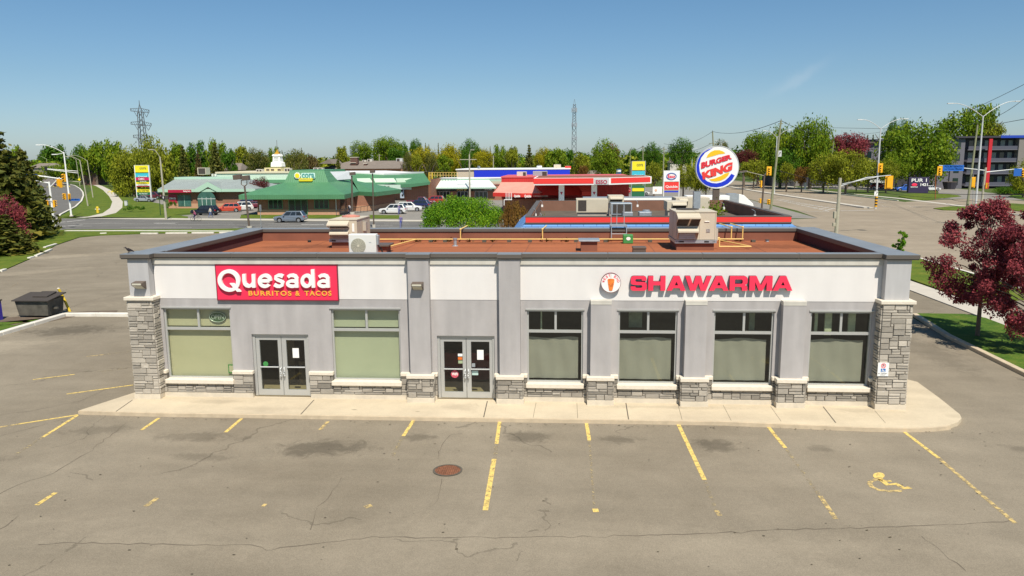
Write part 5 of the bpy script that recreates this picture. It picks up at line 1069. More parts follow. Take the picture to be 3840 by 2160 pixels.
o = T('blank_banner', 'blank white banner board on the right face of the green tower', 'sign', (-27, 115, 6.4)); m = MB()
pts = [z3(x, y, Y) for x, y, Y in ((1440, 452, 112), (1880, 440, 119), (1918, 598, 119), (1497, 628, 112))]
n_ = (pts[1]-pts[0]).cross(pts[3]-pts[0]).normalized(); m.loft([[p-n_*.06 for p in pts], [p+n_*.06 for p in pts]]); P('board', m, mat('banner_white', (.72, .72, .74), .6, var=.05, scale=1.5), o)
m = MB()
for p in pts: m.tube([p, p-Vector((1.2, .3, .2))], .05, 5)
P('bracket', m, M['galv'], o)
# railing and ramp beside the diner
o = T('patio_railing', 'black metal railing along the sloping ramp beside the diner', 'railing', (-19.5, 108, 0)); m = MB(); m2 = MB(); A0, A1 = G(1262, 812), G(1405, 790)
for i in range(26):
    p = A0.lerp(A1, i/25); m.tube([p, p+Vector((0, 0, 1.05))], .025 if i % 5 else .05, 4)
P('baluster', m, M['dark'], o); m = MB(); m.tube([A0+Vector((0, 0, 1.05)), A1+Vector((0, 0, 1.05))], .04, 5); m.tube([A0+Vector((0, 0, .15)), A1+Vector((0, 0, .15))], .03, 5); P('rail', m, M['dark'], o)

# bank on the left
o = T('bank_building', 'low brick bank with grey green metal roof and a gabled arched entrance', 'building', (-60, 125, 0)); Yb = 123.0
def zb_(zx_, zy, Y=Yb): return AY(480+zx_*.18634, 600+zy*.18634, Y)
x0, x1 = zb_(820, 900).x, zb_(2418, 900).x; et = zb_(1300, 585); eb = zb_(1300, 640); tr = zb_(1400, 345, 131)
m = MB(); m.box(x0, x1, Yb, 138, .9, eb.z+.1); P('wall', m, M['brick'], o); m = MB(); m.box(x0-.05, x1+.05, Yb-.05, 138.05, -.1, .9); P('lower_wall', m, M['brickl'], o)
ex0, ex1 = zb_(592, 600, Yb-1).x, zb_(2560, 600, Yb-1).x; gl, gm, gr_ = zb_(1352, 600, Yb-1), zb_(1608, 440, Yb-1), zb_(1885, 590, Yb-1)
e0, e1 = eb.z, et.z+.02; rz = zb_(1400, 385, 129.5).z
m = MB(); m.box(ex0, ex1, Yb-1, Yb-.8, e0, e1); m.box(ex0, ex0+.2, Yb-.8, 139, e0, e1); m.box(ex1-.2, ex1, Yb-.8, 139, e0, e1); P('fascia', m, M['pgfas'], o)
rx0, rx1 = zb_(940, 385, 129.5).x, zb_(2200, 385, 129.5).x
m = MB(); m.face([(ex0, Yb-1, e1), (ex1, Yb-1, e1), (rx1, 129.5, rz), (rx0, 129.5, rz)]); m.face([(ex1, Yb-1, e1), (ex1, 139, e1), (rx1, 134, rz), (rx1, 129.5, rz)]); m.face([(ex0, 139, e1), (ex0, Yb-1, e1), (rx0, 129.5, rz), (rx0, 134, rz)]); m.face([(ex1, 139, e1), (ex0, 139, e1), (rx0, 134, rz), (rx1, 134, rz)]); P('roof', m, M['pgsea'], o)
m = MB(); m.box(rx0-.05, rx1+.05, 129.4, 134.1, rz, rz+.42); P('upper_fascia', m, M['pgfas'], o)
m = MB(); yg = Yb-1.15
m.add([(gl.x, yg, e0), (gl.x+.9, yg, e0), (gm.x, yg, gm.z-1.0), (gr_.x-.9, yg, e0), (gr_.x, yg, e0), (gr_.x, yg, e1), (gm.x, yg, gm.z), (gl.x, yg, e1), ], [(0, 1, 2, 6, 7), (2, 3, 4, 5, 6)])
k = len(m.v); m.v += [v+Vector((0, .14, 0)) for v in m.v]; m.f += [(12, 8, 15, 14, 10)[::1], (10, 14, 13, 12, 11)]; m.m += [0, 0]
for a_, b_ in ((0, 1), (1, 2), (2, 3), (3, 4), (4, 5), (5, 6), (6, 7), (7, 0)): m.f.append((b_, a_, a_+8, b_+8)); m.m.append(0)
m.f[2] = (8, 15, 14, 10, 9); m.f[3] = (10, 14, 13, 12, 11)
g_ = P('gable_fascia', m, M['pgfas'], o)
m = MB(); m.face([(gl.x, yg, e1), (gm.x, yg, gm.z), (gm.x, 127.5, gm.z)]); m.face([(gm.x, yg, gm.z), (gr_.x, yg, e1), (gm.x, 127.5, gm.z)]); P('gable_roof', m, M['pgsea'], g_)
m = MB(); m.loft([[(x, y, z) for x, z in ((gl.x+1.0, e0-.1), (gr_.x-1.0, e0-.1), (gm.x, gm.z-1.0))] for y in (Yb-.9, Yb)]); P('gable_wall', m, M['brick'], g_)
ac = zb_(1625, 780); ar = (zb_(1805, 780).x-zb_(1445, 780).x)/2
pts = [(ac.x-ar, 0.1), (ac.x+ar, .1)]+[(ac.x+ar*cos(pi*i/16), ac.z-.1+ar*.93*sin(pi*i/16)) for i in range(17)]
g = shape([pts], .06)
for v in g.v: v.y += Yb-.97
gg = mat('teal_glass', (.05, .13, .11), .08, spec=.8, var=.5, scale=.6)
f_ = P('arched_window', g, gg, o); m = MB()
for fx in (-.5, -.02, .5): m.box(ac.x+ar*fx-.03, ac.x+ar*fx+.03, Yb-1.0, Yb-.97, .1, ac.z+.3)
m.box(ac.x-ar, ac.x+ar, Yb-1.0, Yb-.97, ac.z, ac.z+.07); P('mullion', m, M['wht'], f_)
a, b = zb_(1000, 705), zb_(1280, 935); m = MB(); m.box(a.x, b.x, Yb-.08, Yb-.02, b.z, a.z); f_ = P('window', m, gg, o); m = MB(); m.box((a.x+b.x)/2-.04, (a.x+b.x)/2+.04, Yb-.1, Yb-.08, b.z, a.z); P('mullion', m, M['pgfas'], f_)
o = T('bank_sign', 'crimson fascia strip and square crimson panel with white letters on the bank wall', 'sign', (-60, 121.9, 2)); a, b = zb_(803, 600, Yb-1.05), zb_(1275, 655, Yb-1.05); m = MB(); m.box(a.x, b.x, Yb-1.12, Yb-1.02, b.z, a.z); P('fascia_strip', m, M['plum'], o); P('lettering', fit(glyphs('Banking Centre', .02, .02), a.x+(b.x-a.x)*.67, b.x-.15, b.z+.07, a.z-.12, Yb-1.14), M['wht'], o)
a, b = zb_(818, 690), zb_(985, 860); m = MB(); m.box(a.x, b.x, Yb-.12, Yb-.06, b.z, a.z); P('panel', m, M['plum'], o); P('lettering', fit(glyphs('CIBC', .02, .05), a.x+.15, a.x+(b.x-a.x)*.68, (a.z+b.z)/2-.15, (a.z+b.z)/2+.2, Yb-.15), M['wht'], o)
g = shape([ell(a.x+(b.x-a.x)*.82, (a.z+b.z)/2, .2, .2, 20), ell(a.x+(b.x-a.x)*.82, (a.z+b.z)/2, .1, .1, 12)], .02)
for v in g.v: v.y += Yb-.15
P('emblem', g, M['wht'], o)
a, b = zb_(1392, 155, 131), zb_(1570, 295, 131); o = T('rooftop_unit', 'grey finned condenser standing on top of the bank roof', 'air conditioner', (a.x, 131, a.z-1)); m = MB(); m.box(a.x, b.x, 131, 133, b.z, a.z); c = P('cabinet', m, M['beige'], o, bevel=.02); m = MB(); m.box(a.x+.2, b.x-.1, 130.96, 130.98, b.z+.15, a.z-.12); P('coil_grille', m, M['filter'], c)
a, b = zb_(1680, 280, 131), zb_(1770, 320, 131); o = T('rooftop_unit', 'small white unit with a round fan on the bank roof', 'air conditioner', (a.x, 131, a.z-1)); m = MB(); m.box(a.x, b.x, 131, 131.5, b.z-.1, a.z); c = P('cabinet', m, M['unitw'], o, bevel=.02); m = MB(); m.cyl(((a.x+b.x)/2, 130.98, (a.z+b.z)/2), ((a.x+b.x)/2, 130.96, (a.z+b.z)/2), .25, n=16); P('fan_grille', m, M['grille'], c)
# plaza strip with the curved green roof, cream sign bands
o = T('plaza_building', 'long plaza building with a curved green metal roof and cream sign bands', 'building', (-25, 160, 0))
def z4_(zx_, zy, Y): return AY(1440+zx_*.18634, 560+zy*.18634, Y)
arc_t = [(935, 648, 172), (1090, 651, 168), (1330, 650, 165), (1440, 656, 162), (1500, 654.5, 158), (1590, 649, 150)]
arc_e = [(935, 672, 168), (1090, 690, 163), (1330, 694, 158), (1440, 692, 152), (1540, 690, 146), (1612, 682, 142)]
arc_f = [(935, 682, 168), (1090, 700, 163), (1330, 705, 158), (1440, 704, 152), (1540, 702, 146), (1612, 692, 142)]
m = MB(); Pt = [AY(*p) for p in arc_t]; Pe = [AY(*p) for p in arc_e]; Pf = [AY(*p) for p in arc_f]
for i in range(5): m.face([Pe[i], Pe[i+1], Pt[i+1], Pt[i]])
P('mansard_roof', m, M['gsea'], o); m = MB()
for i in range(5): m.face([Pf[i], Pf[i+1], Pe[i+1], Pe[i]])
P('fascia', m, M['gfas'], o); m = MB()
for i in range(5): m.add([Pt[i], Pt[i+1], Pt[i+1]+Vector((0, 0, .35)), Pt[i]+Vector((0, 0, .35)), Pt[i]+Vector((2, 25, .35)), Pt[i+1]+Vector((2, 25, .35))], [(0, 1, 2, 3), (3, 2, 5, 4)])
P('parapet', m, M['wht'], o); m = MB()
for i in range(5):
    a, b = Pf[i]+Vector((0, 1.5, 0)), Pf[i+1]+Vector((0, 1.5, 0)); m.face([(a.x, a.y, -.1), (b.x, b.y, -.1), (b.x, b.y, b.z+.3), (a.x, a.y, a.z+.3)])
m.face([(Pf[5].x, Pf[5].y+1.5, -.1), (Pf[5].x+1, Pf[5].y+25, -.1), (Pf[5].x+1, Pf[5].y+25, 5), (Pf[5].x, Pf[5].y+1.5, 5)]); P('wall', m, M['brick'], o)
m = MB()
for pxs, mm in (((1345, 1398), 0), ((1408, 1487), 0), ((1490, 1522), 0), ((1512, 1556), 0)):
    pts = [z4_((pxs[0]-1440)/.18634, 580, 154), z4_((pxs[1]-1440)/.18634-20, 575, 152), z4_((pxs[1]-1440)/.18634+40, 660, 150.6), z4_((pxs[0]-1440)/.18634+30, 662, 152.5)]
    m.face([p+Vector((0, -1.8, 0)) for p in reversed(pts)])
P('roof_panel', m, mat('pale_roof_panel', (.55, .68, .52), .6), o)
o = T('plaza_sign_band', 'white and pale green plaza sign band with grey letters beneath the curved green roof', 'sign', (-16, 150, 3)); a, b = AY(1398, 694, 150.5), AY(1545, 704, 148); m = MB(); m.loft([[(a.x, 150.4, a.z-.9), (b.x, 147.4, a.z-.95), (b.x, 147.4, a.z+.1), (a.x, 150.4, a.z+.1)], [(a.x, 150.6, a.z-.9), (b.x, 147.6, a.z-.95), (b.x, 147.6, a.z+.1), (a.x, 150.6, a.z+.1)]]); P('band', m, mat('band_mint', (.60, .74, .62), .6), o)
g = fit(glyphs('SUSHI', .02, .02), a.x+1.5, a.x+4.2, a.z-.7, a.z-.15, 149.2); 
for v in g.v: v.y = 150.30-(v.x-a.x)*(3.0/(b.x-a.x))
P('lettering', g, M['filter'], o)
a = z4_(370, 850, 149); o = T('poster_board', 'pale blue poster with dark shapes on the plaza brick wall', 'poster', (a.x, 149, 1)); m = MB(); m.box(a.x-.45, a.x+.45, 148.6, 148.75, .6, 3.1); P('board', m, mat('poster_blue', (.38, .45, .52), .6), o); m = MB(); m.cyl((a.x, 148.59, 2.3), (a.x, 148.57, 2.3), .26, n=16); m.box(a.x-.1, a.x+.3, 148.57, 148.59, 1.0, 1.5); P('print', m, M['dark'], o)
o = T('plaza_wing', 'left plaza wing with a cream upper wall and pale green trim behind the diner', 'building', (-48, 150, 0)); a, b = AY(905, 648, 150), AY(1090, 650, 150); m = MB(); m.box(a.x-6, b.x, 150, 170, -.1, AY(960, 650, 150).z); P('wall', m, mat('cream_green_wall', (.58, .72, .58), .7, var=.06), o)
m = MB(); m.box(a.x-6.2, b.x+.1, 149.8, 170, AY(960, 650, 150).z, AY(960, 650, 150).z+.4); P('parapet', m, M['cream2'], o); m = MB(); m.box(a.x-6, b.x, 149.4, 149.99, AY(960, 686, 150).z, AY(960, 674, 150).z); P('lower_trim', m, M['gfas'], o)
# cupola
o = T('cupola', 'white louvred cupola with golden spire on a pale yellow plaza penthouse', 'cupola', (-45, 155, 5)); Yc = 155
def z3c(a, b): return z3(a, b, Yc)
a, b = z3c(165, 370), z3c(510, 475); m = MB(); m.box(a.x, b.x, Yc, Yc+6, 4, a.z); P('penthouse', m, mat('pale_yellow', (.62, .55, .30), .7), o); m = MB()
for q in (205, 300, 435): p, q2 = z3c(q, 395), z3c(q+65, 430); m.box(p.x, q2.x, Yc-.05, Yc-.01, q2.z, p.z)
P('penthouse_window', m, M['brown'], o); m = MB()
def sq(cx_, y, hw, z): return [(cx_-hw, y-hw, z), (cx_+hw, y-hw, z), (cx_+hw, y+hw, z), (cx_-hw, y+hw, z)]
cc = z3c(375, 300).x; yy = Yc+2.2; zz = [z3c(375, q).z for q in (350, 265, 250, 145, 130, 95)]; hh = [mpp(Yc)*.18634*q for q in (113, 105, 80, 72, 88, 70)]
m.loft([sq(cc, yy, h, z) for h, z in zip(hh, zz)]); P('louvred_body', m, M['wht'], o); m = MB(); z6, z7 = zz[-1], z3c(355, 0).z; m.loft([sq(cc, yy, hh[-1]*.75, z6), sq(cc, yy, hh[-1]*.35, z6+(z7-z6)*.45), sq(cc, yy, .06, z7)]); P('spire', m, mat('gilt', (.80, .42, .04), .3, metal=.6), o); m = MB(); m.tube([(cc, yy, z7), (cc, yy, z7+2.2)], .05, 5); P('finial', m, M['brown'], o)
m = MB()
for k in range(4): m.box(cc-hh[2]*.6, cc+hh[2]*.6, yy-hh[2]-.05, yy-hh[2]-.01, zz[2]+.25+k*.45, zz[2]+.40+k*.45)
P('louvre', m, sg_, o)
for i, (p0, p1, Y) in enumerate((((0, 400), (125, 470), 152), ((570, 380), (690, 475), 152), ((1150, 370), (1340, 412), 156))):
    a, b = z3(*p0, Y), z3(*p1, Y); o = T('rooftop_unit', ['pale louvred screen left of the yellow penthouse', 'pale louvred screen right of the yellow penthouse', 'pale rooftop unit on the plaza roof behind the diner tower'][i], 'rooftop unit', (a.x, Y, 5)); m = MB(); m.box(a.x, b.x, Y, Y+1.5, b.z-.6, a.z); c = P('cabinet', m, M['cream'], o); m = MB(); m.box(a.x+(b.x-a.x)*.1, a.x+(b.x-a.x)*.42, Y-.04, Y-.01, b.z, a.z-.15); m.box(a.x+(b.x-a.x)*.56, a.x+(b.x-a.x)*.9, Y-.04, Y-.01, b.z, a.z-.15); P('louvre', m, M['filter'], c)
# plaza block with white seam roof
o = T('plaza_building', 'plaza block with a white seamed roof, dark shopfronts and brick piers', 'building', (-8, 155, 0)); Yw = 150
e0, e1 = z4_(780, 775, Yw-1.5), z4_(2260, 765, Yw-1.5); t0, t1 = z4_(1110, 625, Yw+4), z4_(2120, 620, Yw+4)
m = MB(); m.face([e0, e1, t1, t0]); m.face([e0+Vector((0, 0, 0)), t0, t0+Vector((0, 20, 0)), e0+Vector((0, 26, 0))]); P('roof', m, M['wsea'], o); m = MB(); m.box(t0.x, t1.x+4, Yw+4, Yw+10, t0.z-.3, t0.z+.35); P('upper_fascia', m, M['pgfas'], o); m = MB(); m.box(t0.x, t1.x+4, Yw+3.9, Yw+10, t0.z+.36, t0.z+.56); P('parapet', m, M['wht'], o)
m = MB(); m.box(e0.x, e1.x, Yw-1.5, Yw-1.3, e0.z-.25, e0.z); P('eave', m, M['pgfas'], o); m = MB(); m.box(e0.x+.8, e1.x+3, Yw, Yw+20, -.1, e0.z+.2); P('wall', m, M['brick'], o)
a, b = z4_(830, 790, Yw-.1), z4_(2200, 838, Yw-.1); m = MB(); m.box(a.x, b.x, Yw-.2, Yw-.05, b.z, a.z+.3); P('dark_fascia', m, M['dwin'], o)
for q0, q1, n in ((1055, 1325, 4), (1470, 1690, 3), (1830, 2080, 3)):
    a, b = z4_(q0, 850, Yw-.08), z4_(q1, 990, Yw-.08); winp(o, a.x, b.x, Yw-.08, .15, a.z, n, 'alu')
o = T('plaza_sign', 'small yellow lettered black shop sign under the white seamed roof', 'sign', (-11, 149.6, 2.5)); a, b = z4_(1450, 782, Yw-.3), z4_(1675, 840, Yw-.3); m = MB(); m.box(a.x, b.x, Yw-.36, Yw-.26, b.z, a.z); P('panel', m, M['dark'], o); P('lettering', fit(glyphs('WOW SIP', .02, .03), a.x+.1, b.x-.1, b.z+.1, a.z-.1, Yw-.39), mat('sign_ochre', (.70, .55, .15), .5), o)
o = T('plaza_sign', 'pale lettering on the dark fascia right of the concrete pole', 'sign', (-5, 149.6, 2.5)); a, b = z4_(2025, 795, Yw-.3), z4_(2175, 822, Yw-.3); P('lettering', fit(glyphs('KITCHEN', .03, .02), a.x, b.x, b.z, a.z, Yw-.25), M['wht'], o)
# low brick wall between the plaza blocks and the yellow roof railing
a, b = z4_(650, 855, 147), z4_(915, 960, 147); o = T('brick_wall', 'low orange brick screen wall between the two plaza blocks', 'wall', (a.x, 147, 0)); m = MB(); m.box(a.x, b.x, 147, 147.3, -.05, 1.65); P('wall', m, M['brickl'], o); m = MB(); m.box(a.x-.05, b.x+.05, 146.95, 147.35, 1.65, 1.75); P('coping', m, M['cap'], o)
o = T('roof_railing', 'yellow safety railing and ladder cage on the plaza roof left of the blue fascia', 'railing', (-12, 156, 5)); m = MB(); Yr = 153
for zx_ in range(900, 1490, 58):
    a, b = z4_(zx_, 465, Yr), z4_(zx_, 560, Yr); m.tube([b, a], .05, 4)
P('post', m, M['gaspipe'], o); m = MB()
for zy in (465, 520): m.tube([z4_(900, zy, Yr), z4_(1490, zy, Yr)], .05, 4)
P('rail', m, M['gaspipe'], o); m = MB()
for zx_ in (905, 975): m.tube([z4_(zx_, 470, Yr-2), z4_(zx_, 670, Yr-2)], .09, 5)
for zy in range(480, 670, 28): m.tube([z4_(905, zy, Yr-2), z4_(975, zy, Yr-2)], .05, 4)
P('ladder', m, M['yellow'], o)
# blue fascia building
o = T('store_building', 'large store with a long bright blue fascia behind the plaza', 'building', (3, 185, 0)); a, b = AY(1712, 637, 175), AY(2137, 633, 175); m = MB(); m.box(a.x, b.x, 175, 200, -.1, 6.6); P('wall', m, mat('store_beige', (.55, .48, .36), .8), o); p = AY(1778, 645, 175); m = MB(); m.box(p.x, b.x, 174.8, 174.98, AY(1900, 660, 175).z-.6, 6.55); P('blue_fascia', m, mat('store_blue', (.010, .035, .60), .5), o); m = MB(); m.box(a.x-.2, b.x+.2, 174.7, 200, 6.6, 6.85); P('parapet', m, M['wht'], o)
for i, (px, py, w_, h_, lb) in enumerate(((2022, 628, 22, 10, 'white round vent on the blue-banded store roof'), (2090, 628, 26, 13, 'beige unit on the blue-banded store roof'), (1794, 630, 12, 9, 'silver round vent at the left of the store roof'), (2130, 629, 22, 7, 'red box at the right end of the store roof'))):
    p = AY(px, py, 182); w2 = w_*mpp(182)/2; h2 = h_*mpp(182); o = T('rooftop_unit', lb, 'rooftop unit', (p.x, 182, 6.8)); m = MB()
    if i in (0, 2): m.cyl((p.x, 183, 6.5), (p.x, 183, 6.8+h2*.4), w2*.8, n=14); m.cyl((p.x, 183, 6.8+h2*.4), (p.x, 183, 6.8+h2), w2, w2*.8, n=14)
    else: m.box(p.x-w2, p.x+w2, 182, 184, 6.5, 6.85+h2); m.box(p.x-w2*.3, p.x-w2*.1, 181.95, 181.99, 6.9, 6.8+h2*.8)
    P('cabinet', m, [M['wht'], M['beige'], M['galv'], M['bred']][i], o); m = MB(); m.box(p.x-w2*.5, p.x+w2*.5, 182.2, 183.8, 6.85+h2, 6.92+h2); P('cap', m, M['galv'], o)
# brown school roofs behind
o = T('school_building', 'wide low building with brown shingle roofs and brick chimneys behind the plaza', 'building', (-50, 215, 0)); Ys = 215
def zz3(zx_, zy, Y=Ys): return AY(960+zx_*.18634, 560+zy*.18634, Y)
a, b = zz3(1230, 400), zz3(2900, 400); m = MB(); m.box(a.x, b.x, Ys+2, Ys+22, -.1, zz3(1900, 400).z); P('wall', m, M['brickl'], o)
m = MB(); t = zz3(1780, 235, Ys+10); e = zz3(1780, 395); m.add([(a.x, Ys, e.z), (b.x, Ys, e.z), (b.x-1, Ys+10, t.z), (a.x+8, Ys+10, t.z), (a.x, Ys+24, e.z), (b.x, Ys+24, e.z)], [(0, 1, 2, 3), (3, 2, 5, 4), (0, 3, 4), (1, 5, 2)]); P('roof', m, M['shing'], o)
p = zz3(1470, 195, Ys-2); q_ = zz3(1270, 290, Ys-2); r_ = zz3(1560, 290, Ys-2); m = MB(); m.loft([[(q_.x, y, q_.z), (r_.x, y, r_.z), (p.x, y, p.z)] for y in (Ys-2, Ys+8)]); P('gable', m, M['shing'], o)
for k, (u0, u1, v0, v1) in enumerate(((1895, 2040, 165, 240), (1905, 2010, 275, 385), (2170, 2225, 290, 340))):
    a, b = zz3(u0, v0, Ys+4), zz3(u1, v1, Ys+4); m = MB(); m.box(a.x, b.x, Ys+4, Ys+6, b.z-1, a.z); c = P('chimney', m, M['brickd'], o); m = MB(); m.box(a.x-.15, b.x+.15, Ys+3.85, Ys+6.15, a.z, a.z+.15); P('chimney_cap', m, M['cap'], c)
for k, (u0, u1, v0, v1) in enumerate(((2240, 2335, 195, 240), (2140, 2215, 215, 240), (2820, 2960, 180, 240))):
    a, b = zz3(u0, v0, Ys+9), zz3(u1, v1, Ys+9); oo = T('rooftop_unit', ['beige box on the ridge of the brown shingled roof', 'flat pale box left of the beige one on the brown shingled roof', 'grey louvred box at the right end of the brown shingled roof'][k], 'rooftop unit', (a.x, Ys+9, 8)); m = MB(); m.box(a.x, b.x, Ys+9, Ys+11, b.z-.5, a.z); P('cabinet', m, M['cream'] if k < 2 else sg_, oo); m = MB(); m.box(a.x+.2, (a.x+b.x)/2, Ys+8.95, Ys+8.99, b.z, a.z-.15); P('louvre', m, M['filter'], oo)
# red canopied convenience shop
o = T('convenience_shop', 'convenience shop with faded red bell-shaped canopies and red upper wall', 'building', (8, 103, 0)); Yq = 100
def z5_(zx_, zy, Y=Yq): return AY(1840+zx_*.18634, 560+zy*.18634, Y)
fad = mat('faded_red_canvas', (.66, .27, .21), .9, var=.14, scale=.7); rdk = mat('red_canvas', (.62, .03, .02), .8, var=.06); rws = ribbed('red_ribbed_wall', (.55, .035, .03), pitch=.3)
tl, tr_ = z5_(215, 570, Yq+4), z5_(860, 575, Yq+4); ml = z5_(215, 660, Yq+4); wall_t = tl.z
m = MB(); m.box(tl.x, tr_.x+16, Yq+4, Yq+20, 2.5, wall_t); P('upper_wall', m, rws, o); m = MB(); m.box(tl.x-.1, tr_.x+16.1, Yq+3.9, Yq+20.1, wall_t, wall_t+.2); P('parapet', m, mat('pink_trim', (.62, .12, .12), .6), o)
el, em, er = z5_(45, 870, Yq+1), z5_(615, 885, Yq-1.2), z5_(990, 885, Yq-1.2); m = MB(); t_a, t_b, t_c = z5_(215, 660, Yq+4), z5_(640, 660, Yq+3.9), z5_(845, 660, Yq+3.9)
def bell(a, b, c, d):                # curved canopy panel between eave a-b and top d-c
    L = []
    for k in range(5):
        t = k/4.; s = t**1.0; zt = t**1.35
        p = a.lerp(d, s); q = b.lerp(c, s); p.z = a.z+(d.z-a.z)*zt; q.z = b.z+(c.z-b.z)*zt; L.append((p, q))
    for k in range(4): m.face([L[k][0], L[k][1], L[k+1][1], L[k+1][0]])
bell(el, em, t_b, t_a); bell(em, er, t_c, t_b); bell(er, er+Vector((.6, 6, 0)), t_c+Vector((.5, 2, 0)), t_c); P('canopy', m, fad, o)
m = MB()
for a, b in ((el, em), (em, er), (er, er+Vector((.6, 6, 0)))): m.face([a-Vector((0, 0, .62)), b-Vector((0, 0, .62)), b, a])
P('valance', m, rdk, o); x_ = z5_(470, 930, Yq-1.0)
for u0, u1, v0, v1 in ((470, 595, 912, 972), (680, 815, 912, 978)):
    a, b = z5_(u0, v0, Yq-1.35), z5_(u1, v1, Yq-1.35); P('lettering', fit(glyphs('Quickie', .02, .04), a.x, b.x, b.z, a.z, Yq-1.45), M['wht'], o)
a, b = z5_(860, 925, Yq-1.3), z5_(1150, 955, Yq-1.3); P('lettering', fit(glyphs('CONVENIENCE STORE', .02, .0), a.x, b.x, b.z, a.z, Yq-1.6), M['cap'], o)
m = MB(); m.prism([(el.x+1.5, Yq+2), (em.x, Yq+1.2), (er.x+.2, Yq+1.2), (er.x+12, Yq+5), (er.x+12, Yq+18), (el.x+1.5, Yq+18)], -.1, 2.6); P('wall', m, M['brick'], o)
a, b = z5_(1000, 740, Yq+4), z5_(2030, 930, Yq+4); m = MB(); m.add([(a.x-1, Yq+1, b.z+.2), (b.x-1, Yq+1, b.z+.2), (b.x-2, Yq+3.9, a.z+.5), (a.x-1, Yq+3.9, a.z+.5)], [(0, 1, 2, 3)]); P('canopy', m, rdk, o)
winp(o, z5_(1140, 900, Yq+4.5).x, z5_(1900, 900, Yq+4.5).x, 104.8, .2, 2.2, 8, 'brown')
m = MB(); c2 = z5_(1960, 800, Yq); m.add([(c2.x-1.0, Yq-.6, c2.z-.4), (c2.x+.9, Yq-.6, c2.z-.4), (c2.x+.7, Yq+2, c2.z+.7), (c2.x-1.9, Yq+2, c2.z+.9)], [(0, 1, 2, 3)]); m.face([(c2.x-1, Yq-.6, c2.z-1.0), (c2.x+.9, Yq-.6, c2.z-1.0), (c2.x+.9, Yq-.6, c2.z-.4), (c2.x-1, Yq-.6, c2.z-.4)]); P('side_canopy', m, mat('bright_red_canvas', (.72, .07, .05), .8), o)
for k, (u0, u1, v0, v1, mt_, lb) in enumerate(((525, 720, 450, 540, 'cream', 'cream rooftop unit on the red shop roof'), (850, 1140, 440, 550, 'galv', 'grey green condenser on the red shop roof'))):
    a, b = z5_(u0, v0, Yq+8), z5_(u1, v1, Yq+8); oo = T('rooftop_unit', lb, 'rooftop unit', (a.x, Yq+8, 5)); m = MB(); m.box(a.x, b.x, Yq+8, Yq+9.6, b.z-.6, a.z); P('cabinet', m, M[mt_], oo, bevel=.02); m = MB(); m.box(a.x+(b.x-a.x)*.65, b.x-.1, Yq+7.95, Yq+7.99, b.z, a.z-.1); P('coil_grille', m, M['filter'], oo)
m = MB()
for u in (310, 350, 385, 420): m.tube([z5_(u, 1020, Yq-6), z5_(u, 870, Yq-6)], .05, 5)
m.tube([z5_(270, 1015, Yq-6), z5_(430, 1015, Yq-6)], .05, 5); m.tube([z5_(270, 1015, Yq-6), z5_(270, 1130, Yq-6)], .06, 5); o = T('pipe_stand', 'white vent pipes rising in front of the faded red canopy', 'pipes', tuple(G(1905, 770))); P('pipe', m, M['wht'], o)
# fuel station canopy
o = T('station_canopy', 'red and white fuel station canopy with lettering on two white posts', 'canopy', (20, 95, 0)); Ye = 90
def z3b(zx_, zy, Y=Ye): return AY(1920+zx_*.37267, 500+zy*.37267, Y)
L0, L1, L2, L3 = z3b(218, 450), z3b(825, 455), z3b(985, 455, Ye-.6), z3b(1412, 445, Ye+5)
zt = L0.z; zb = z3b(218, 522).z; c_ = [(L0.x, Ye), (L2.x, Ye), (L3.x, Ye+6), (L3.x, Ye+16), (L0.x, Ye+16)]
m = MB(); m.prism(c_, zb, zt); P('canopy_body', m, M['wht'], o); m = MB(); m.prism([(L0.x+.3, Ye+.3), (L2.x-.1, Ye+.3), (L3.x-.4, Ye+6.3), (L3.x-.4, Ye+15.6), (L0.x+.3, Ye+15.6)], zt, zt+.04); P('canopy_top', m, M['roofd'], o)
p, q = z3b(218, 450), z3b(820, 505); m = MB(); m.box(L0.x, q.x, Ye-.05, Ye-.01, q.z, zt-.06); d_ = Vector((L3.x-L2.x, 6, 0)).normalized(); n_ = Vector((d_.y, -d_.x, 0)); A_ = Vector((L2.x, Ye, 0)); 
w_ = (Vector((L3.x, Ye+6, 0))-A_).length
pp = [A_+d_*.25+n_*.03, A_+d_*(w_-.3)+n_*.03]; m.face([(pp[0].x, pp[0].y, zt-.85), (pp[1].x, pp[1].y, zt-.85), (pp[1].x, pp[1].y, zt-.08), (pp[0].x, pp[0].y, zt-.08)]); P('red_stripe', m, M['bred'], o)
a, b = z3b(843, 470), z3b(957, 508); m = MB(); pz = z3b(825, 450); m.box(pz.x, L2.x-.1, Ye-.05, Ye-.01, zb+.05, zt-.05); P('name_panel', m, sg_, o); P('lettering', fit(glyphs('ESSO', .02, .02), a.x, b.x, b.z, a.z, Ye-.09), M['plum'], o)
for u in (498, 828):
    a = z3b(u, 530, Ye+1.5); m = MB(); m.box(a.x-.42, a.x+.42, Ye+1.5, Ye+2.1, -.05, zb); c = P('post', m, M['wht'], o); m = MB(); zc = z3b(u, 600, Ye+1.4).z; m.add([(a.x-.22, Ye+1.46, zc+.15), (a.x+.22, Ye+1.46, zc+.15), (a.x, Ye+1.46, zc-.3)], [(0, 2, 1)]); P('warning_triangle', m, M['plum'], c)
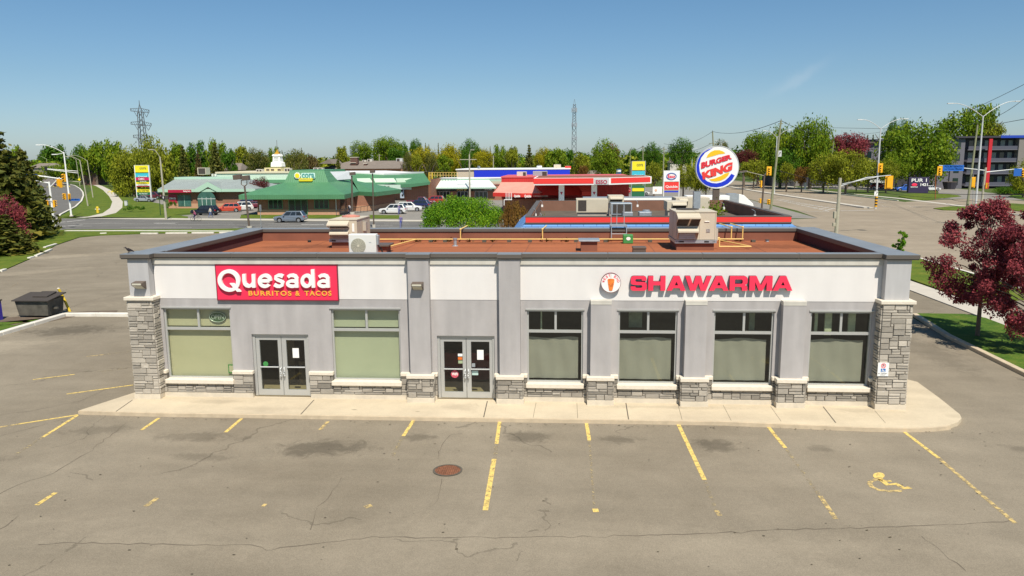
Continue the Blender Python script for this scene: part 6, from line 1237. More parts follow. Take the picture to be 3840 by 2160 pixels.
for i, (u, lb) in enumerate(((560, 'fuel pump under the canopy right of the left white post'), (610, 'fuel pump under the middle of the station canopy'), (880, 'fuel pump with a red rounded hood at the right white post'))):
    a = z3b(u, 600, Ye+6); oo = T('fuel_pump', lb, 'fuel pump', (a.x, Ye+6, 0)); m = MB(); m.box(a.x-.45, a.x+.45, Ye+6, Ye+6.7, 0, 2.1); P('cabinet', m, M['bred'] if i == 2 else M['galv'], oo, bevel=.05); m = MB(); m.box(a.x-.3, a.x+.3, Ye+5.96, Ye+5.99, 1.1, 1.8); P('display', m, M['dark'], oo)
def panelsign(name, label, x0, x1, y, z0, z1, frame, panels, post=True, th=.4, zg=-.05):
    o = T(name, label, 'sign', ((x0+x1)/2, y, 0)); m = MB(); pw = (x1-x0)*.05
    m.box(x0-pw, x0, y, y+th, zg, z1+.05); m.box(x1, x1+pw, y, y+th, zg, z1+.05); m.box(x0, x1, y, y+th, z1, z1+.06); P('frame', m, frame, o)
    for (f0, f1, mt_, txt, tm, fx0, fx1, fz0, fz1) in panels:
        za, zb_2 = z1-(z1-z0)*f0, z1-(z1-z0)*f1; m = MB(); m.box(x0, x1, y+.02, y+th-.02, zb_2+.03, za-.01); c = P('panel', m, mt_, o)
        if txt: P('lettering', fit(glyphs(txt, .02, .02), x0+(x1-x0)*fx0, x0+(x1-x0)*fx1, zb_2+(za-zb_2)*fz0, zb_2+(za-zb_2)*fz1, y-.01), tm, c)
    return o
yl = mat('sign_lemon', (.85, .74, .02), .5); cy = mat('sign_cyan', (.05, .50, .62), .5); mg = mat('sign_magenta', (.62, .015, .12), .5); dgn = mat('sign_green', (.02, .14, .06), .5); txg = mat('text_olive', (.25, .24, .05), .5)
PN = [(0, .31, yl, 'cora', txg, .35, .85, .45, .72), (.315, .335, dgn, None, None, 0, 0, 0, 0), (.34, .52, cy, 'Dental', M['wht'], .2, .85, .08, .35), (.53, .66, mg, 'CIBC', M['wht'], .2, .65, .2, .8), (.67, .73, dgn, 'Subway', M['wht'], .3, .8, .1, .9), (.735, .82, yl, 'PIZZA', txg, .2, .8, .2, .8), (.83, .90, M['wht'], 'FLOWERS', txg, .15, .85, .3, .7), (.905, .945, M['plum'], None, None, 0, 0, 0, 0)]
a, b = AY(500, 621, 149), AY(557, 686, 149); ps = panelsign('plaza_sign_tower', 'tall plaza sign with stacked yellow, blue, magenta and green panels beside the bank', a.x+.3, b.x+.2, 149, 3.2, 8.45, M['wht'], PN)
m = MB(); m.box(a.x+.3, b.x+.2, 149.02, 149.38, 2.25, 2.85); c = P('panel', m, yl, ps); P('lettering', fit(glyphs('NAIL CARE TIRES', .02, .02), a.x+.6, b.x-.1, 2.4, 2.7, 148.99), M['dark'], c); m = MB(); m.box(a.x+.3, b.x+.2, 149.02, 149.38, 1.55, 2.2); c = P('panel', m, dgn, ps); P('lettering', fit(glyphs('Tim Hortons', .02, .02), a.x+.8, b.x-.5, 1.75, 2.0, 148.99), M['wht'], c)
a, b = AY(2371, 605, 125), AY(2418, 663, 125); ps = panelsign('plaza_sign_tower', 'tall plaza sign with yellow top panel rising behind the station canopy', a.x, b.x, 125, 4.0, 8.6, M['galv'], [(0, .38, yl, 'cora', txg, .35, .85, .45, .72), (.40, .63, cy, 'Dental', M['wht'], .2, .85, .08, .35), (.64, .90, mg, 'CIBC', M['wht'], .15, .8, .2, .8)])
m = MB(); m.box(a.x, b.x, 125.02, 125.38, 1.2, 3.9); c = P('panel', m, dgn, ps); m = MB(); m.box(a.x+.1, b.x-.1, 124.95, 125.0, 2.85, 3.45); c2_ = P('strip', m, yl, c)
a, b = AY(2492, 641, 100), AY(2545, 716, 100)
ps = panelsign('station_sign', 'white fuel station sign with an oval emblem over a red panel', a.x, b.x, 100, AY(2492, 722, 100).z, AY(2492, 641, 100).z, M['wht'], [(0, .50, M['wht'], None, None, 0, 0, 0, 0), (.51, .88, M['bred'], 'Quickie', M['wht'], .1, .92, .2, .58), (.93, 1.0, sb_, None, None, 0, 0, 0, 0)])
cxs, czs = AY(2518, 661, 100).x, AY(2518, 661, 100).z; g = shape([ell(cxs, czs, .82, .56), ell(cxs, czs, .70, .45)], .05)
for v in g.v: v.y += 99.95
P('oval_ring', g, mat('oval_blue', (.06, .12, .40), .5), ps); P('lettering', fit(glyphs('Esso', .02, .02), cxs-.58, cxs+.58, czs-.27, czs+.27, 99.96), M['redl'], ps)
# poster beside the station sign
a, b = AY(2448, 700, 98), AY(2483, 727, 98); o = T('poster_board', 'white poster board with a faint orange picture left of the station sign', 'poster', (a.x, 98, 0)); m = MB(); m.box(a.x, b.x, 98, 98.1, b.z, a.z); P('board', m, M['wht'], o); m = MB(); m.cyl((a.x+.5, 97.99, (a.z+b.z)/2), (a.x+.5, 97.97, (a.z+b.z)/2), .2, n=12); P('print', m, mat('peach', (.75, .45, .3), .6), o)
a, b = AY(2311, 634, 230), AY(2329, 662, 230); o = T('banner_sign', 'small blue and white sign beside the round green tree', 'sign', (a.x, 230, 0)); m = MB(); m.box(a.x, b.x, 230, 230.3, b.z, a.z); P('panel', m, mat('petrol_blue', (.02, .12, .28), .5), o); m = MB(); m.box(a.x+.1, b.x-.1, 229.9, 229.98, (a.z+b.z)/2+.3, a.z-.3); P('white_panel', m, M['wht'], o); m = MB(); m.box(a.x+.3, a.x+.5, 230, 230.2, -.1, b.z); m.box(b.x-.5, b.x-.3, 230, 230.2, -.1, b.z); P('post', m, M['galv'], o)
# apartment block on the right
o = T('apartment_building', 'four-storey grey and dark brick apartment building with balconies behind the trees', 'building', (105, 180, 0))
apg = mat('apartment_grey', (.145, .14, .165), .9, var=.08, scale=.5); apd = mat('apartment_dark', (.05, .047, .06), .9, var=.2); apl = brickmat('apartment_brick', (.24, .215, .20), (.20, .18, .17), (.25, .23, .21)); apblue = mat('roof_blue', (.02, .06, .42), .5)
Ya = 205
def zr(zx_, zy, Y=Ya): return AY(2880+zx_*.37267, 300+zy*.37267, Y)
def blk_(u0, u1, v, mm, Y, dep=14, nm='wall'): a, b = zr(u0, v, Y), zr(u1, v, Y); m = MB(); m.box(a.x, b.x, Y, Y+dep, -.1, a.z); return P(nm, m, mm, o), a.x, b.x, a.z
blk_(1860, 1990, 590, apg, Ya); w2_, ax0, ax1, az = blk_(1990, 2540, 585, apd, Ya+1.5); blk_(2535, 2900, 560, apl, Ya-.5); blk_(1620, 1700, 850, apl, Ya-2, 6); blk_(1700, 1860, 600, apg, Ya+.4)
m = MB(); m.box(ax0-4, ax1+10, Ya-.8, Ya+16, az, az+.5); P('roof_edge', m, apd, o); a = zr(2330, 570); m = MB(); m.box(a.x, a.x+14, Ya-.82, Ya-.7, az-.1, az+.62); P('blue_fascia', m, apblue, o)
yq = Ya+.3
for r in range(4):
    z0 = .8+r*3.4
    m = MB(); m.box(ax0, ax1, Ya-.2, Ya+1.5, z0-.15, z0+.05); bl = P('balcony', m, apg, o); m = MB(); m.box(ax0+.2, ax1-.2, Ya-.16, Ya-.10, z0+.05, z0+1.0); P('balcony_rail', m, mat('rail_smoke', (.09, .09, .12), .5), bl)
    for k in range(6):
        xx = ax0+1+(ax1-ax0-2)*k/6; m = MB(); m.box(xx, xx+1.2, Ya+1.42, Ya+1.49, z0+.9, z0+2.6); P('window', m, mat('window_pale', (.26, .27, .24), .3) if (k+r) % 3 else M['dwin'], o)
    a, b = zr(1890, 620), zr(1945, 620); m = MB(); m.box(a.x, b.x, Ya-.06, Ya-.01, z0+.3, z0+2.2); P('window', m, M['dwin'], o)
m = MB(); a = zr(2245, 620, Ya-2.5); m.box(a.x-.45, a.x+.45, Ya-2.5, Ya-1.9, -.1, zr(2245, 592, Ya-2.5).z); P('red_column', m, mat('column_red', (.55, .02, .03), .5), o)
a, b = zr(1795, 1040, Ya-4), zr(1865, 1085, Ya-4); o = T('planter', 'dark tapered planter tub on the lawn before the apartment building', 'planter', (a.x, Ya-4, 0)); m = MB(); cxp = (a.x+b.x)/2; m.cyl((cxp, Ya-4, 0), (cxp, Ya-4, 2.0), 1.4, 2.0, 12); P('tub', m, apd, o); m = MB(); m.cyl((cxp, Ya-4, 2.0), (cxp, Ya-4, 2.1), 1.85, 1.85, 12); P('soil', m, dirt, o)
o = T('apartment_building', 'lower grey apartment wing left of the tall street lamp', 'building', (95, 190, 0)); Yl = 232
def zr2(zx_, zy, Y=Yl): return AY(2880+zx_*.37267, 300+zy*.37267, Y)
for u0, u1, v, mm in ((640, 1075, 640, apg), (1075, 1230, 615, apg), (1215, 1900, 605, apd), (285, 350, 760, apl), (350, 640, 790, apd), (60, 285, 760, apd)):
    a, b = zr2(u0, v), zr2(u1, v); m = MB(); m.box(a.x, b.x, Yl+(u0 % 7)*.2, Yl+14, -.1, a.z); P('wall', m, mm, o)
a = zr2(640, 640); b = zr2(1075, 640); m = MB(); m.box(a.x, b.x, Yl-.3, Yl+14.2, a.z, a.z+.5); P('roof_edge', m, M['brown'], o)
a = zr2(1075, 615); b = zr2(1900, 615); m = MB(); m.box(a.x, b.x, Yl-.6, Yl+14.2, a.z, a.z+.6); P('roof_edge', m, apd, o)
for u in (1000, 1145):
    for r in range(3): a = zr2(u, 660); m = MB(); m.box(a.x, a.x+1.4, Yl-.2, Yl-.1, 2+r*3.4, 4.2+r*3.4); P('window', m, M['dwin'], o)
# houses far left
for i, (px, py, wpx, Y, lb) in enumerate(((155, 612, 110, 330, 'grey roofed house far up the curving street on the left'), (332, 626, 48, 290, 'brown roofed house behind the street lamps on the left'), (870, 612, 60, 230, 'brown house roof between the conifers left of the diner'), (2230, 640, 60, 300, 'small house roof behind the round green tree'), (2545, 590, 60, 330, 'grey roof just left of the round sign'))):
    p = AY(px, py, Y); w2 = wpx*mpp(Y)/2; o = T('house', lb, 'house', (p.x, Y, 0)); m = MB(); zt = max(p.z, 4.5); m.box(p.x-w2, p.x+w2, Y, Y+9, -.1, zt-2.2); P('wall', m, [apl, M['brickd'], M['brickl'], M['brickd'], M['cream']][i], o)
    m = MB(); m.add([(p.x-w2-.4, Y-.5, zt-2.3), (p.x+w2+.4, Y-.5, zt-2.3), (p.x+w2+.4, Y+9.5, zt-2.3), (p.x-w2-.4, Y+9.5, zt-2.3), (p.x-w2*.6, Y+4.5, zt), (p.x+w2*.6, Y+4.5, zt)], [(0, 1, 5, 4), (1, 2, 5), (2, 3, 4, 5), (3, 0, 4)]); P('roof', m, M['shing'], o)
    m = MB(); m.box(p.x-w2*.5, p.x-w2*.1, Y-.05, Y-.01, .8, 2.0); P('window', m, M['dwin'], o)

# ------------------------------------------------------------------ vehicles
def car(kind, name, label, pcol, x, y, rz, doorgap=False, rear=False):
    """x,y = ground centre; local +x is the front of the vehicle"""
    D = {'suv': (4.65, 1.86, 1.68, .92, 1.02), 'sedan': (4.6, 1.82, 1.45, .80, .93), 'pickup': (5.6, 1.98, 1.85, 1.05, 1.18), 'van': (5.0, 1.95, 1.78, .90, 1.02)}[kind]
    L, W, H, hb, bl = D; h2 = L/2; w2 = W/2; wr = .35 if kind != 'pickup' else .41; fx, rx = h2-.88, -h2+.88
    o = T(name, label, {'suv': 'car', 'sedan': 'car', 'pickup': 'pickup truck', 'van': 'minivan'}[kind], (x, y, 0), rz=rz)
    def arch(cx): return [(cx+(wr+.07)*cos(a), wr+(wr+.07)*sin(a)) for a in [pi-pi*i/8 for i in range(9)]]
    low = [(-h2+.06, .34)]+[(rx-wr-.07, .30)]+arch(rx)[1:-1]+[(rx+wr+.07, .26), (fx-wr-.07, .26)]+arch(fx)[1:-1]+[(fx+wr+.07, .30), (h2-.08, .34), (h2, .55), (h2-.04, .74), (h2-.22, hb), (h2-1.25, bl)]
    if kind == 'pickup': top = [(.1, bl+.02), (-h2+.02, bl+.02), (-h2, .6)]
    elif kind == 'sedan': top = [(-h2+1.0, bl+.04), (-h2+.12, bl+.02), (-h2, .75), (-h2, .5)]
    else: top = [(-h2+.3, bl+.05), (-h2+.03, bl), (-h2-.02, .7), (-h2, .5)]
    pts = low+top
    m = MB(); n = len(pts); secs = []
    for s, ww in ((-1, w2-.06), (-1, w2), (1, w2), (1, w2-.06)):
        pass
    loops = [[(px, -w2+(.0 if pz < bl-.15 else .06), pz) for px, pz in pts], [(px, w2-(.0 if pz < bl-.15 else .06), pz) for px, pz in pts]]
    m.loft(loops); body = P('body', m, pcol, o, local=True, bevel=.035)
    # greenhouse: base and roof outlines
    if kind == 'pickup': b0, b1, r0, r1 = -.75, 1.35, -.55, .62
    elif kind == 'sedan': b0, b1, r0, r1 = -1.75, 1.15, -.95, .30
    elif kind == 'van': b0, b1, r0, r1 = -2.38, 1.75, -2.1, .75
    else: b0, b1, r0, r1 = -2.2, 1.2, -1.75, .38
    wb, wt = w2-.09, w2-.27; zb, zt = bl-.02, H
    base = [(b0, -wb, zb), (b1, -wb, zb), (b1, wb, zb), (b0, wb, zb)]; topl = [(r0, -wt, zt), (r1, -wt, zt), (r1, wt, zt), (r0, wt, zt)]
    m = MB(); m.loft([base, topl]); P('cabin', m, pcol, body, local=True, bevel=.05)
    def lerp3(a, b, t): return Vector(a).lerp(Vector(b), t)
    g = MB(); k0, k1 = .10, .86
    for sgn, i0, i1 in ((-1, 0, 1), (1, 3, 2)):
        A, B_, C_, D_ = base[i0], base[i1], topl[i1], topl[i0]; off = Vector((0, sgn*.012, .006))
        def q(u, v): return lerp3(lerp3(A, B_, u), lerp3(D_, C_, u), v)+off
        spl = [(.06, .32), (.35, .60), (.63, .93)] if kind != 'pickup' else [(.08, .46), (.50, .92)]
        for u0, u1 in spl: f = [q(u0, k0), q(u1, k0), q(u1, k1), q(u0, k1)]; g.face(f if sgn < 0 else f[::-1])
    P('side_glass', g, M['cglass'], body, local=True)
    g = MB(); off = Vector((.014, 0, .01)); A, B_, C_, D_ = base[1], base[2], topl[2], topl[1]
    g.face([lerp3(A, B_, .06)+off+(Vector(D_)-Vector(A))*.06, lerp3(A, B_, .94)+off+(Vector(C_)-Vector(B_))*.06, lerp3(D_, C_, .92)+off-(Vector(C_)-Vector(B_))*.08, lerp3(D_, C_, .08)+off-(Vector(D_)-Vector(A))*.08]); P('windscreen', g, M['cglass'], body, local=True)
    g = MB(); off = Vector((-.014, 0, .01)); A, B_, C_, D_ = base[3], base[0], topl[0], topl[3]
    g.face([lerp3(A, B_, .1)+off+(Vector(D_)-Vector(A))*.14, lerp3(A, B_, .9)+off+(Vector(C_)-Vector(B_))*.14, lerp3(D_, C_, .9)+off-(Vector(C_)-Vector(B_))*.1, lerp3(D_, C_, .1)+off-(Vector(D_)-Vector(A))*.1]); P('rear_glass', g, M['cglass'], body, local=True)
    for cx in (fx, rx):
        for s in (-1, 1):
            m = MB(); m.cyl((cx, s*(w2-.24), wr), (cx, s*(w2-.01), wr), wr, n=20); wh_ = P('wheel', m, M['tyre'], o, local=True)
            m = MB(); m.cyl((cx, s*(w2-.02), wr), (cx, s*(w2+.004), wr), wr*.66, wr*.62, n=14); P('rim', m, M['rim'], wh_, local=True)
    for s in (-1, 1):
        m = MB(); m.box(h2-.16, h2-.015, min(s*(w2-.42), s*(w2-.05)), max(s*(w2-.42), s*(w2-.05)), .66, .80); P('headlight', m, M['lampw'], o, local=True, bevel=.02)
        m = MB(); m.box(-h2-.015, -h2+.12, min(s*(w2-.30), s*(w2-.03)), max(s*(w2-.30), s*(w2-.03)), .78, bl-.03); P('taillight', m, M['lampr'], o, local=True, bevel=.02)
    m = MB(); m.box(h2-.06, h2+.012, -.45, .45, .42, .62); P('grille', m, M['dark'], o, local=True)
    m = MB(); m.box(-h2-.022, -h2-.004, -.16, .16, .60, .74); P('number_plate', m, M['wht'], o, local=True)
    for s in (-1, 1): m = MB(); m.box(b1-.55, b1-.35, min(s*w2, s*(w2+.16)), max(s*w2, s*(w2+.16)), bl-.02, bl+.13); P('mirror', m, pcol, body, local=True, bevel=.02)
    if kind == 'pickup':
        m = MB(); m.box(-h2+.1, b0-.1, -w2+.14, w2-.14, bl+.005, bl+.03); P('load_bed', m, M['dark'], body, local=True)
    if doorgap:
        m = MB(); m.box(-.55, .35, w2-.02, w2+.012, .38, H-.35); P('open_doorway', m, M['dark'], body, local=True); m = MB(); m.obox((.62, w2+.42, .95), (.5, .86, 0), (.86, -.5, 0), (0, 0, 1), .5, .04, .5); P('door', m, pcol, body, local=True, bevel=.02)
    return o
pg, pb, pw, pr, po, pn, pp, pbr, pbl = paint('slate', (.16, .19, .23)), paint('black', (.012, .012, .02)), paint('white', (.70, .69, .66)), paint('red', (.38, .02, .02)), paint('orange', (.48, .055, .02)), paint('navy', (.02, .025, .09)), paint('maroon', (.13, .015, .03)), paint('silver', (.32, .34, .38)), paint('blue', (.02, .10, .45))
a, b = G(1022, 834), G(1145, 836); c_ = (a+b)/2; car('suv', 'driving_car', 'slate grey SUV driving along the road before the green roofed diner', pg, c_.x, c_.y+.9, pi+.03)
def cp_(px, py): g = G(px, py); return g.x, g.y
x, y = cp_(755, 808); car('suv', 'parked_car', 'black SUV parked nearest the road in the bank row', pb, x+.3, y+1.0, pi-.1)
x, y = cp_(812, 800); car('suv', 'parked_car', 'orange red hatchback parked between the black and the white cars', po, x+.8, y+3.0, pi+.35)
x, y = cp_(852, 794); car('suv', 'parked_car', 'white car parked right of the orange one at the bank', pw, x+1.2, y+3.0, pi+.5)
x, y = cp_(862, 790); car('suv', 'parked_car', 'dark SUV with pale stripe, behind the white car at the bank', pn, x-.6, y+8, pi+.2)
x, y = cp_(905, 787); car('sedan', 'parked_car', 'dark maroon car at the right end of the bank row', pp, x+1.0, y+5, .3)
x, y = cp_(545, 757); car('sedan', 'parked_car', 'silver saloon parked behind the plaza sign posts beside the bank', pbr, x, y, 0)
x, y = cp_(515, 748); car('van', 'parked_car', 'maroon minivan parked behind the silver saloon and plaza sign', pp, x+2, y+4, .0)
x, y = cp_(1470, 803); car('suv', 'parked_car', 'white SUV with its rear door standing open in the diner lot', pw, x, y+1.0, pi, doorgap=False)
x, y = cp_(1512, 797); car('suv', 'parked_car', 'white SUV nose right, behind the one with the open door', pw, x+.4, y+3.6, .1)
x, y = cp_(1553, 786); car('suv', 'parked_car', 'navy and purple SUV parked behind the two white ones', pn, x+.3, y+2.5, pi-.1)
x, y = cp_(1575, 777); car('pickup', 'parked_truck', 'dark maroon pickup truck with a large front wheel in the diner lot', pp, x-.5, y+4.2, 0)
x, y = cp_(1605, 768); car('suv', 'parked_car', 'maroon SUV farthest back in the diner lot row', pr, x+.6, y+4.0, pi)
x, y = cp_(1592, 836); car('suv', 'parked_car', 'slate blue SUV seen nose-on beside the big green shrub', paint('dusk_blue', (.09, .15, .22)), x+.7, y+2.4, -pi/2)
x, y = cp_(960, 768); car('suv', 'parked_car', 'dark car glimpsed between the bank and the diner', pb, x, y+3, 0)
x, y = cp_(2350, 726); car('suv', 'parked_car', 'red car seen under the right end of the station canopy', pr, x, y, .1)
x, y = cp_(2328, 718); car('suv', 'parked_car', 'white car behind the red one under the station canopy', pw, x-1, y+3, .2)
x, y = cp_(2395, 730); car('sedan', 'parked_car', 'white car at the foot of the second plaza sign', pw, x, y-3, .2)
x, y = cp_(3490, 716); car('sedan', 'parked_car', 'white saloon right of the dark address sign', pw, x, y, .1)
x, y = cp_(3385, 716); car('pickup', 'parked_car', 'bright blue pickup left of the dark address sign', pbl, x, y-2, pi)
x, y = cp_(3290, 706); car('suv', 'parked_car', 'red car in the apartment driveway right of the white van', pr, x, y, .1)
x, y = cp_(3235, 702); car('van', 'parked_car', 'black minivan in the apartment driveway by the box trailer', pb, x, y+1, pi)
x, y = cp_(3200, 700); car('van', 'parked_van', 'white van in the apartment driveway behind the olive tree', pw, x, y+6, pi)
x, y = cp_(2922, 668); car('suv', 'parked_car', 'dark blue car in the shade of the large tree across the avenue', pn, x, y, .3)
x, y = cp_(202, 700); car('van', 'driving_car', 'dark car with a pale rear driving up the curving street', pn, x, y+2, RD(120))
x, y = cp_(2410, 645); car('suv', 'driving_car', 'tiny white car far up the avenue', pw, x, min(y, 380), pi/2)
x, y = G(3268, 702).x, G(3268, 702).y+9
o = T('box_trailer', 'long white ribbed camper trailer among the cars at the apartment driveway', 'trailer', (x, y, 0)); m = MB(); m.box(x-5, x+9, y, y+2.5, 1.0, 4.2); P('body', m, ribbed('trailer_white', (.62, .63, .63), 2, .5), o, bevel=.1); m = MB()
for u in (-3, 6.5): m.cyl((x+u, y-.05, .5), (x+u, y+.3, .5), .5, n=14)
P('wheel', m, M['tyre'], o); m = MB(); m.box(x-5, x+9, y+.1, y+2.4, .6, 1.0); P('chassis', m, M['dark'], o)

# ------------------------------------------------------------------ people: skinned figures
skin = mat('skin', (.45, .26, .18), .6)
def person(label, x, y, rz, top, bottom, pose=0, bag=None, hair=(.03, .02, .015), sc=1.0, seated=False):
    o = T('person', label, 'person', (x, y, .02), rz=rz)
    st = .16 if pose == 0 else .34                 # stride
    hip = .93 if not seated else 1.0
    V = [(0, 0, hip), (0, 0, hip+.25), (0, 0, 1.40), (0, 0, 1.50), (0, 0, 1.60), (0, .01, 1.70),
         (-.17, 0, 1.42), (-.24, -.04, 1.15), (-.22, -.16 if pose else -.06, .92), (-.21, -.20 if pose else -.07, .84),
         (.17, 0, 1.42), (.24, .04, 1.15), (.22, .12 if pose else .04, .92), (.21, .16 if pose else .05, .84),
         (-.09, 0, hip-.05), (-.10, -st*.4, .50), (-.10, -st, .09), (-.10, -st-.14, .05), (.09, 0, hip-.05), (.10, st*.3, .50), (.10, st, .10), (.10, st-.13, .05)]
    if seated: V[15:18] = [(-.10, -.35, .62), (-.10, -.22, .24), (-.10, -.36, .22)]; V[19:22] = [(.10, -.30, .72), (.10, -.12, .38), (.10, -.26, .36)]; V[1:14] = [(a_, b_-.22*(c_-hip)/.6, c_) for a_, b_, c_ in V[1:14]]
    if seated: V[8], V[9], V[12], V[13] = (-.22, -.45, 1.12), (-.21, -.50, 1.1), (.22, -.45, 1.12), (.21, -.50, 1.1)
    E_ = [(0, 1), (1, 2), (2, 3), (3, 4), (4, 5), (2, 6), (6, 7), (7, 8), (8, 9), (2, 10), (10, 11), (11, 12), (12, 13), (0, 14), (14, 15), (15, 16), (16, 17), (0, 18), (18, 19), (19, 20), (20, 21)]
    R_s = [.14, .13, .13, .055, .085, .075, .06, .045, .035, .03, .06, .045, .035, .03, .09, .06, .045, .035, .09, .06, .045, .035]
    me = bpy.data.meshes.new('person_body'); me.from_pydata([tuple(c*sc for c in v) for v in V], E_, []); ob = bpy.data.objects.new('body', me); COL.objects.link(ob)
    sk_ = ob.modifiers.new('skin', 'SKIN'); me.skin_vertices or None
    for i, v in enumerate(me.skin_vertices[0].data): v.radius = (R_s[i]*sc, R_s[i]*sc*.8); v.use_root = (i == 0)
    sb2 = ob.modifiers.new('sub', 'SUBSURF'); sb2.levels = 1; sb2.render_levels = 1
    dg = bpy.context.evaluated_depsgraph_get(); me2 = bpy.data.meshes.new_from_object(ob.evaluated_get(dg)); bpy.data.objects.remove(ob)
    b_ = bpy.data.objects.new('body', me2); COL.objects.link(b_); b_.parent = o; ORG[b_.name] = Vector((0, 0, 0))
    mt = mat('top_cloth', top, .9); mb_ = mat('leg_cloth', bottom, .9); me2.materials.clear(); 
    for q in (mt, mb_, skin, mat('hair', hair, .9), M['dark']): me2.materials.append(q)
    for p in me2.polygons:
        z = p.center.z/sc; ax = abs(p.center.x)/sc
        p.material_index = 3 if z > 1.70 or (z > 1.60 and p.center.y > .02) else 2 if z > 1.47 else 4 if z < .10 and not seated else (2 if (ax > .16 and z < .90 and not seated) else (1 if z < (.98 if not seated else 1.0) else 0))
        p.use_smooth = True
    if bag:
        m = MB(); m.sphere((.0, .19, 1.20), .16, .11, .24, 12, 8); P('bag', m, mat('bag_cloth', bag, .9), o, local=True, smooth=True)
    return o
x, y = cp_(1504, 856); person('person in purple jeans walking on the road with a grey blue backpack', x, y, .2, (.16, .13, .30), (.08, .10, .35), 1, (.25, .30, .48))
x, y = cp_(1497, 805); person('person in a purple top beside the open door of the white SUV', x, y, 0, (.16, .12, .28), (.10, .12, .35), 0)
x, y = cp_(1311, 804); person('person in a white top and dark trousers by the diner railing', x, y, pi*.9, (.62, .62, .68), (.06, .07, .14), 1, (.02, .02, .03))
x, y = cp_(790, 817); person('person in a cream top and blue jeans behind the black car', x, y, pi*.85, (.62, .58, .48), (.08, .13, .30), 1)
x, y = cp_(3210, 722); person('small distant person in a pale top on the far verge of the avenue', x, y, 0, (.55, .5, .5), (.03, .03, .04), 1, sc=1.05)
x, y = cp_(735, 830); person('cyclist in a purple and red top riding along the pavement', x, y, -pi/2, (.28, .05, .12), (.06, .05, .14), seated=True)
o = T('bicycle', 'dark bicycle under the cyclist on the pavement by the bank lawn', 'bicycle', (x, y, .03)); m = MB()
def wheel(cx_): 
    mm = MB(); mm.tube([(cx_+.34*cos(2*pi*i/20), 0, .36+.34*sin(2*pi*i/20)) for i in range(21)], .022, 5)
    for i in range(6): mm.tube([(cx_, 0, .36), (cx_+.33*cos(pi*i/3), 0, .36+.33*sin(pi*i/3))], .006, 3)
    return mm
for cx_ in (-.52, .52): P('wheel', wheel(cx_), M['tyre'], o, local=True)
m.tube([(-.52, 0, .36), (-.1, 0, .32), (.38, 0, .82), (-.2, 0, .86), (-.52, 0, .36)], .018, 6); m.tube([(-.1, 0, .32), (-.22, 0, .95)], .018, 6); m.tube([(.52, 0, .36), (.36, 0, .98), (.42, 0, 1.02)], .018, 6); P('frame', m, M['brown'], o, local=True)
m = MB(); m.sphere((-.22, 0, .97), .13, .07, .04, 8, 5); P('saddle', m, M['dark'], o, local=True); m = MB(); m.tube([(.42, -.26, 1.04), (.40, 0, 1.02), (.42, .26, 1.04)], .016, 6); P('handlebar', m, M['dark'], o, local=True)

# ------------------------------------------------------------------ poles, lamps, signals, wires
def topz(bp, tp): g = G(*bp); return g, AY(tp[0], tp[1], g.y)
def arm_path(a, b, n=7, bow=.35):          # rising then flattening arm
    a, b = Vector(a), Vector(b); c = Vector((a.x+(b.x-a.x)*.62, a.y+(b.y-a.y)*.62, b.z+.04*(b-a).length)); L = []
    for i in range(n+1):
        t = i/n; L.append(a*(1-t)**2+c*2*t*(1-t)+b*t*t)
    return L
def cobra(o, tip, d, mt='steel', s=1.0):
    d = Vector(d).normalized(); m = MB(); t = Vector(tip); m.obox(t+d*.35*s, d, (-d.y, d.x, 0), (0, 0, 1), .42*s, .15*s, .07*s); P('lamp_head', m, M[mt], o, bevel=.02)
def street_lamp(label, bp, tp, arms, r0=.13, r1=.07, mt='steel', group=None, base=True, arm_r=.045, name='street_lamp', lean=True):
    g, t = topz(bp, tp); o = T(name, label, 'street lamp', tuple(g), group)
    m = MB(); tt = Vector((t.x, g.y, t.z)); m.cyl((g.x, g.y, -.05), tt, r0, r1, 12); P('pole', m, M[mt], o)
    if base: m = MB(); m.cyl((g.x, g.y, 0), (g.x, g.y, .25), r0*2.2, r0*1.6, 10); P('base', m, M['conc2'], o)
    for (px, py) in arms:
        e = AY(px, py, g.y); m = MB(); m.tube(arm_path(tt-Vector((0, 0, .15)), e), arm_r, 6); P('arm', m, M[mt], o); cobra(o, e, (e.x-tt.x, 0, 0), mt)
    return o, g, tt
def signal(o, c, face, w=.36, h=1.05, back=False, lit=None, nm='signal_head', board=True):
    """traffic signal head; face = unit vector in plan it looks along"""
    c = Vector(c); f = Vector((face[0], face[1], 0)).normalized(); s_ = Vector((-f.y, f.x, 0)); m = MB(); m.obox(c, s_, f, (0, 0, 1), w*.5, .12, h*.5)
    if board: m.obox(c+f*.10, s_, f, (0, 0, 1), w*.85, .015, h*.62)
    hd = P(nm, m, M['sigyel'], o, bevel=.015)
    for i in range(3):
        z = h*.32*(1-i); m = MB(); p = c+Vector((0, 0, z))+f*.12; m.cyl(p, p+f*.03, w*.30, n=12); L = P('lens', m, M['lampr'] if lit == i else M['filter'], hd)
        m = MB(); m.add([p+s_*w*.34+f*.26+Vector((0, 0, .05)), p-s_*w*.34+f*.26+Vector((0, 0, .05)), p-s_*w*.26+Vector((0, 0, w*.36)), p+s_*w*.26+Vector((0, 0, w*.36)), p+s_*w*.34+f*.22, p-s_*w*.34+f*.22], [(0, 1, 2, 3), (0, 3, 4), (1, 5, 2)]); P('visor', m, M['sigyel'], hd)
    return hd
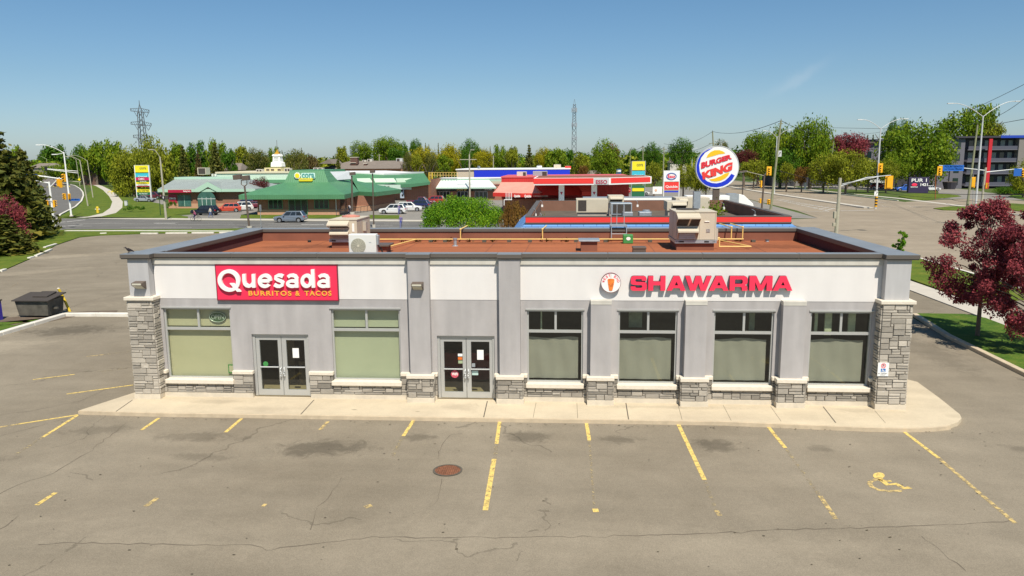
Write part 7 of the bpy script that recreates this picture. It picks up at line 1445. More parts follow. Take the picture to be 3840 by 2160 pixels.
def plate_(o, c, w, h, face, mt, nm='sign_plate', txt=None, tm=None):
    c = Vector(c); f = Vector((face[0], face[1], 0)).normalized(); s_ = Vector((-f.y, f.x, 0)); m = MB(); m.obox(c, s_, f, (0, 0, 1), w/2, .03, h/2); q = P(nm, m, mt, o)
    if txt:
        for k, t_ in enumerate(txt):
            g_ = glyphs(t_, .01, .01); n_ = len(txt); z1_ = h*.40-k*h*.86/n_; fit(g_, -w*.42, w*.42, z1_-h*.62/n_, z1_, 0)
            for v in g_.v: u = v.x; vv = c+s_*(u)*(1 if f.y < 0 else -1)+f*.045+Vector((0, 0, v.z)); v.x, v.y, v.z = vv
            P('lettering', g_, tm, q)
    return q
ssb = mat('street_sign_blue', (.02, .13, .50), .5)
# left junction
g, t = topz((206, 861), (183.5, 681)); o = T('traffic_signal_pole', 'white signal pole standing right of the dark spruces at the left junction', 'traffic light', tuple(g)); m = MB(); m.cyl((g.x, g.y, -.05), (t.x, g.y, t.z), .17, .12, 12); P('pole', m, M['wht'], o); m = MB(); m.box(g.x-.7, g.x+.7, g.y-.5, g.y+.5, -.02, .08); P('base', m, M['conc2'], o)
e = AY(132, 678, g.y); m = MB(); m.tube([(t.x, g.y, t.z-.2), tuple(e)], [.09, .06], 8); P('arm', m, M['wht'], o); a = AY(190, 700, g.y); e = AY(223, 666, g.y); m = MB(); m.tube([tuple(a), (e.x, e.y, e.z)], .08, 8); P('arm', m, M['wht'], o)
for px, py, fx_, b_ in ((220, 685, -1, 1), (227, 690, .2, 0)): signal(o, AY(px, py, g.y), (fx_, .4), .45, 1.0, board=False)
signal(o, AY(175, 765, g.y-.3), (.2, -1), .5, .95, board=False); signal(o, AY(204, 764, g.y-.3), (1, .2), .4, .95, board=False)
m = MB()
for q in (752, 778): m.tube([tuple(AY(180, q, g.y-.2)), tuple(AY(203, q, g.y-.2))], .03, 5)
P('bracket', m, M['wht'], o)
o, g, t = street_lamp('tall white lamp and signal pole on the lawn corner of the curving street', (268, 812), (239, 570), [(152, 543.5), (212, 579)], .16, .10, 'wht')
signal(o, AY(242, 737, g.y-.3), (-.3, -1), .5, 1.05, board=False); signal(o, AY(260, 737, g.y-.3), (.6, -1), .4, 1.0, lit=0, board=False); plate_(o, AY(279, 749, g.y-.2), 1.9, .35, (0, -1), ssb, txt=['CRAIG HENRY'], tm=M['wht'])
g = G(120, 850); g.x = AY(120, 850, 75).x; g.y = 78; o = T('traffic_signal_pole', 'long white signal arm with a blue street sign reaching out of the spruces', 'traffic light', tuple(g)); a, b = AY(110, 655, 78), AY(232, 671, 78); m = MB(); m.cyl((a.x, 78, -.05), (a.x, 78, a.z+.4), .16, .12, 10); P('pole', m, M['wht'], o); m = MB(); m.tube([tuple(a), tuple(b)], [.11, .07], 8); P('arm', m, M['wht'], o); signal(o, AY(240, 667, 78), (-.3, -1), .5, 1.1, board=False); plate_(o, AY(112, 659, 77.6), 2.2, .45, (0, -1), ssb, txt=['VIEWMOUNT'], tm=M['wht'])
g = AY(62, 700, 92); o = T('traffic_signal_pole', 'signal head glowing orange red through the spruce branches', 'traffic light', (g.x, 66, 0)); m = MB(); a = AY(62, 704, 64); m.cyl((a.x, 64.3, -.05), (a.x, 64.3, a.z), .1, .1, 8); P('pole', m, M['steel'], o); signal(o, a+Vector((0, -.6, 0)), (.2, -1), .45, 1.05, lit=0)
G_L = 'tapered concrete street lamps up the left street'
for bp, tp, tips, lb in (((330, 773), (299, 599), [(259, 587)], 'nearest concrete street lamp on the lawn inside the curve'), ((349, 741), (327, 601), [(275, 583)], 'concrete street lamp beside the footpath left of the olive tree'), ((300, 699), (285, 598), [(257, 586)], 'concrete lamp with a yellow diamond sign in the curve'), ((233, 664), (225, 594), [(182, 583)], 'concrete lamp far up the street behind the white signal pole'), ((182, 680), (174, 595), [(136, 584)], 'concrete lamp with a small white plate, left of the white signal arm'), ((153, 657), (138, 592), [], 'bare slanting pole farthest left up the street')):
    o, g, t = street_lamp(lb, bp, tp, tips, .14, .09, 'concpole', G_L, False, .05)
    if 'diamond' in lb: c = AY(297, 673, g.y-.3); m = MB(); w_ = 6*mpp(g.y); m.add([(c.x-w_, c.y, c.z), (c.x, c.y, c.z-w_), (c.x+w_, c.y, c.z), (c.x, c.y, c.z+w_), (c.x, c.y+.05, c.z)], [(0, 1, 2, 3), (0, 3, 4), (3, 2, 4), (2, 1, 4), (1, 0, 4)]); P('diamond_sign', m, yl, o)
    if 'plate' in lb: c = AY(180, 655, g.y-.3); m = MB(); m.box(c.x-.5, c.x+.5, c.y, c.y+.05, c.z-.7, c.z+.7); P('sign_plate', m, M['wht'], o)
o = T('signal_arm', 'double pale arm carrying dark signals across the far curve', 'traffic light', tuple(G(297, 700))); a, b = AY(292, 642, 262), AY(175, 633, 262); a2, b2 = AY(292, 649, 262), AY(178, 635, 262); m = MB(); m.tube([tuple(a), tuple(b)], .12, 6); m.tube([tuple(a2), tuple(b2)], .12, 6); P('arm', m, M['wht'], o); m = MB(); m.box(b.x-.6, b.x+.3, 261.6, 262, b.z-.9, b.z+.9); P('signal_head', m, M['dark'], o)
# poles along the road
o, g, t = street_lamp('pale concrete pole with a small lamp and a walking signal before the bank', (623, 823), (600, 588), [(574, 561)], .19, .11, 'concpole', None, False, .04)
c = AY(612, 741, g.y-.3); plate_(o, c, .55, .6, (0, -1), M['dark'], 'walk_signal'); c = AY(624, 741, g.y-.3); plate_(o, c, .5, .6, (.3, -1), M['filter'], 'walk_signal')
g_ = shape([[(-.05, -.15), (.05, -.15), (.05, .05), (.12, .05), (0, .2), (-.12, .05), (-.05, .05)]], .01); c = AY(612, 741, g.y-.36)
for v in g_.v: v += c
P('arrow_mark', g_, M['wht'], o)
g, t = topz((602, 808), (597, 731)); o = T('lamp_post', 'short dark green lamp post on the lawn beside the concrete pole', 'lamp post', tuple(g)); m = MB(); m.cyl((g.x, g.y, -.05), (t.x, g.y, t.z), .07, .05, 8); P('pole', m, mat('dark_green', (.02, .06, .03), .5), o); m = MB(); m.cyl((t.x, g.y, t.z), (t.x, g.y, t.z+.35), .12, .22, 8); P('lantern', m, M['dark'], o)
def parkinglamp(label, bp, tp, heads, w=.5, col='brown', r=.11, cat='street lamp'):
    g, t = topz(bp, tp); o = T('parking_lamp', label, cat, tuple(g)); m = MB(); m.cyl((g.x, g.y, -.05), (t.x, g.y, t.z), r, r*.8, 10); P('pole', m, M[col], o); m = MB(); m.cyl((g.x, g.y, 0), (g.x, g.y, .5), r*2.4, r*2.4, 12); P('base', m, M['conc2'], o)
    for px, py, ww, hh in heads:
        c = AY(px, py, g.y); m = MB(); m.obox(tuple(c), (1, 0, .1), (0, 1, 0), (-.1, 0, 1), ww/2, .35, hh/2); P('lamp_head', m, M[col], o, bevel=.04); m = MB(); m.obox((c.x, c.y-.02, c.z-hh/2-.01), (1, 0, .1), (0, 1, 0), (-.1, 0, 1), ww/2-.06, .3, .02); P('lens', m, sg_, o)
    return o, g, t
o, g, t = parkinglamp('tall brown pole with twin hooked floodlights at the left rear of the roof', (936, 862), (917, 698), [(891, 664, 1.05, .62), (922, 667, .95, .62)], r=.15)
m = MB(); 
for px in (905, 926):
    a = AY(px, 675, g.y); m.tube([tuple(a), tuple(AY(px, 692, g.y)), (t.x, g.y, t.z)], .06, 6)
P('arm', m, M['brown'], o)
parkinglamp('brown square-headed lamp pole in front of the diner tower side', (1321, 806), (1319, 659), [(1322, 651, .9, .5)], r=.17); parkinglamp('slim brown lamp pole with a small square head, right of the diner', (1402, 856), (1397, 650), [(1397, 643, .6, .35)], r=.10)
parkinglamp('dark lamp pole with a wide flat head right of the round sign', (2783, 766), (2787, 648), [(2787, 643, 1.6, .25)], r=.13)
g, t = topz((979, 856), (976, 768)); o = T('road_sign', 'thin sign post seen edge-on behind the left rear roof corner', 'sign', tuple(g)); m = MB(); m.cyl((g.x, g.y, 0), (t.x, g.y, t.z), .04, .04, 6); P('post', m, M['galv'], o); m = MB(); m.box(t.x-.04, t.x+.02, g.y-.25, g.y+.25, t.z-.8, t.z); P('plate', m, M['galv'], o)
o, g, t = street_lamp('tall concrete pole rising behind the big green shrub', (1762, 753), (1760, 579), [(1766, 562)], .2, .14, 'concpole', None, False, .05); m = MB(); m.box(t.x-2.2, t.x+1.6, g.y-.05, g.y+.05, t.z-1.2, t.z-1.05); P('crossarm', m, M['concpole'], o)
for px, yb, yt, lb in ((1850, 640, 583, 'thin pale pole in the yellow green trees left of the small tower'), (1422, 640, 578, 'thin pole above the brown school roof')):
    p, q = AY(px, yb, 230), AY(px, yt, 230); o = T('utility_pole', lb, 'utility pole', (p.x, 230, 0)); m = MB(); m.cyl((p.x, 230, -.1), (q.x, 230, q.z), .17, .12, 8); P('pole', m, M['concpole'], o); m = MB(); m.box(q.x-.8, q.x+.8, 229.95, 230.05, q.z-.5, q.z-.35); P('crossarm', m, M['brown'], o)
# hydrant, utility box
g = G(367, 799); o = T('fire_hydrant', 'yellow fire hydrant on the lawn inside the footpath curve', 'hydrant', tuple(g)); s_ = 1.25; m = MB(); m.cyl((g.x, g.y, 0), (g.x, g.y, .75*s_), .19*s_, .17*s_, 12); P('barrel', m, M['yellow'], o); m = MB(); m.sphere((g.x, g.y, .78*s_), .21*s_, .21*s_, .18*s_, 12, 6); P('bonnet', m, M['yellow'], o); m = MB(); m.cyl((g.x-.34*s_, g.y, .55*s_), (g.x+.34*s_, g.y, .55*s_), .09*s_, n=10); P('nozzle', m, M['cap'], o)
g = G(472, 772); o = T('utility_box', 'small pale utility post on the lawn below the plaza sign', 'utility box', tuple(g)); m = MB(); m.box(g.x-.3, g.x+.3, g.y, g.y+.4, 0, 1.05); P('cabinet', m, sg_, o, bevel=.04); m = MB(); m.box(g.x-.34, g.x+.34, g.y-.04, g.y+.44, 1.05, 1.12); P('lid', m, M['galv'], o)
# right-hand side
WG = 'utility poles along the avenue'
def wpole(label, bp, tp, r=.17, arms=(), mt='wood'):
    g, t = topz(bp, tp); o = T('utility_pole', label, 'utility pole', tuple(g)); m = MB(); m.cyl((g.x, g.y, -.05), (t.x, g.y, t.z), r, r*.62, 10); P('pole', m, M[mt], o)
    for dz, ww in arms: k = 1-dz/t.z; xx = g.x+(t.x-g.x)*k; m = MB(); m.box(xx-ww/2, xx+ww/2, g.y-.08, g.y+.08, t.z-dz, t.z-dz+.14); P('crossarm', m, M['wood'], o)
    m = MB(); m.cyl((t.x, g.y, t.z), (t.x, g.y, t.z+.3), .06, .05, 8); P('insulator', m, M['brown'], o)
    return o, g, t
W1 = wpole('tall leaning mossy wooden pole at the corner right of the round sign', (2890, 786), (2929, 452), .24, [(.6, .8)]); W2 = wpole('tall pale wooden pole behind the silver twin lamp at the far right', (3627, 776), (3666, 468), .22)
W3 = wpole('slim leaning pole rising from the large tree left of the dark red tree', (3102, 720), (3127, 530), .17); W4 = wpole('dark tall pole right above the round sign', (2684, 722), (2672, 493), .27, [(3.2, 2.2)])
W5 = wpole('grey pole between the two plaza trees left of the station sign', (2485, 722), (2490, 553), .24, [(.5, 1.6)]); W6 = wpole('thin grey pole just right of the round green tree', (2363, 690), (2363, 560), .17, [(.4, 1.4)]); W7 = wpole('pole with crossarm behind the yellow plaza sign', (2411, 705), (2411, 548), .22, [(.6, 1.6)])
W8 = wpole('dark pole with insulators at the right edge of the picture', (3868, 860), (3872, 300), .22, [(.5, 1.8), (2.0, 1.8)]); W9 = wpole('short pale pole by the verge trees left of the large tree', (2833, 688), (2849, 536), .14)
# twin street lamps on the median
def twin(label, bp, tp, l, r, r0=.15): return street_lamp(label, bp, tp, [l, r], r0, r0*.6, 'steel', 'twin-armed street lamps on the avenue median', False, .055)
oA, gA, tA = twin('silver twin street lamp at the median nose with a striped foot', (3283, 783), (3303, 480), (3232, 449), (3389, 446), .17)
c = AY(3301, 630, gA.y-.5); signal(oA, c, (-.1, -1), .46, 1.3); c = AY(3285.5, 725, gA.y-.5)
plate_(oA, c, .62, .78, (0, -1), M['wht'], 'keep_right_sign'); k_ = shape([[(-.18, -.22), (-.08, -.22), (-.05, -.05), (.10, .10), (.05, .16), (.2, .2), (.2, .04), (.14, .08), (.0, -.08), (-.0, -.22)]], .01)
for v in k_.v: v += c-Vector((0, .06, 0))
P('arrow_mark', k_, M['dark'], oA)
m = MB(); m2 = MB()
for k in range(7):
    z0 = .35+k*.26; (m if k % 2 else m2).cyl((gA.x+.03, gA.y, z0), (gA.x+.03, gA.y, z0+.25), .23, n=12)
P('marker_band', m, M['dark'], oA); P('marker_band', m2, M['sigyel'], oA)
oB, gB, tB = twin('tall silver twin street lamp standing above the red maple at the far right', (3656, 803), (3687, 434), (3572, 388), (3808, 380), .17)
oC, gC, tC = twin('twin street lamp close behind the leaning wooden pole', (2903, 728), (2914, 513), (2873, 491), (2958, 488), .17)
c = AY(2921, 576, gC.y-1); plate_(oC, c, 1.3, 1.5, (0, -1), sg_, 'keep_right_sign'); k_ = shape([[(-.3, -.5), (-.1, -.5), (0, -.1), (.2, .2), (.1, .3), (.4, .4), (.4, .05), (.3, .12), (.1, -.15), (.02, -.5)]], .01)
for v in k_.v: v += c-Vector((0, .06, 0))
P('arrow_mark', k_, M['dark'], oC)
for bp, tp, l, r, lb in (((2706, 690), (2706, 538), (2690, 528), (2722, 530), 'twin street lamp peeping out above the round sign'), ((2594, 676), (2596, 560), (2567, 547), (2608, 556), 'street lamp left of the round sign over the olive tree'), ((2510, 665), (2512, 568), (2490, 558), (2536, 558), 'twin lamp in front of the green trees left of the round sign'), ((2443, 655), (2445, 576), (2426, 567), (2464, 567), 'twin lamp right of the yellow plaza sign'), ((2428, 645), (2429, 581), (2416, 574), (2441, 574), 'small twin lamp second right of the yellow plaza sign'), ((2398, 640), (2398, 584), (2387, 578), (2409, 576), 'small twin lamp above the yellow plaza sign')):
    twin(lb, bp, tp, l, r, .17)
# mast arm in front
g, t = topz((3135, 884), (3151, 667)); o = T('traffic_signal_pole', 'concrete signal pole by the roof corner, long arm with a yellow backboard', 'traffic light', tuple(g)); m = MB(); m.cyl((g.x, g.y, -.05), (t.x, g.y, t.z), .22, .17, 12); P('pole', m, M['concpole'], o)
m = MB(); a = AY(3153, 697, g.y); b = AY(3250, 666, g.y+2); c = AY(3340, 657, g.y+3.5); m.tube([tuple(a), tuple(b), tuple(c)], [.08, .06, .045], 8); a2 = AY(3158, 690, g.y); b2 = AY(3305, 660, g.y+2.8); m.tube([tuple(a2), tuple(b2)], .04, 6); P('arm', m, M['steel'], o)
c = AY(3334.6, 684, g.y+3.4); signal(o, c, (.1, 1), .52, 1.25); m = MB(); m.box(g.x-.42, g.x-.15, g.y-.2, g.y+.2, 2.0, 2.8); m.box(g.x-.45, g.x-.15, g.y-.15, g.y+.15, 1.1, 1.5); P('control_box', m, M['concpole'], o, bevel=.03)
g, t = topz((2856, 786), (2867, 655)); o = T('traffic_signal_pole', 'dark signal pole with small yellow heads left of the leaning wooden pole', 'traffic light', tuple(g)); m = MB(); m.cyl((g.x, g.y, -.05), (t.x, g.y, t.z), .17, .14, 10); P('pole', m, M['brown'], o); m = MB(); m.tube([(t.x, g.y, t.z-.2), tuple(AY(2800, 643, g.y))], .05, 6); m.tube([(t.x, g.y, t.z-.2), tuple(AY(2879, 634, g.y))], .05, 6); P('arm', m, M['concpole'], o)
signal(o, AY(2884, 641, g.y-.3), (-.1, -1), .48, 1.25); signal(o, AY(2854, 690, g.y-.4), (-1, -.2), .4, 1.2, board=False); signal(o, AY(2852, 753, g.y-.4), (-1, .1), .35, .85, board=False); signal(o, AY(2882, 757, g.y-.3), (.3, -1), .5, .9, board=False)
g, t = topz((3679, 781), (3697, 628)); o = T('traffic_signal_pole', 'pale concrete signal pole with blue street name signs on both arms at the far right', 'traffic light', tuple(g)); m = MB(); m.cyl((g.x, g.y, -.05), (t.x, g.y, t.z), .22, .17, 12); P('pole', m, M['concpole'], o)
for p, q in (((3693, 639), (3521, 620)), ((3693, 646), (3834, 631))): m = MB(); m.tube([tuple(AY(*p, g.y)), tuple(AY(*q, g.y))], [.09, .06], 8); P('arm', m, M['steel'], o)
plate_(o, AY(3575, 630, g.y-.2), 72*mpp(g.y), 21*mpp(g.y), (0, -1), ssb, 'street_sign', ['FOURTEENTH', 'Le Vincent Massey'], M['wht']); plate_(o, AY(3817, 646, g.y-.2), 1.2, 1.3, (-.3, -1), ssb, 'street_sign')
signal(o, AY(3523, 641, g.y-.3), (0, -1), .5, 1.3); signal(o, AY(3836, 648, g.y-.3), (-.4, -1), .5, 1.2); signal(o, AY(3700, 696, g.y-.3), (.9, -.6), .5, .9, board=False, lit=0)
g, t = topz((3648, 770), (3650, 655)); o = T('traffic_signal_pole', 'yellow signal backboard on a thin post between the silver lamp and the wooden pole', 'traffic light', tuple(g)); m = MB(); m.cyl((g.x, g.y, 0), (t.x, g.y, t.z), .06, .05, 6); P('pole', m, M['galv'], o); signal(o, AY(3649, 684, g.y-.3), (.1, 1), .5, 1.6)
g, t = topz((3507, 747), (3509, 655)); o = T('marker_post', 'thin rusty orange post on the verge right of the dark address sign', 'post', tuple(g)); m = MB(); m.cyl((g.x, g.y, 0), (t.x, g.y, t.z), .09, .07, 6); P('post', m, mat('rust_orange', (.35, .10, .03), .7), o); m = MB(); m.sphere((t.x, g.y, t.z), .12, .12, .1, 8, 5); P('cap', m, M['brown'], o)
# address sign
a, b = AY(3410, 665, 178), AY(3481, 719, 178); o = T('address_sign', 'dark block sign with white name and number on the verge before the apartments', 'sign', (a.x, 178, 0)); m = MB(); m.box(a.x, b.x, 178, 179, -.05, a.z); P('panel', m, mat('sign_indigo', (.035, .025, .07), .5), o, bevel=.05); w_ = b.x-a.x; h_ = a.z
P('lettering', fit(glyphs('PUR 1', .03, .02), a.x+w_*.12, b.x-w_*.12, h_*.70, h_*.92, 177.95), M['wht'], o); P('lettering', fit(glyphs('1421', .03, .03), a.x+w_*.58, b.x-w_*.06, h_*.44, h_*.62, 177.95), M['wht'], o)
m = MB(); m.sphere((a.x+w_*.28, 177.95, h_*.52), w_*.14, .05, h_*.10, 14, 8); P('emblem', m, M['redl'], o); P('lettering', fit(glyphs('RENTALS', .03, .02), a.x+w_*.1, a.x+w_*.45, h_*.34, h_*.42, 177.95), M['wht'], o)
for px, py, w2_, h2_, lb in ((2982, 668, 26, 24, 'pale parking notice board behind the small olive trees'), (3020, 700, 8, 30, 'small dark notice by the olive tree trunks')):
    p = AY(px, py, 205); o = T('notice_board', lb, 'sign', (p.x, 205, 0)); m = MB(); ww, hh = w2_*mpp(205)/2, h2_*mpp(205)/2; m.box(p.x-ww, p.x+ww, 205, 205.15, p.z-hh, p.z+hh); P('board', m, M['cream'] if px < 3000 else M['galv'], o); m = MB(); m.box(p.x-.1, p.x+.1, 205.02, 205.13, -.1, p.z-hh); P('post', m, M['brown'], o)
g, t = topz((3105, 713), (3103, 690)); o = T('sign_post', 'short yellow marker post beside the olive tree on the far verge', 'post', tuple(g)); m = MB(); m.cyl((g.x, g.y, 0), (t.x, g.y, t.z), .09, .08, 6); P('post', m, M['cream2'], o); m = MB(); m.box(t.x-.25, t.x+.25, g.y-.05, g.y+.05, t.z-.1, t.z+.35); P('plate', m, M['sigyel'], o)
# overhead wires
wm = mat('cable_black', (.03, .03, .03), .7)
def wire(label, pts, r=.035, sag=0):
    m = MB(); L = []
    for i in range(len(pts)-1):
        a, b = Vector(pts[i]), Vector(pts[i+1]); n = 12
        for k in range(n+(i == len(pts)-2)):
            t = k/n; L.append(a.lerp(b, t)-Vector((0, 0, sag*4*t*(1-t))))
    m.tube(L, r, 4); o = P('overhead_cable', m, wm); tag(o, label, 'cable')
t1 = W1[2]; t4 = W4[2]; t8 = W8[2]; t2 = W2[2]; t3 = W3[2]
wire('black wire from the pole above the round sign to the leaning wooden pole', [t4, t1], .05, 1.2); wire('black wire running right from the leaning wooden pole to the large tree', [t1, AY(3120, 500, 190)], .05, 1.0)
wire('upper black wire crossing the sky right of the silver lamps', [AY(3120, 479, 200), AY(3380, 484, 150)], .05); wire('rising black wire to the upper right edge over the far apartment trees', [AY(3130, 508, 200), AY(3380, 485, 150), AY(3515, 462, 120), t8], .03, .3)
wire('second rising black wire to the right edge of the sky', [AY(3120, 513, 210), AY(3400, 509, 160), AY(3720, 445, 80), t8-Vector((0, 0, 1.5))], .028, .3); wire('third black wire to the right edge over the apartment roof', [AY(3740, 465, 120), AY(3845, 446, 100)], .05)
wire('heavy black cable sagging from the dark trees past the concrete signal pole', [AY(2917, 639, 112), AY(3060, 678, 105), AY(3148, 696, 93), AY(3400, 722, 85), AY(3600, 729, 80), AY(3850, 728, 75)], .045)
wire('thin black cable crossing in front of the red maple crown', [AY(3240, 712, 90), AY(3560, 745, 80), AY(3640, 752, 78), AY(3860, 768, 75)], .03, .2)
wire('thin wire from the pole above the round sign down to the left pole', [t4, W5[2]+Vector((0, 0, 1))], .05, 1.5); wire('lower thin wire from the pole above the round sign to the left', [t4-Vector((0, 0, 3)), W5[2]-Vector((0, 0, .5))], .05, 1.5); wire('thin wire between the two poles behind the yellow plaza sign', [W7[2], W6[2]], .06, .6); wire('thin wire from the crossarm pole toward the station sign', [W7[2], W5[2]], .06, 1.0)
# pylon and mast
st = mat('lattice_steel', (.12, .13, .14), .7)
o = T('transmission_tower', 'steel lattice power pylon with three crossarms above the trees on the left', 'pylon', (-222, 400, 0)); Yp = 400
def za(zx_, zy): return AY(460+zx_*.2071, 340+zy*.2071, Yp)
m = MB(); rr = .28; tp_ = za(296, 175); bl_, br_ = za(330, 860), za(405, 860); tl_, tr2 = za(284, 390), za(352, 390)
bot_l = Vector((bl_.x-1.5, Yp, 0)); bot_r = Vector((br_.x+1.5, Yp, 0))
for a, b in ((bot_l, tl_), (bot_r, tr2)):
    for dy in (-1.5, 1.5): m.cyl(a+Vector((0, dy, 0)), b+Vector((0, dy*.6, 0)), rr, rr*.8, 4)
m.cyl(tl_, tp_+Vector((0, 0, -2)), rr, rr*.6, 4); m.cyl(tr2, tp_+Vector((0, 0, -2)), rr, rr*.6, 4); m.cyl(tp_+Vector((0, 0, -3)), tp_, rr*.8, rr*.5, 4)
n = 13
for i in range(n):
    t0, t1_ = i/n, (i+1)/n; p0, p1 = bot_l.lerp(tl_, t0), bot_r.lerp(tr2, t1_); q0, q1 = bot_r.lerp(tr2, t0), bot_l.lerp(tl_, t1_); m.cyl(p0, p1, rr*.55, n=3); m.cyl(q0, q1, rr*.55, n=3)
P('lattice_body', m, st, o)
for (l0, l1, r0, r1, cb) in (((140, 325), (148, 368), (478, 352), (475, 400), (320, 318)), ((150, 570), (152, 610), (518, 595), (515, 638), (335, 552)), ((192, 806), (198, 852), (520, 826), (518, 866), (350, 795))):
    m = MB(); A1, A2, B1, B2, C1 = za(*l0), za(*l1), za(*r0), za(*r1), za(*cb); m.tube([A1, C1, B1], rr*.6, 4); m.tube([A2, B2], rr*.8, 4); m.tube([A1, A2], rr*.6, 4); m.tube([B1, B2], rr*.6, 4)
    for k in range(1, 10):
        t_ = k/10.; p = A2.lerp(B2, t_); q = (A1.lerp(C1, t_*2) if t_ < .5 else C1.lerp(B1, t_*2-1)); m.cyl(p, q+Vector((-1 if t_ < .5 else 1, 0, 0)), rr*.4, n=3)
    for u in (.18, .72): p = A2.lerp(B2, u); q = A2.lerp(B2, u+.26); lo = (p+q)/2-Vector((0, 0, 2.6)); m.tube([p, lo, q], rr*.5, 4)
    P('crossarm', m, st, o)
o = T('radio_mast', 'slim lattice radio mast with three antenna clusters against the sky', 'mast', (19, 250, 0)); Ym = 250
def zm(zx_, zy): return AY(2080+zx_*.2071, 360+zy*.2071, Ym)
m = MB(); r_ = .11; tL, tR = zm(338, 145), zm(380, 145); mL, mR = zm(322, 480), zm(386, 480); bL, bR = Vector((zm(310, 1300).x-.2, Ym, 0)), Vector((zm(388, 1300).x+.2, Ym, 0))
for a, b in ((bL, mL), (mL, tL), (bR, mR), (mR, tR)): m.cyl(a, b, r_*1.2, n=4)
for seg_ in ((bL, mL, bR, mR, 12), (mL, tL, mR, tR, 7)):
    for i in range(seg_[4]):
        t0, t1_ = i/seg_[4], (i+1)/seg_[4]; m.cyl(seg_[0].lerp(seg_[1], t0), seg_[2].lerp(seg_[3], t1_), r_*.7, n=3); m.cyl(seg_[2].lerp(seg_[3], t0), seg_[0].lerp(seg_[1], t1_), r_*.7, n=3)
m.cyl(zm(345, 140), zm(357, 60), .06, n=4); m.cyl(zm(372, 140), zm(360, 60), .06, n=4); P('lattice_body', m, st, o)
for zy in (255, 525, 770):
    m = MB(); c = zm(354, zy)
    for k in range(9): a = 2*pi*k/9; m.box(c.x+.85*cos(a)-.14, c.x+.85*cos(a)+.14, Ym+.85*sin(a)-.1, Ym+.85*sin(a)+.1, c.z-.75, c.z+.75)
    m.cyl((c.x, Ym, c.z-.1), (c.x, Ym, c.z+.1), .85, n=12); P('antenna_cluster', m, M['galv'], o)

# ------------------------------------------------------------------ trees and shrubs
LM = {'green': leafmat('leaf_green', (0.055, 0.105, 0.007), (0.139, 0.227, 0.011), (0.335, 0.367, 0.022)), 'deep': leafmat('leaf_deep', (0.024, 0.080, 0.009), (0.066, 0.159, 0.011), (0.185, 0.279, 0.020)),
 'olive': leafmat('leaf_olive', (0.091, 0.118, 0.010), (0.220, 0.246, 0.017), (0.404, 0.402, 0.028)), 'willow': leafmat('leaf_willow', (0.147, 0.156, 0.009), (0.327, 0.300, 0.012), (0.506, 0.422, 0.019)),
 'maroon': leafmat('leaf_maroon', (0.084, 0.027, 0.033), (0.234, 0.045, 0.057), (0.543, 0.109, 0.110)), 'plum': leafmat('leaf_plum', (0.045, 0.015, 0.018), (0.128, 0.033, 0.030), (0.255, 0.075, 0.060)),
 'needle': leafmat('needle', (0.036, 0.055, 0.014), (0.120, 0.135, 0.026), (0.299, 0.240, 0.041)), 'needleb': leafmat('needle_brown', (0.054, 0.054, 0.018), (0.135, 0.099, 0.032), (0.198, 0.153, 0.054)),
 'rust': leafmat('leaf_rust', (0.085, 0.051, 0.017), (0.204, 0.102, 0.025), (0.289, 0.187, 0.034)), 'bright': leafmat('leaf_bright', (0.040, 0.119, 0.007), (0.119, 0.280, 0.012), (0.367, 0.496, 0.023))}
def leafquad(m, p, s, rnd, up=.35, n=None):
    d = Vector((rnd.gauss(0, 1), rnd.gauss(0, 1), rnd.gauss(0, .7))).normalized(); nn = Vector((rnd.gauss(0, 1), rnd.gauss(0, 1), rnd.gauss(0, 1)+up)).normalized()
    if n is not None: nn = (nn*.8+n).normalized()
    a = nn.cross(d).normalized(); b = nn.cross(a).normalized(); s2 = s*rnd.uniform(.6, 1.3)
    m.add([p-a*s2*.5, p+b*s2*.28-nn*s2*.05, p+a*s2*.5, p-b*s2*.28-nn*s2*.05], [(0, 1, 2, 3)])
def crown(seed, n=3400, s=.125, lobes=26, flat=.85, shape_='round', holes=.0):
    rnd = random.Random(seed); m = MB(); C = []
    for i in range(lobes):
        z = rnd.uniform(-.75, .95); a = rnd.uniform(0, 2*pi); r = sqrt(max(0, 1-z*z))*rnd.uniform(.45, .85); k = rnd.uniform(.20, .36)
        if shape_ == 'oval': r *= .9*(1-max(0, z)*.25)
        if shape_ == 'vase': r *= (.55+.5*(z+.75)/1.7)
        C.append((Vector((r*cos(a), r*sin(a), z*.72*flat)), k))
    for i in range(lobes//4): C.append((Vector((rnd.gauss(0, .25), rnd.gauss(0, .25), rnd.gauss(0, .25))), .35))
    for i in range(n):
        c, k = rnd.choice(C); d = Vector((rnd.gauss(0, 1), rnd.gauss(0, 1), rnd.gauss(0, 1))).normalized(); p = c+d*k*(rnd.random()**.33)*rnd.uniform(.75, 1.12); p.z *= flat; leafquad(m, p, s, rnd, n=d*.9)
    return m
def conifer(seed, n=2300, s=.05, w=.24):
    rnd = random.Random(seed); m = MB(); lv = 17
    for i in range(lv):
        t = (i+.3)/lv; z = .06+.92*t; R = w*(1-t)**.85+.012; nb = max(5, int(15*(1-t)+4))
        for k in range(nb):
            a = 2*pi*(k+rnd.random()*.8)/nb+i; L = R*rnd.uniform(.75, 1.2); q = max(4, int(n/lv/nb*(.4+1.2*(1-t))))
            for j in range(q):
                u = (j+rnd.random())/q; p = Vector((L*u*cos(a), L*u*sin(a), z-.10*L*u*2*u+.02*u)); p += Vector((rnd.gauss(0, .010), rnd.gauss(0, .010), rnd.gauss(0, .007)))*(1+1.5*(1-t))
                leafquad(m, p, s*(.7+.6*(1-t)), rnd, up=.9)
    m.cyl((0, 0, .9), (0, 0, 1.0), .006, .002, 4); return m
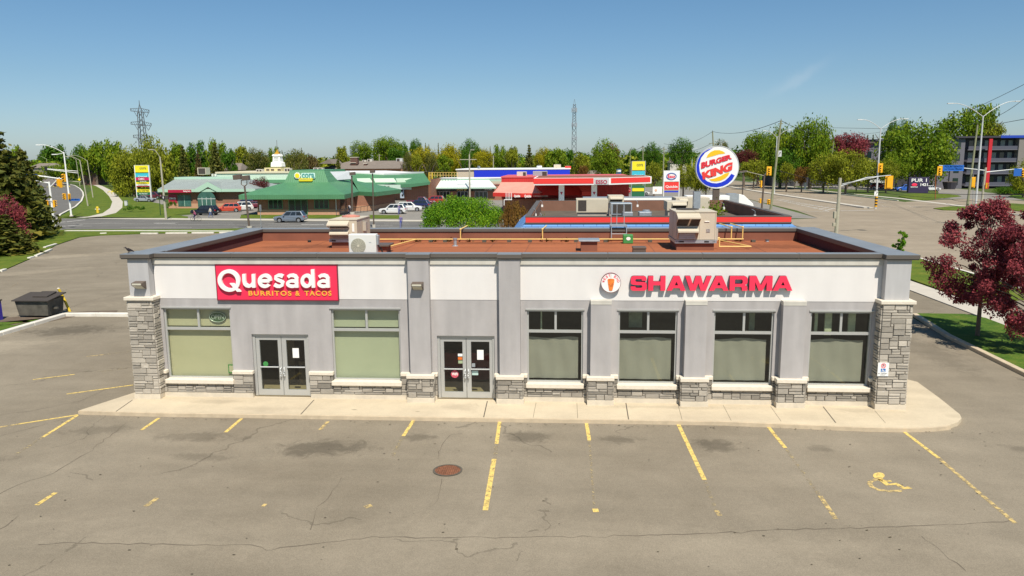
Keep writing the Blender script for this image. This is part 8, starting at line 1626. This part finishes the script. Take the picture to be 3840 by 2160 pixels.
def norm(m):
    rs = sorted(sqrt(v.x*v.x+v.y*v.y) for v in m.v); zs = sorted(v.z for v in m.v); R = rs[int(len(rs)*.985)]; a, b = zs[int(len(zs)*.01)], zs[int(len(zs)*.995)]
    for v in m.v: v.x /= R; v.y /= R; v.z = -1+2*(v.z-a)/(b-a)
    return m
CM = {'r%d' % i: mesh_of('crown', norm(crown(100+i, shape_=['round', 'oval', 'round', 'round'][i])), LM['green']) for i in range(4)}
CM['v0'] = mesh_of('crown', norm(crown(120, 3000, .10, 34, .8, 'vase')), LM['olive']); CM['v1'] = mesh_of('crown', norm(crown(121, 3000, .10, 34, .75, 'vase')), LM['olive'])
CM['f0'] = mesh_of('crown', norm(crown(130, 7000, .080, 46, .95)), LM['deep']); CM['f1'] = mesh_of('crown', norm(crown(131, 8500, .072, 56, .8)), LM['deep'])
for i in range(3): CM['c%d' % i] = mesh_of('crown', conifer(140+i, 3600+700*i, .06), LM['needle'])
TM = {}
def trunkmesh(kind):
    if kind in TM: return TM[kind]
    m = MB(); rnd = random.Random(len(TM)+9)
    if kind == 'c': m.cyl((0, 0, -.02), (0, 0, .95), .020, .003, 8)
    else:
        m.cyl((0, 0, -.02), (0, 0, .38), .032, .022, 8)
        for k in range(6):
            a = k*pi/3+rnd.random(); p = Vector((.17*cos(a), .17*sin(a), .62+.1*rnd.random())); m.cyl((0, 0, .34), p, .016, .010, 6); m.cyl(p, p+Vector((.12*cos(a+.4), .12*sin(a+.4), .16)), .010, .003, 5)
    TM[kind] = mesh_of('trunk', m, M['bark']); return TM[kind]
def tree(label, px, top, wpx, Y, mk, lm, name=None, base=None, sq=1.0, group=None, rot=None):
    """px = crown centre, top = crown top, wpx = crown width in photo pixels, Y = depth, base = pixel row of the crown's lower edge"""
    p = AY(px, top, Y); h = max(2.0, p.z); w_ = wpx*mpp(Y)/2; name = name or ('conifer' if mk[0] == 'c' else 'tree'); rnd = random.Random(int(px*7+top))
    o = T(name, label, 'tree' if 'bush' not in name and 'shrub' not in name else 'shrub', (p.x, Y, -.05), group)
    t = bpy.data.objects.new('trunk', trunkmesh('c' if mk[0] == 'c' else 'd')); COL.objects.link(t); t.parent = o; t.scale = (h, h, h) if mk[0] == 'c' else (h*.9, h*.9, h*.9)
    c = bpy.data.objects.new('crown', CM[mk]); COL.objects.link(c); c.parent = o; c.rotation_euler = (0, 0, rot if rot is not None else rnd.uniform(0, 6.28))
    if mk[0] == 'c': c.scale = (w_/.26, w_/.26, h)
    else:
        zb = AY(px, base, Y).z if base else h*.22
        zb = max(zb, .3 if h > 3 else .0); hz = (h-zb)/2; c.location = (0, 0, zb+hz); c.scale = (w_, w_, hz*sq)
    c.material_slots[0].link = 'OBJECT'; c.material_slots[0].material = LM[lm]; return o
def shade(*a, **k): return tree(*a, **k)
# left side
tree('tall dark spruce at the left edge of the picture, beyond the red maple bush', -20, 478, 330, 60, 'c1', 'needle'); tree('broad dark spruce standing right of the taller one at the left edge', 78, 556, 215, 66, 'c2', 'needle'); tree('second dark spruce filling the gap between the two left spruces', 30, 570, 190, 62, 'c0', 'needle'); tree('brown tipped spruce behind the two dark spruces on the left', 75, 552, 110, 110, 'c0', 'needleb')
tree('dark red maple bush at the left edge in front of the spruces', 5, 738, 175, 52, 'f0', 'maroon', name='maple_tree', base=985)
tree('low dark spruce skirt under the red maple bush at the left edge', 10, 800, 230, 46, 'c1', 'needle')
TL = [('rounded green tree behind the spruces at the far left', 45, 552, 90, 190, 'r0', 'green', 690), ('green tree above the far houses on the left street', 195, 545, 120, 380, 'r1', 'deep', 640), ('green tree right of the white lamp pole above the curve', 170, 562, 60, 420, 'r2', 'deep', 640),
 ('dark green tree at the left end of the wood above the footpath', 295, 545, 75, 300, 'r3', 'deep', 660), ('bushy green tree above the concrete lamps', 350, 535, 110, 290, 'r0', 'green', 670), ('green tree crown left of the power pylon', 425, 530, 100, 270, 'r1', 'green', 680),
 ('large olive green tree directly beneath the power pylon', 555, 517, 165, 215, 'f0', 'olive', 720), ('broad spreading olive tree over the footpath left of the yellow topped sign', 487, 560, 165, 178, 'f1', 'olive', 745), ('olive tree behind the yellow topped plaza sign', 590, 560, 140, 190, 'v0', 'olive', 730),
 ('low olive shrubs along the left street beyond the road', 215, 618, 130, 300, 'v1', 'green', 668), ('low green shrubs across the street from the far house', 130, 640, 90, 260, 'v0', 'olive', 680)]
for t_ in TL: tree(t_[0], t_[1], t_[2], t_[3], t_[4], t_[5], t_[6], base=t_[7])
tree('dark spruce left of the bank roof unit', 683, 542, 74, 175, 'c0', 'needle'); tree('dark brown spruce between the two large ones behind the bank', 740, 560, 50, 185, 'c1', 'needleb'); tree('tall dark spruce rising behind the bank roof unit', 803, 530, 92, 172, 'c2', 'needle')
for t_ in [('green tree crown behind the left bank spruce', 665, 540, 85, 235, 'r2', 'green', 660), ('green tree crown between the bank spruces', 738, 533, 90, 240, 'r3', 'deep', 660), ('deep green tree right of the tall bank spruce', 855, 562, 60, 205, 'r0', 'deep', 650), ('green tree behind the tall bank spruce', 810, 527, 80, 235, 'r1', 'green', 660),
 ('round olive tree left of the gold spired cupola', 900, 550, 72, 330, 'r2', 'olive', 640), ('dark pine mass left of the gold spired cupola', 958, 558, 95, 205, 'f0', 'needle', 650), ('small tree top just behind the gold spire', 1028, 553, 55, 280, 'r3', 'green', 640),
 ('dark evergreen mass right of the gold spired cupola', 1108, 562, 100, 190, 'f0', 'needle', 645), ('reddish brown tree beside the evergreen mass', 1165, 580, 65, 195, 'v0', 'needleb', 645), ('rust red round bush left of the diner roof', 975, 665, 92, 128, 'f0', 'plum', 742),
 ('olive tree above the school gable', 1278, 550, 60, 300, 'r1', 'olive', 620), ('large green tree mass left of centre above the school', 1350, 530, 95, 290, 'f0', 'green', 605), ('tallest bright green tree above the school roof', 1450, 515, 115, 285, 'f1', 'green', 605), ('deep green tree right of the tall green mass', 1480, 555, 70, 260, 'r0', 'deep', 612),
 ('slim green tree between the green mass and the pine', 1510, 535, 45, 300, 'v0', 'deep', 620), ('dark layered pine above the yellow willows', 1558, 522, 52, 330, 'f0', 'deep', 590), ('wide yellow willow behind the plaza railing', 1590, 552, 120, 250, 'f1', 'willow', 650), ('second yellow willow right of the first', 1685, 545, 105, 252, 'f1', 'willow', 650),
 ('dark round evergreen by the school roof end', 1528, 572, 45, 215, 'f0', 'needle', 648), ('olive brown conical tree among the willows', 1562, 580, 48, 214, 'v0', 'olive', 648), ('dark evergreen pair beneath the first willow', 1612, 576, 52, 213, 'f0', 'needle', 648), ('green tree left of the tall concrete pole', 1665, 582, 65, 216, 'r2', 'green', 648),
 ('large green tree above the tall concrete pole lamp', 1765, 524, 95, 300, 'f0', 'deep', 640), ('grey green tree at the tall concrete pole', 1745, 560, 40, 240, 'v1', 'deep', 640), ('yellow green willow right of the concrete pole', 1815, 560, 90, 240, 'f1', 'willow', 640), ('green tree behind the right willow', 1870, 545, 60, 290, 'r3', 'green', 640),
 ('round olive tree left of the tall dark spruce', 1920, 552, 60, 260, 'r0', 'olive', 640), ('yellow tree right of the tall dark spruce', 2040, 555, 75, 240, 'f1', 'willow', 640), ('green tree left of the radio mast', 2085, 558, 90, 235, 'r1', 'green', 640), ('dark green tree at the radio mast foot', 2130, 562, 60, 250, 'r2', 'deep', 650),
 ('olive tree right of the radio mast', 2180, 575, 85, 220, 'v0', 'olive', 660), ('small bare reddish tree right of the blue fascia', 2188, 620, 40, 205, 'v1', 'rust', 665), ('big egg shaped green and rust tree above the station canopy', 2270, 526, 118, 205, 'f0', 'green', 666)]: tree(t_[0], t_[1], t_[2], t_[3], t_[4], t_[5], t_[6], base=t_[7])
tree('rusty crowned tree merging with the right half of the egg shaped tree', 2292, 540, 75, 208, 'f0', 'rust', base=640); tree('dark conical spruce in front of the school roof', 1267, 580, 42, 195, 'c0', 'needle'); tree('tall dark spruce standing alone behind the blue fascia', 1984, 538, 62, 215, 'c1', 'needle')
for i, (px, top) in enumerate(((1402, 526), (1595, 532), (1608, 537), (1643, 532), (1682, 534), (1838, 545), (1130, 550), (1057, 560))): tree('small distant spruce tip %s' % ['over the tall green trees', 'left of a close pair above the willows', 'right of a close pair above the willows', 'above the first willow', 'above the second willow', 'right of the concrete pole', 'above the evergreens right of the cupola', 'just right of the gold spire'][i], px, top, 16, 330, 'c0', 'needle')
# right side
for t_ in [('green tree left of the twin lamps on the avenue', 2448, 535, 72, 300, 'f0', 'deep', 625), ('large round green tree left of the round sign', 2556, 520, 105, 270, 'f0', 'deep', 620), ('green bank of trees behind the yellow plaza sign', 2385, 560, 75, 340, 'r1', 'deep', 640),
 ('olive tree between the two plaza signs', 2455, 608, 62, 165, 'v0', 'olive', 690), ('olive tree right of the white station sign', 2565, 618, 78, 158, 'f0', 'olive', 705), ('olive tree left beneath the round sign', 2610, 625, 68, 150, 'v1', 'olive', 712), ('olive tree right beneath the round sign', 2650, 640, 60, 148, 'v0', 'olive', 718),
 ('dark pine right above the round sign', 2705, 525, 60, 330, 'f0', 'needle', 600), ('large green tree behind the leaning wooden pole', 2850, 495, 135, 235, 'f1', 'green', 625), ('dark red tree to the right of the round sign', 2795, 562, 100, 225, 'f0', 'plum', 612), ('olive tree row right of the round sign', 2830, 600, 100, 205, 'v0', 'olive', 665),
 ('big green tree left of the grey apartment wing', 2935, 480, 150, 215, 'f1', 'green', 660), ('tallest green tree left of the dark red tree', 3050, 446, 175, 205, 'f1', 'green', 655), ('dark lower crown beneath the tall trees', 2955, 560, 120, 205, 'f0', 'deep', 680), ('dark maroon tree in front of the apartment wing', 3188, 500, 150, 208, 'f1', 'maroon', 600),
 ('small olive tree on the verge left of the driveway', 2954, 610, 62, 188, 'v0', 'olive', 680), ('second small olive tree on the verge', 3010, 625, 55, 183, 'v1', 'rust', 685), ('spreading olive tree in front of the maroon tree', 3095, 585, 130, 178, 'f0', 'olive', 692), ('wider spreading olive tree right of the first', 3180, 564, 160, 172, 'f1', 'olive', 692), ('olive tree left of the median lamp', 3262, 600, 110, 180, 'v0', 'olive', 685), ('olive crown right of the median lamp', 3330, 600, 90, 178, 'f0', 'olive', 680),
 ('large dense green tree before the apartment building', 3440, 462, 270, 197, 'f1', 'green', 664), ('green lower limbs of trees beside the address sign', 3370, 560, 110, 192, 'f0', 'green', 666), ('leafy green crown left of the pale apartment column', 3520, 545, 120, 196, 'f0', 'green', 640), ('feathery pine behind the large green tree', 3352, 444, 46, 240, 'f0', 'deep', 560), ('second feathery pine behind the large green tree', 3392, 448, 50, 245, 'f0', 'deep', 560),
 ('airy olive tree rising behind the apartment roof', 3600, 428, 150, 262, 'v0', 'green', 560), ('tallest airy tree behind the apartment roof', 3680, 394, 130, 265, 'v1', 'green', 545), ('olive crown right end of the apartment roof trees', 3725, 455, 80, 262, 'v0', 'olive', 540),
 ('olive bush at the right edge beyond the signal pole', 3850, 600, 110, 150, 'f0', 'olive', 720), ('low green hedge at the right edge beyond the driveway', 3800, 705, 140, 165, 'f1', 'deep', 738)]: tree(t_[0], t_[1], t_[2], t_[3], t_[4], t_[5], t_[6], base=t_[7])
for px, top, lb in ((3255, 500, 'left of a pair of small pines above the apartment wing'), (3275, 500, 'right of a pair of small pines above the apartment wing')): tree(lb, px, top, 26, 260, 'c0', 'needle')
# big shrub behind the roof, and its rusty neighbour
def shrubmesh(seed, n, s, lobes):
    rnd = random.Random(seed); m = MB(); C = []
    for i in range(lobes): a = rnd.uniform(0, 2*pi); r = sqrt(rnd.random())*.82; C.append((Vector((r*cos(a), r*sin(a), (1-r*r)**.5*rnd.uniform(.5, .85))), rnd.uniform(.12, .22)))
    for i in range(n):
        c, k = rnd.choice(C); d = Vector((rnd.gauss(0, 1), rnd.gauss(0, 1), rnd.gauss(.3, 1))).normalized(); p = c+d*k*rnd.random()**.3; leafquad(m, p, s, rnd, n=d*.8)
    return m
sh_ = crown
for px, top, wpx, Y, lm, seed, n, lb in ((1735, 742, 350, 58, 'bright', 201, 24000, 'big bright green shrub rising behind the rear parapet'), (1925, 752, 125, 57, 'rust', 203, 6000, 'rusty green shrub between the big green shrub and the restaurant')):
    p = AY(px, top, Y); w_ = wpx*mpp(Y)/2; o = T('shrub', lb, 'shrub', (p.x, Y, 0)); h = p.z
    mm = shrubmesh(seed, n, .037 if n > 9000 else .065, 110 if n > 9000 else 36); c = P('foliage', mm, LM[lm], o, local=True); c.scale = (w_, w_*.6, h*1.15)
    m = MB()
    for k in range(7): a = k*.9; m.cyl((.2*cos(a), .2*sin(a), 0), (w_*.5*cos(a), w_*.3*sin(a), h*.6), .07, .03, 6)
    P('stem', m, M['bark'], o, local=True)
for px, py, Y, r_, lb in ((2030, 800, 29.6, .55, 'weedy green shrub growing in the left corner of the restaurant roof'), (2680, 775, 41, 1.0, 'leafy weed clump growing at the right of the restaurant roof')):
    p = AY(px, py, Y); o = T('roof_weed', lb, 'weed', (p.x, Y, 4.05)); mm = MB(); rnd = random.Random(5)
    for k in range(420): d = Vector((rnd.gauss(0, .4), rnd.gauss(0, .4), abs(rnd.gauss(0, .5)))); leafquad(mm, d*r_, .22, rnd)
    P('foliage', mm, LM['green' if r_ > .6 else 'olive'], o, local=True)
for k, (px, py, w_, h_, lb) in enumerate(((505, 795, 3.2, 1.4, 'dark green shrub on the lawn below the plaza sign'), (3430, 722, 3.0, 1.3, 'low green planting at the foot of the address sign'), (645, 784, 1.2, 1.8, 'dark clipped shrub at the left corner of the bank'))):
    g = G(px, py); o = T('shrub', lb, 'shrub', tuple(g)); mm = shrubmesh(300+k, 900, .12, 20); c = P('foliage', mm, LM['deep'], o, local=True); c.scale = (w_*.5+.5, w_*.5, h_)
fl = MB(); rnd = random.Random(4)
for cx_, cy_, n_, sp in ((222*1, 700, 60, 9), (350, 690, 50, 8), (425, 722, 60, 6), (433, 715, 50, 5)):
    for i in range(n_): g = G(cx_+rnd.gauss(0, sp*2), cy_+rnd.gauss(0, 2.2)); leafquad(fl, g+Vector((0, 0, .25)), .5, rnd, up=2)
o = P('spring_flowers', fl, mat('flower_yellow', (.75, .62, .02), .7)); tag(o, 'yellow spring flowers scattered beside the curving footpath', 'flowers', kind='stuff')
# sapling beyond the right corner of the roof
def nearleaves(label, name, base, h, R, seed, n, s, lm, cz0, lobes=60, trunk_r=.09, sy=1.0):
    rnd = random.Random(seed); o = T(name, label, 'tree', tuple(base)); m = MB(); C = []; cz = cz0+(h-cz0)/2; rz_ = (h-cz0)/2
    tips = []
    for i in range(lobes):
        z = rnd.uniform(-.92, .96); a = rnd.uniform(0, 2*pi); prof = (1-z*z)**.5*(1.0 if z < .1 else 1-.45*(z-.1)); r = prof*rnd.uniform(.35, .98)
        c = Vector((R*r*cos(a), R*sy*r*sin(a), cz+rz_*z)); C.append((c, rnd.uniform(.13, .36)*R*.62)); tips.append(c)
    for i in range(n):
        c, k = rnd.choice(C); d = Vector((rnd.gauss(0, 1), rnd.gauss(0, 1), rnd.gauss(0, .8))).normalized(); p = c+d*k*(rnd.random()**.4)
        leafquad(m, p, s, rnd, up=.6, n=d*.4)
    P('crown', m, LM[lm], o, local=True); m = MB(); m.cyl((0, 0, -.1), (0, 0, cz0+.4), trunk_r, trunk_r*.75, 10); m.cyl((0, 0, cz0+.4), (.05, 0, h*.85), trunk_r*.75, trunk_r*.15, 8)
    for c in tips[::2]:
        z0 = cz0+.1+(c.z-cz0)*.55; a = Vector((0, 0, max(cz0, z0))); mid = a.lerp(c, .5)+Vector((0, 0, .1)); m.tube([a, mid, c], [trunk_r*.35, trunk_r*.2, trunk_r*.07], 5)
    P('trunk', m, M['bark'], o, local=True); return o
g = G(3664, 1268); nearleaves('red leaved maple on the lawn right of the building, whole crown in view', 'maple_tree', (g.x, g.y, .1), AY(3600, 768, g.y).z, 2.55, 11, 21500, .135, 'maroon', 1.6, 92, .11)
g2 = AY(3880, 1150, 8.5); nearleaves('second red leaved maple cut off by the right edge of the picture', 'maple_tree', (g2.x+.1, 8.9, .1), AY(3840, 775, 9).z, 2.5, 12, 22500, .135, 'maroon', .75, 96, .11)
g = G(3390, 1000); nearleaves('small bright green sapling beyond the right end of the roof coping', 'sapling', (AY(3380, 930, 40).x, 40, 0), AY(3380, 868, 40).z, .75, 13, 1500, .17, 'bright', AY(3380, 942, 40).z-.1, 26, .04)
# far-off wood along the horizon, and ground litter under the maples
wd = MB(); rnd = random.Random(77)
def woods(n, x0, x1, y0, y1, h0, h1, seed):
    m = MB(); r_ = random.Random(seed)
    for i in range(n):
        x = r_.uniform(x0, x1); y = r_.uniform(y0, y1); h = r_.uniform(h0, h1); w_ = h*r_.uniform(.45, .7)
        for k in range(150):
            d = Vector((r_.gauss(0, 1), r_.gauss(0, 1), r_.gauss(.2, 1))).normalized(); p = Vector((x+d.x*w_*r_.uniform(.7, 1), y+d.y*w_*.7, h*.5+d.z*h*.48*r_.uniform(.75, 1.04))); p.z = max(.3, p.z); leafquad(m, p, 2.1, r_, n=d)
    return m
for nm, a in (('deep', (150, -520, 300, 400, 470, 12, 16, 1)), ('olive', (110, -480, 160, 330, 400, 8, 12, 2)), ('green', (120, -430, 290, 340, 430, 10, 14, 3)), ('deep', (90, 90, 420, 270, 420, 10, 17, 4))):
    o = P('far_wood', woods(a[0], a[1], a[2], a[3], a[4], a[5], a[6], a[7]), LM[nm]); tag(o, {1: 'dark green far wood forming the horizon tree line', 2: 'low olive far wood in front of the horizon trees', 3: 'mid green far wood along the horizon', 4: 'dark far wood across the avenue on the right'}[a[7]], 'wood', kind='stuff')
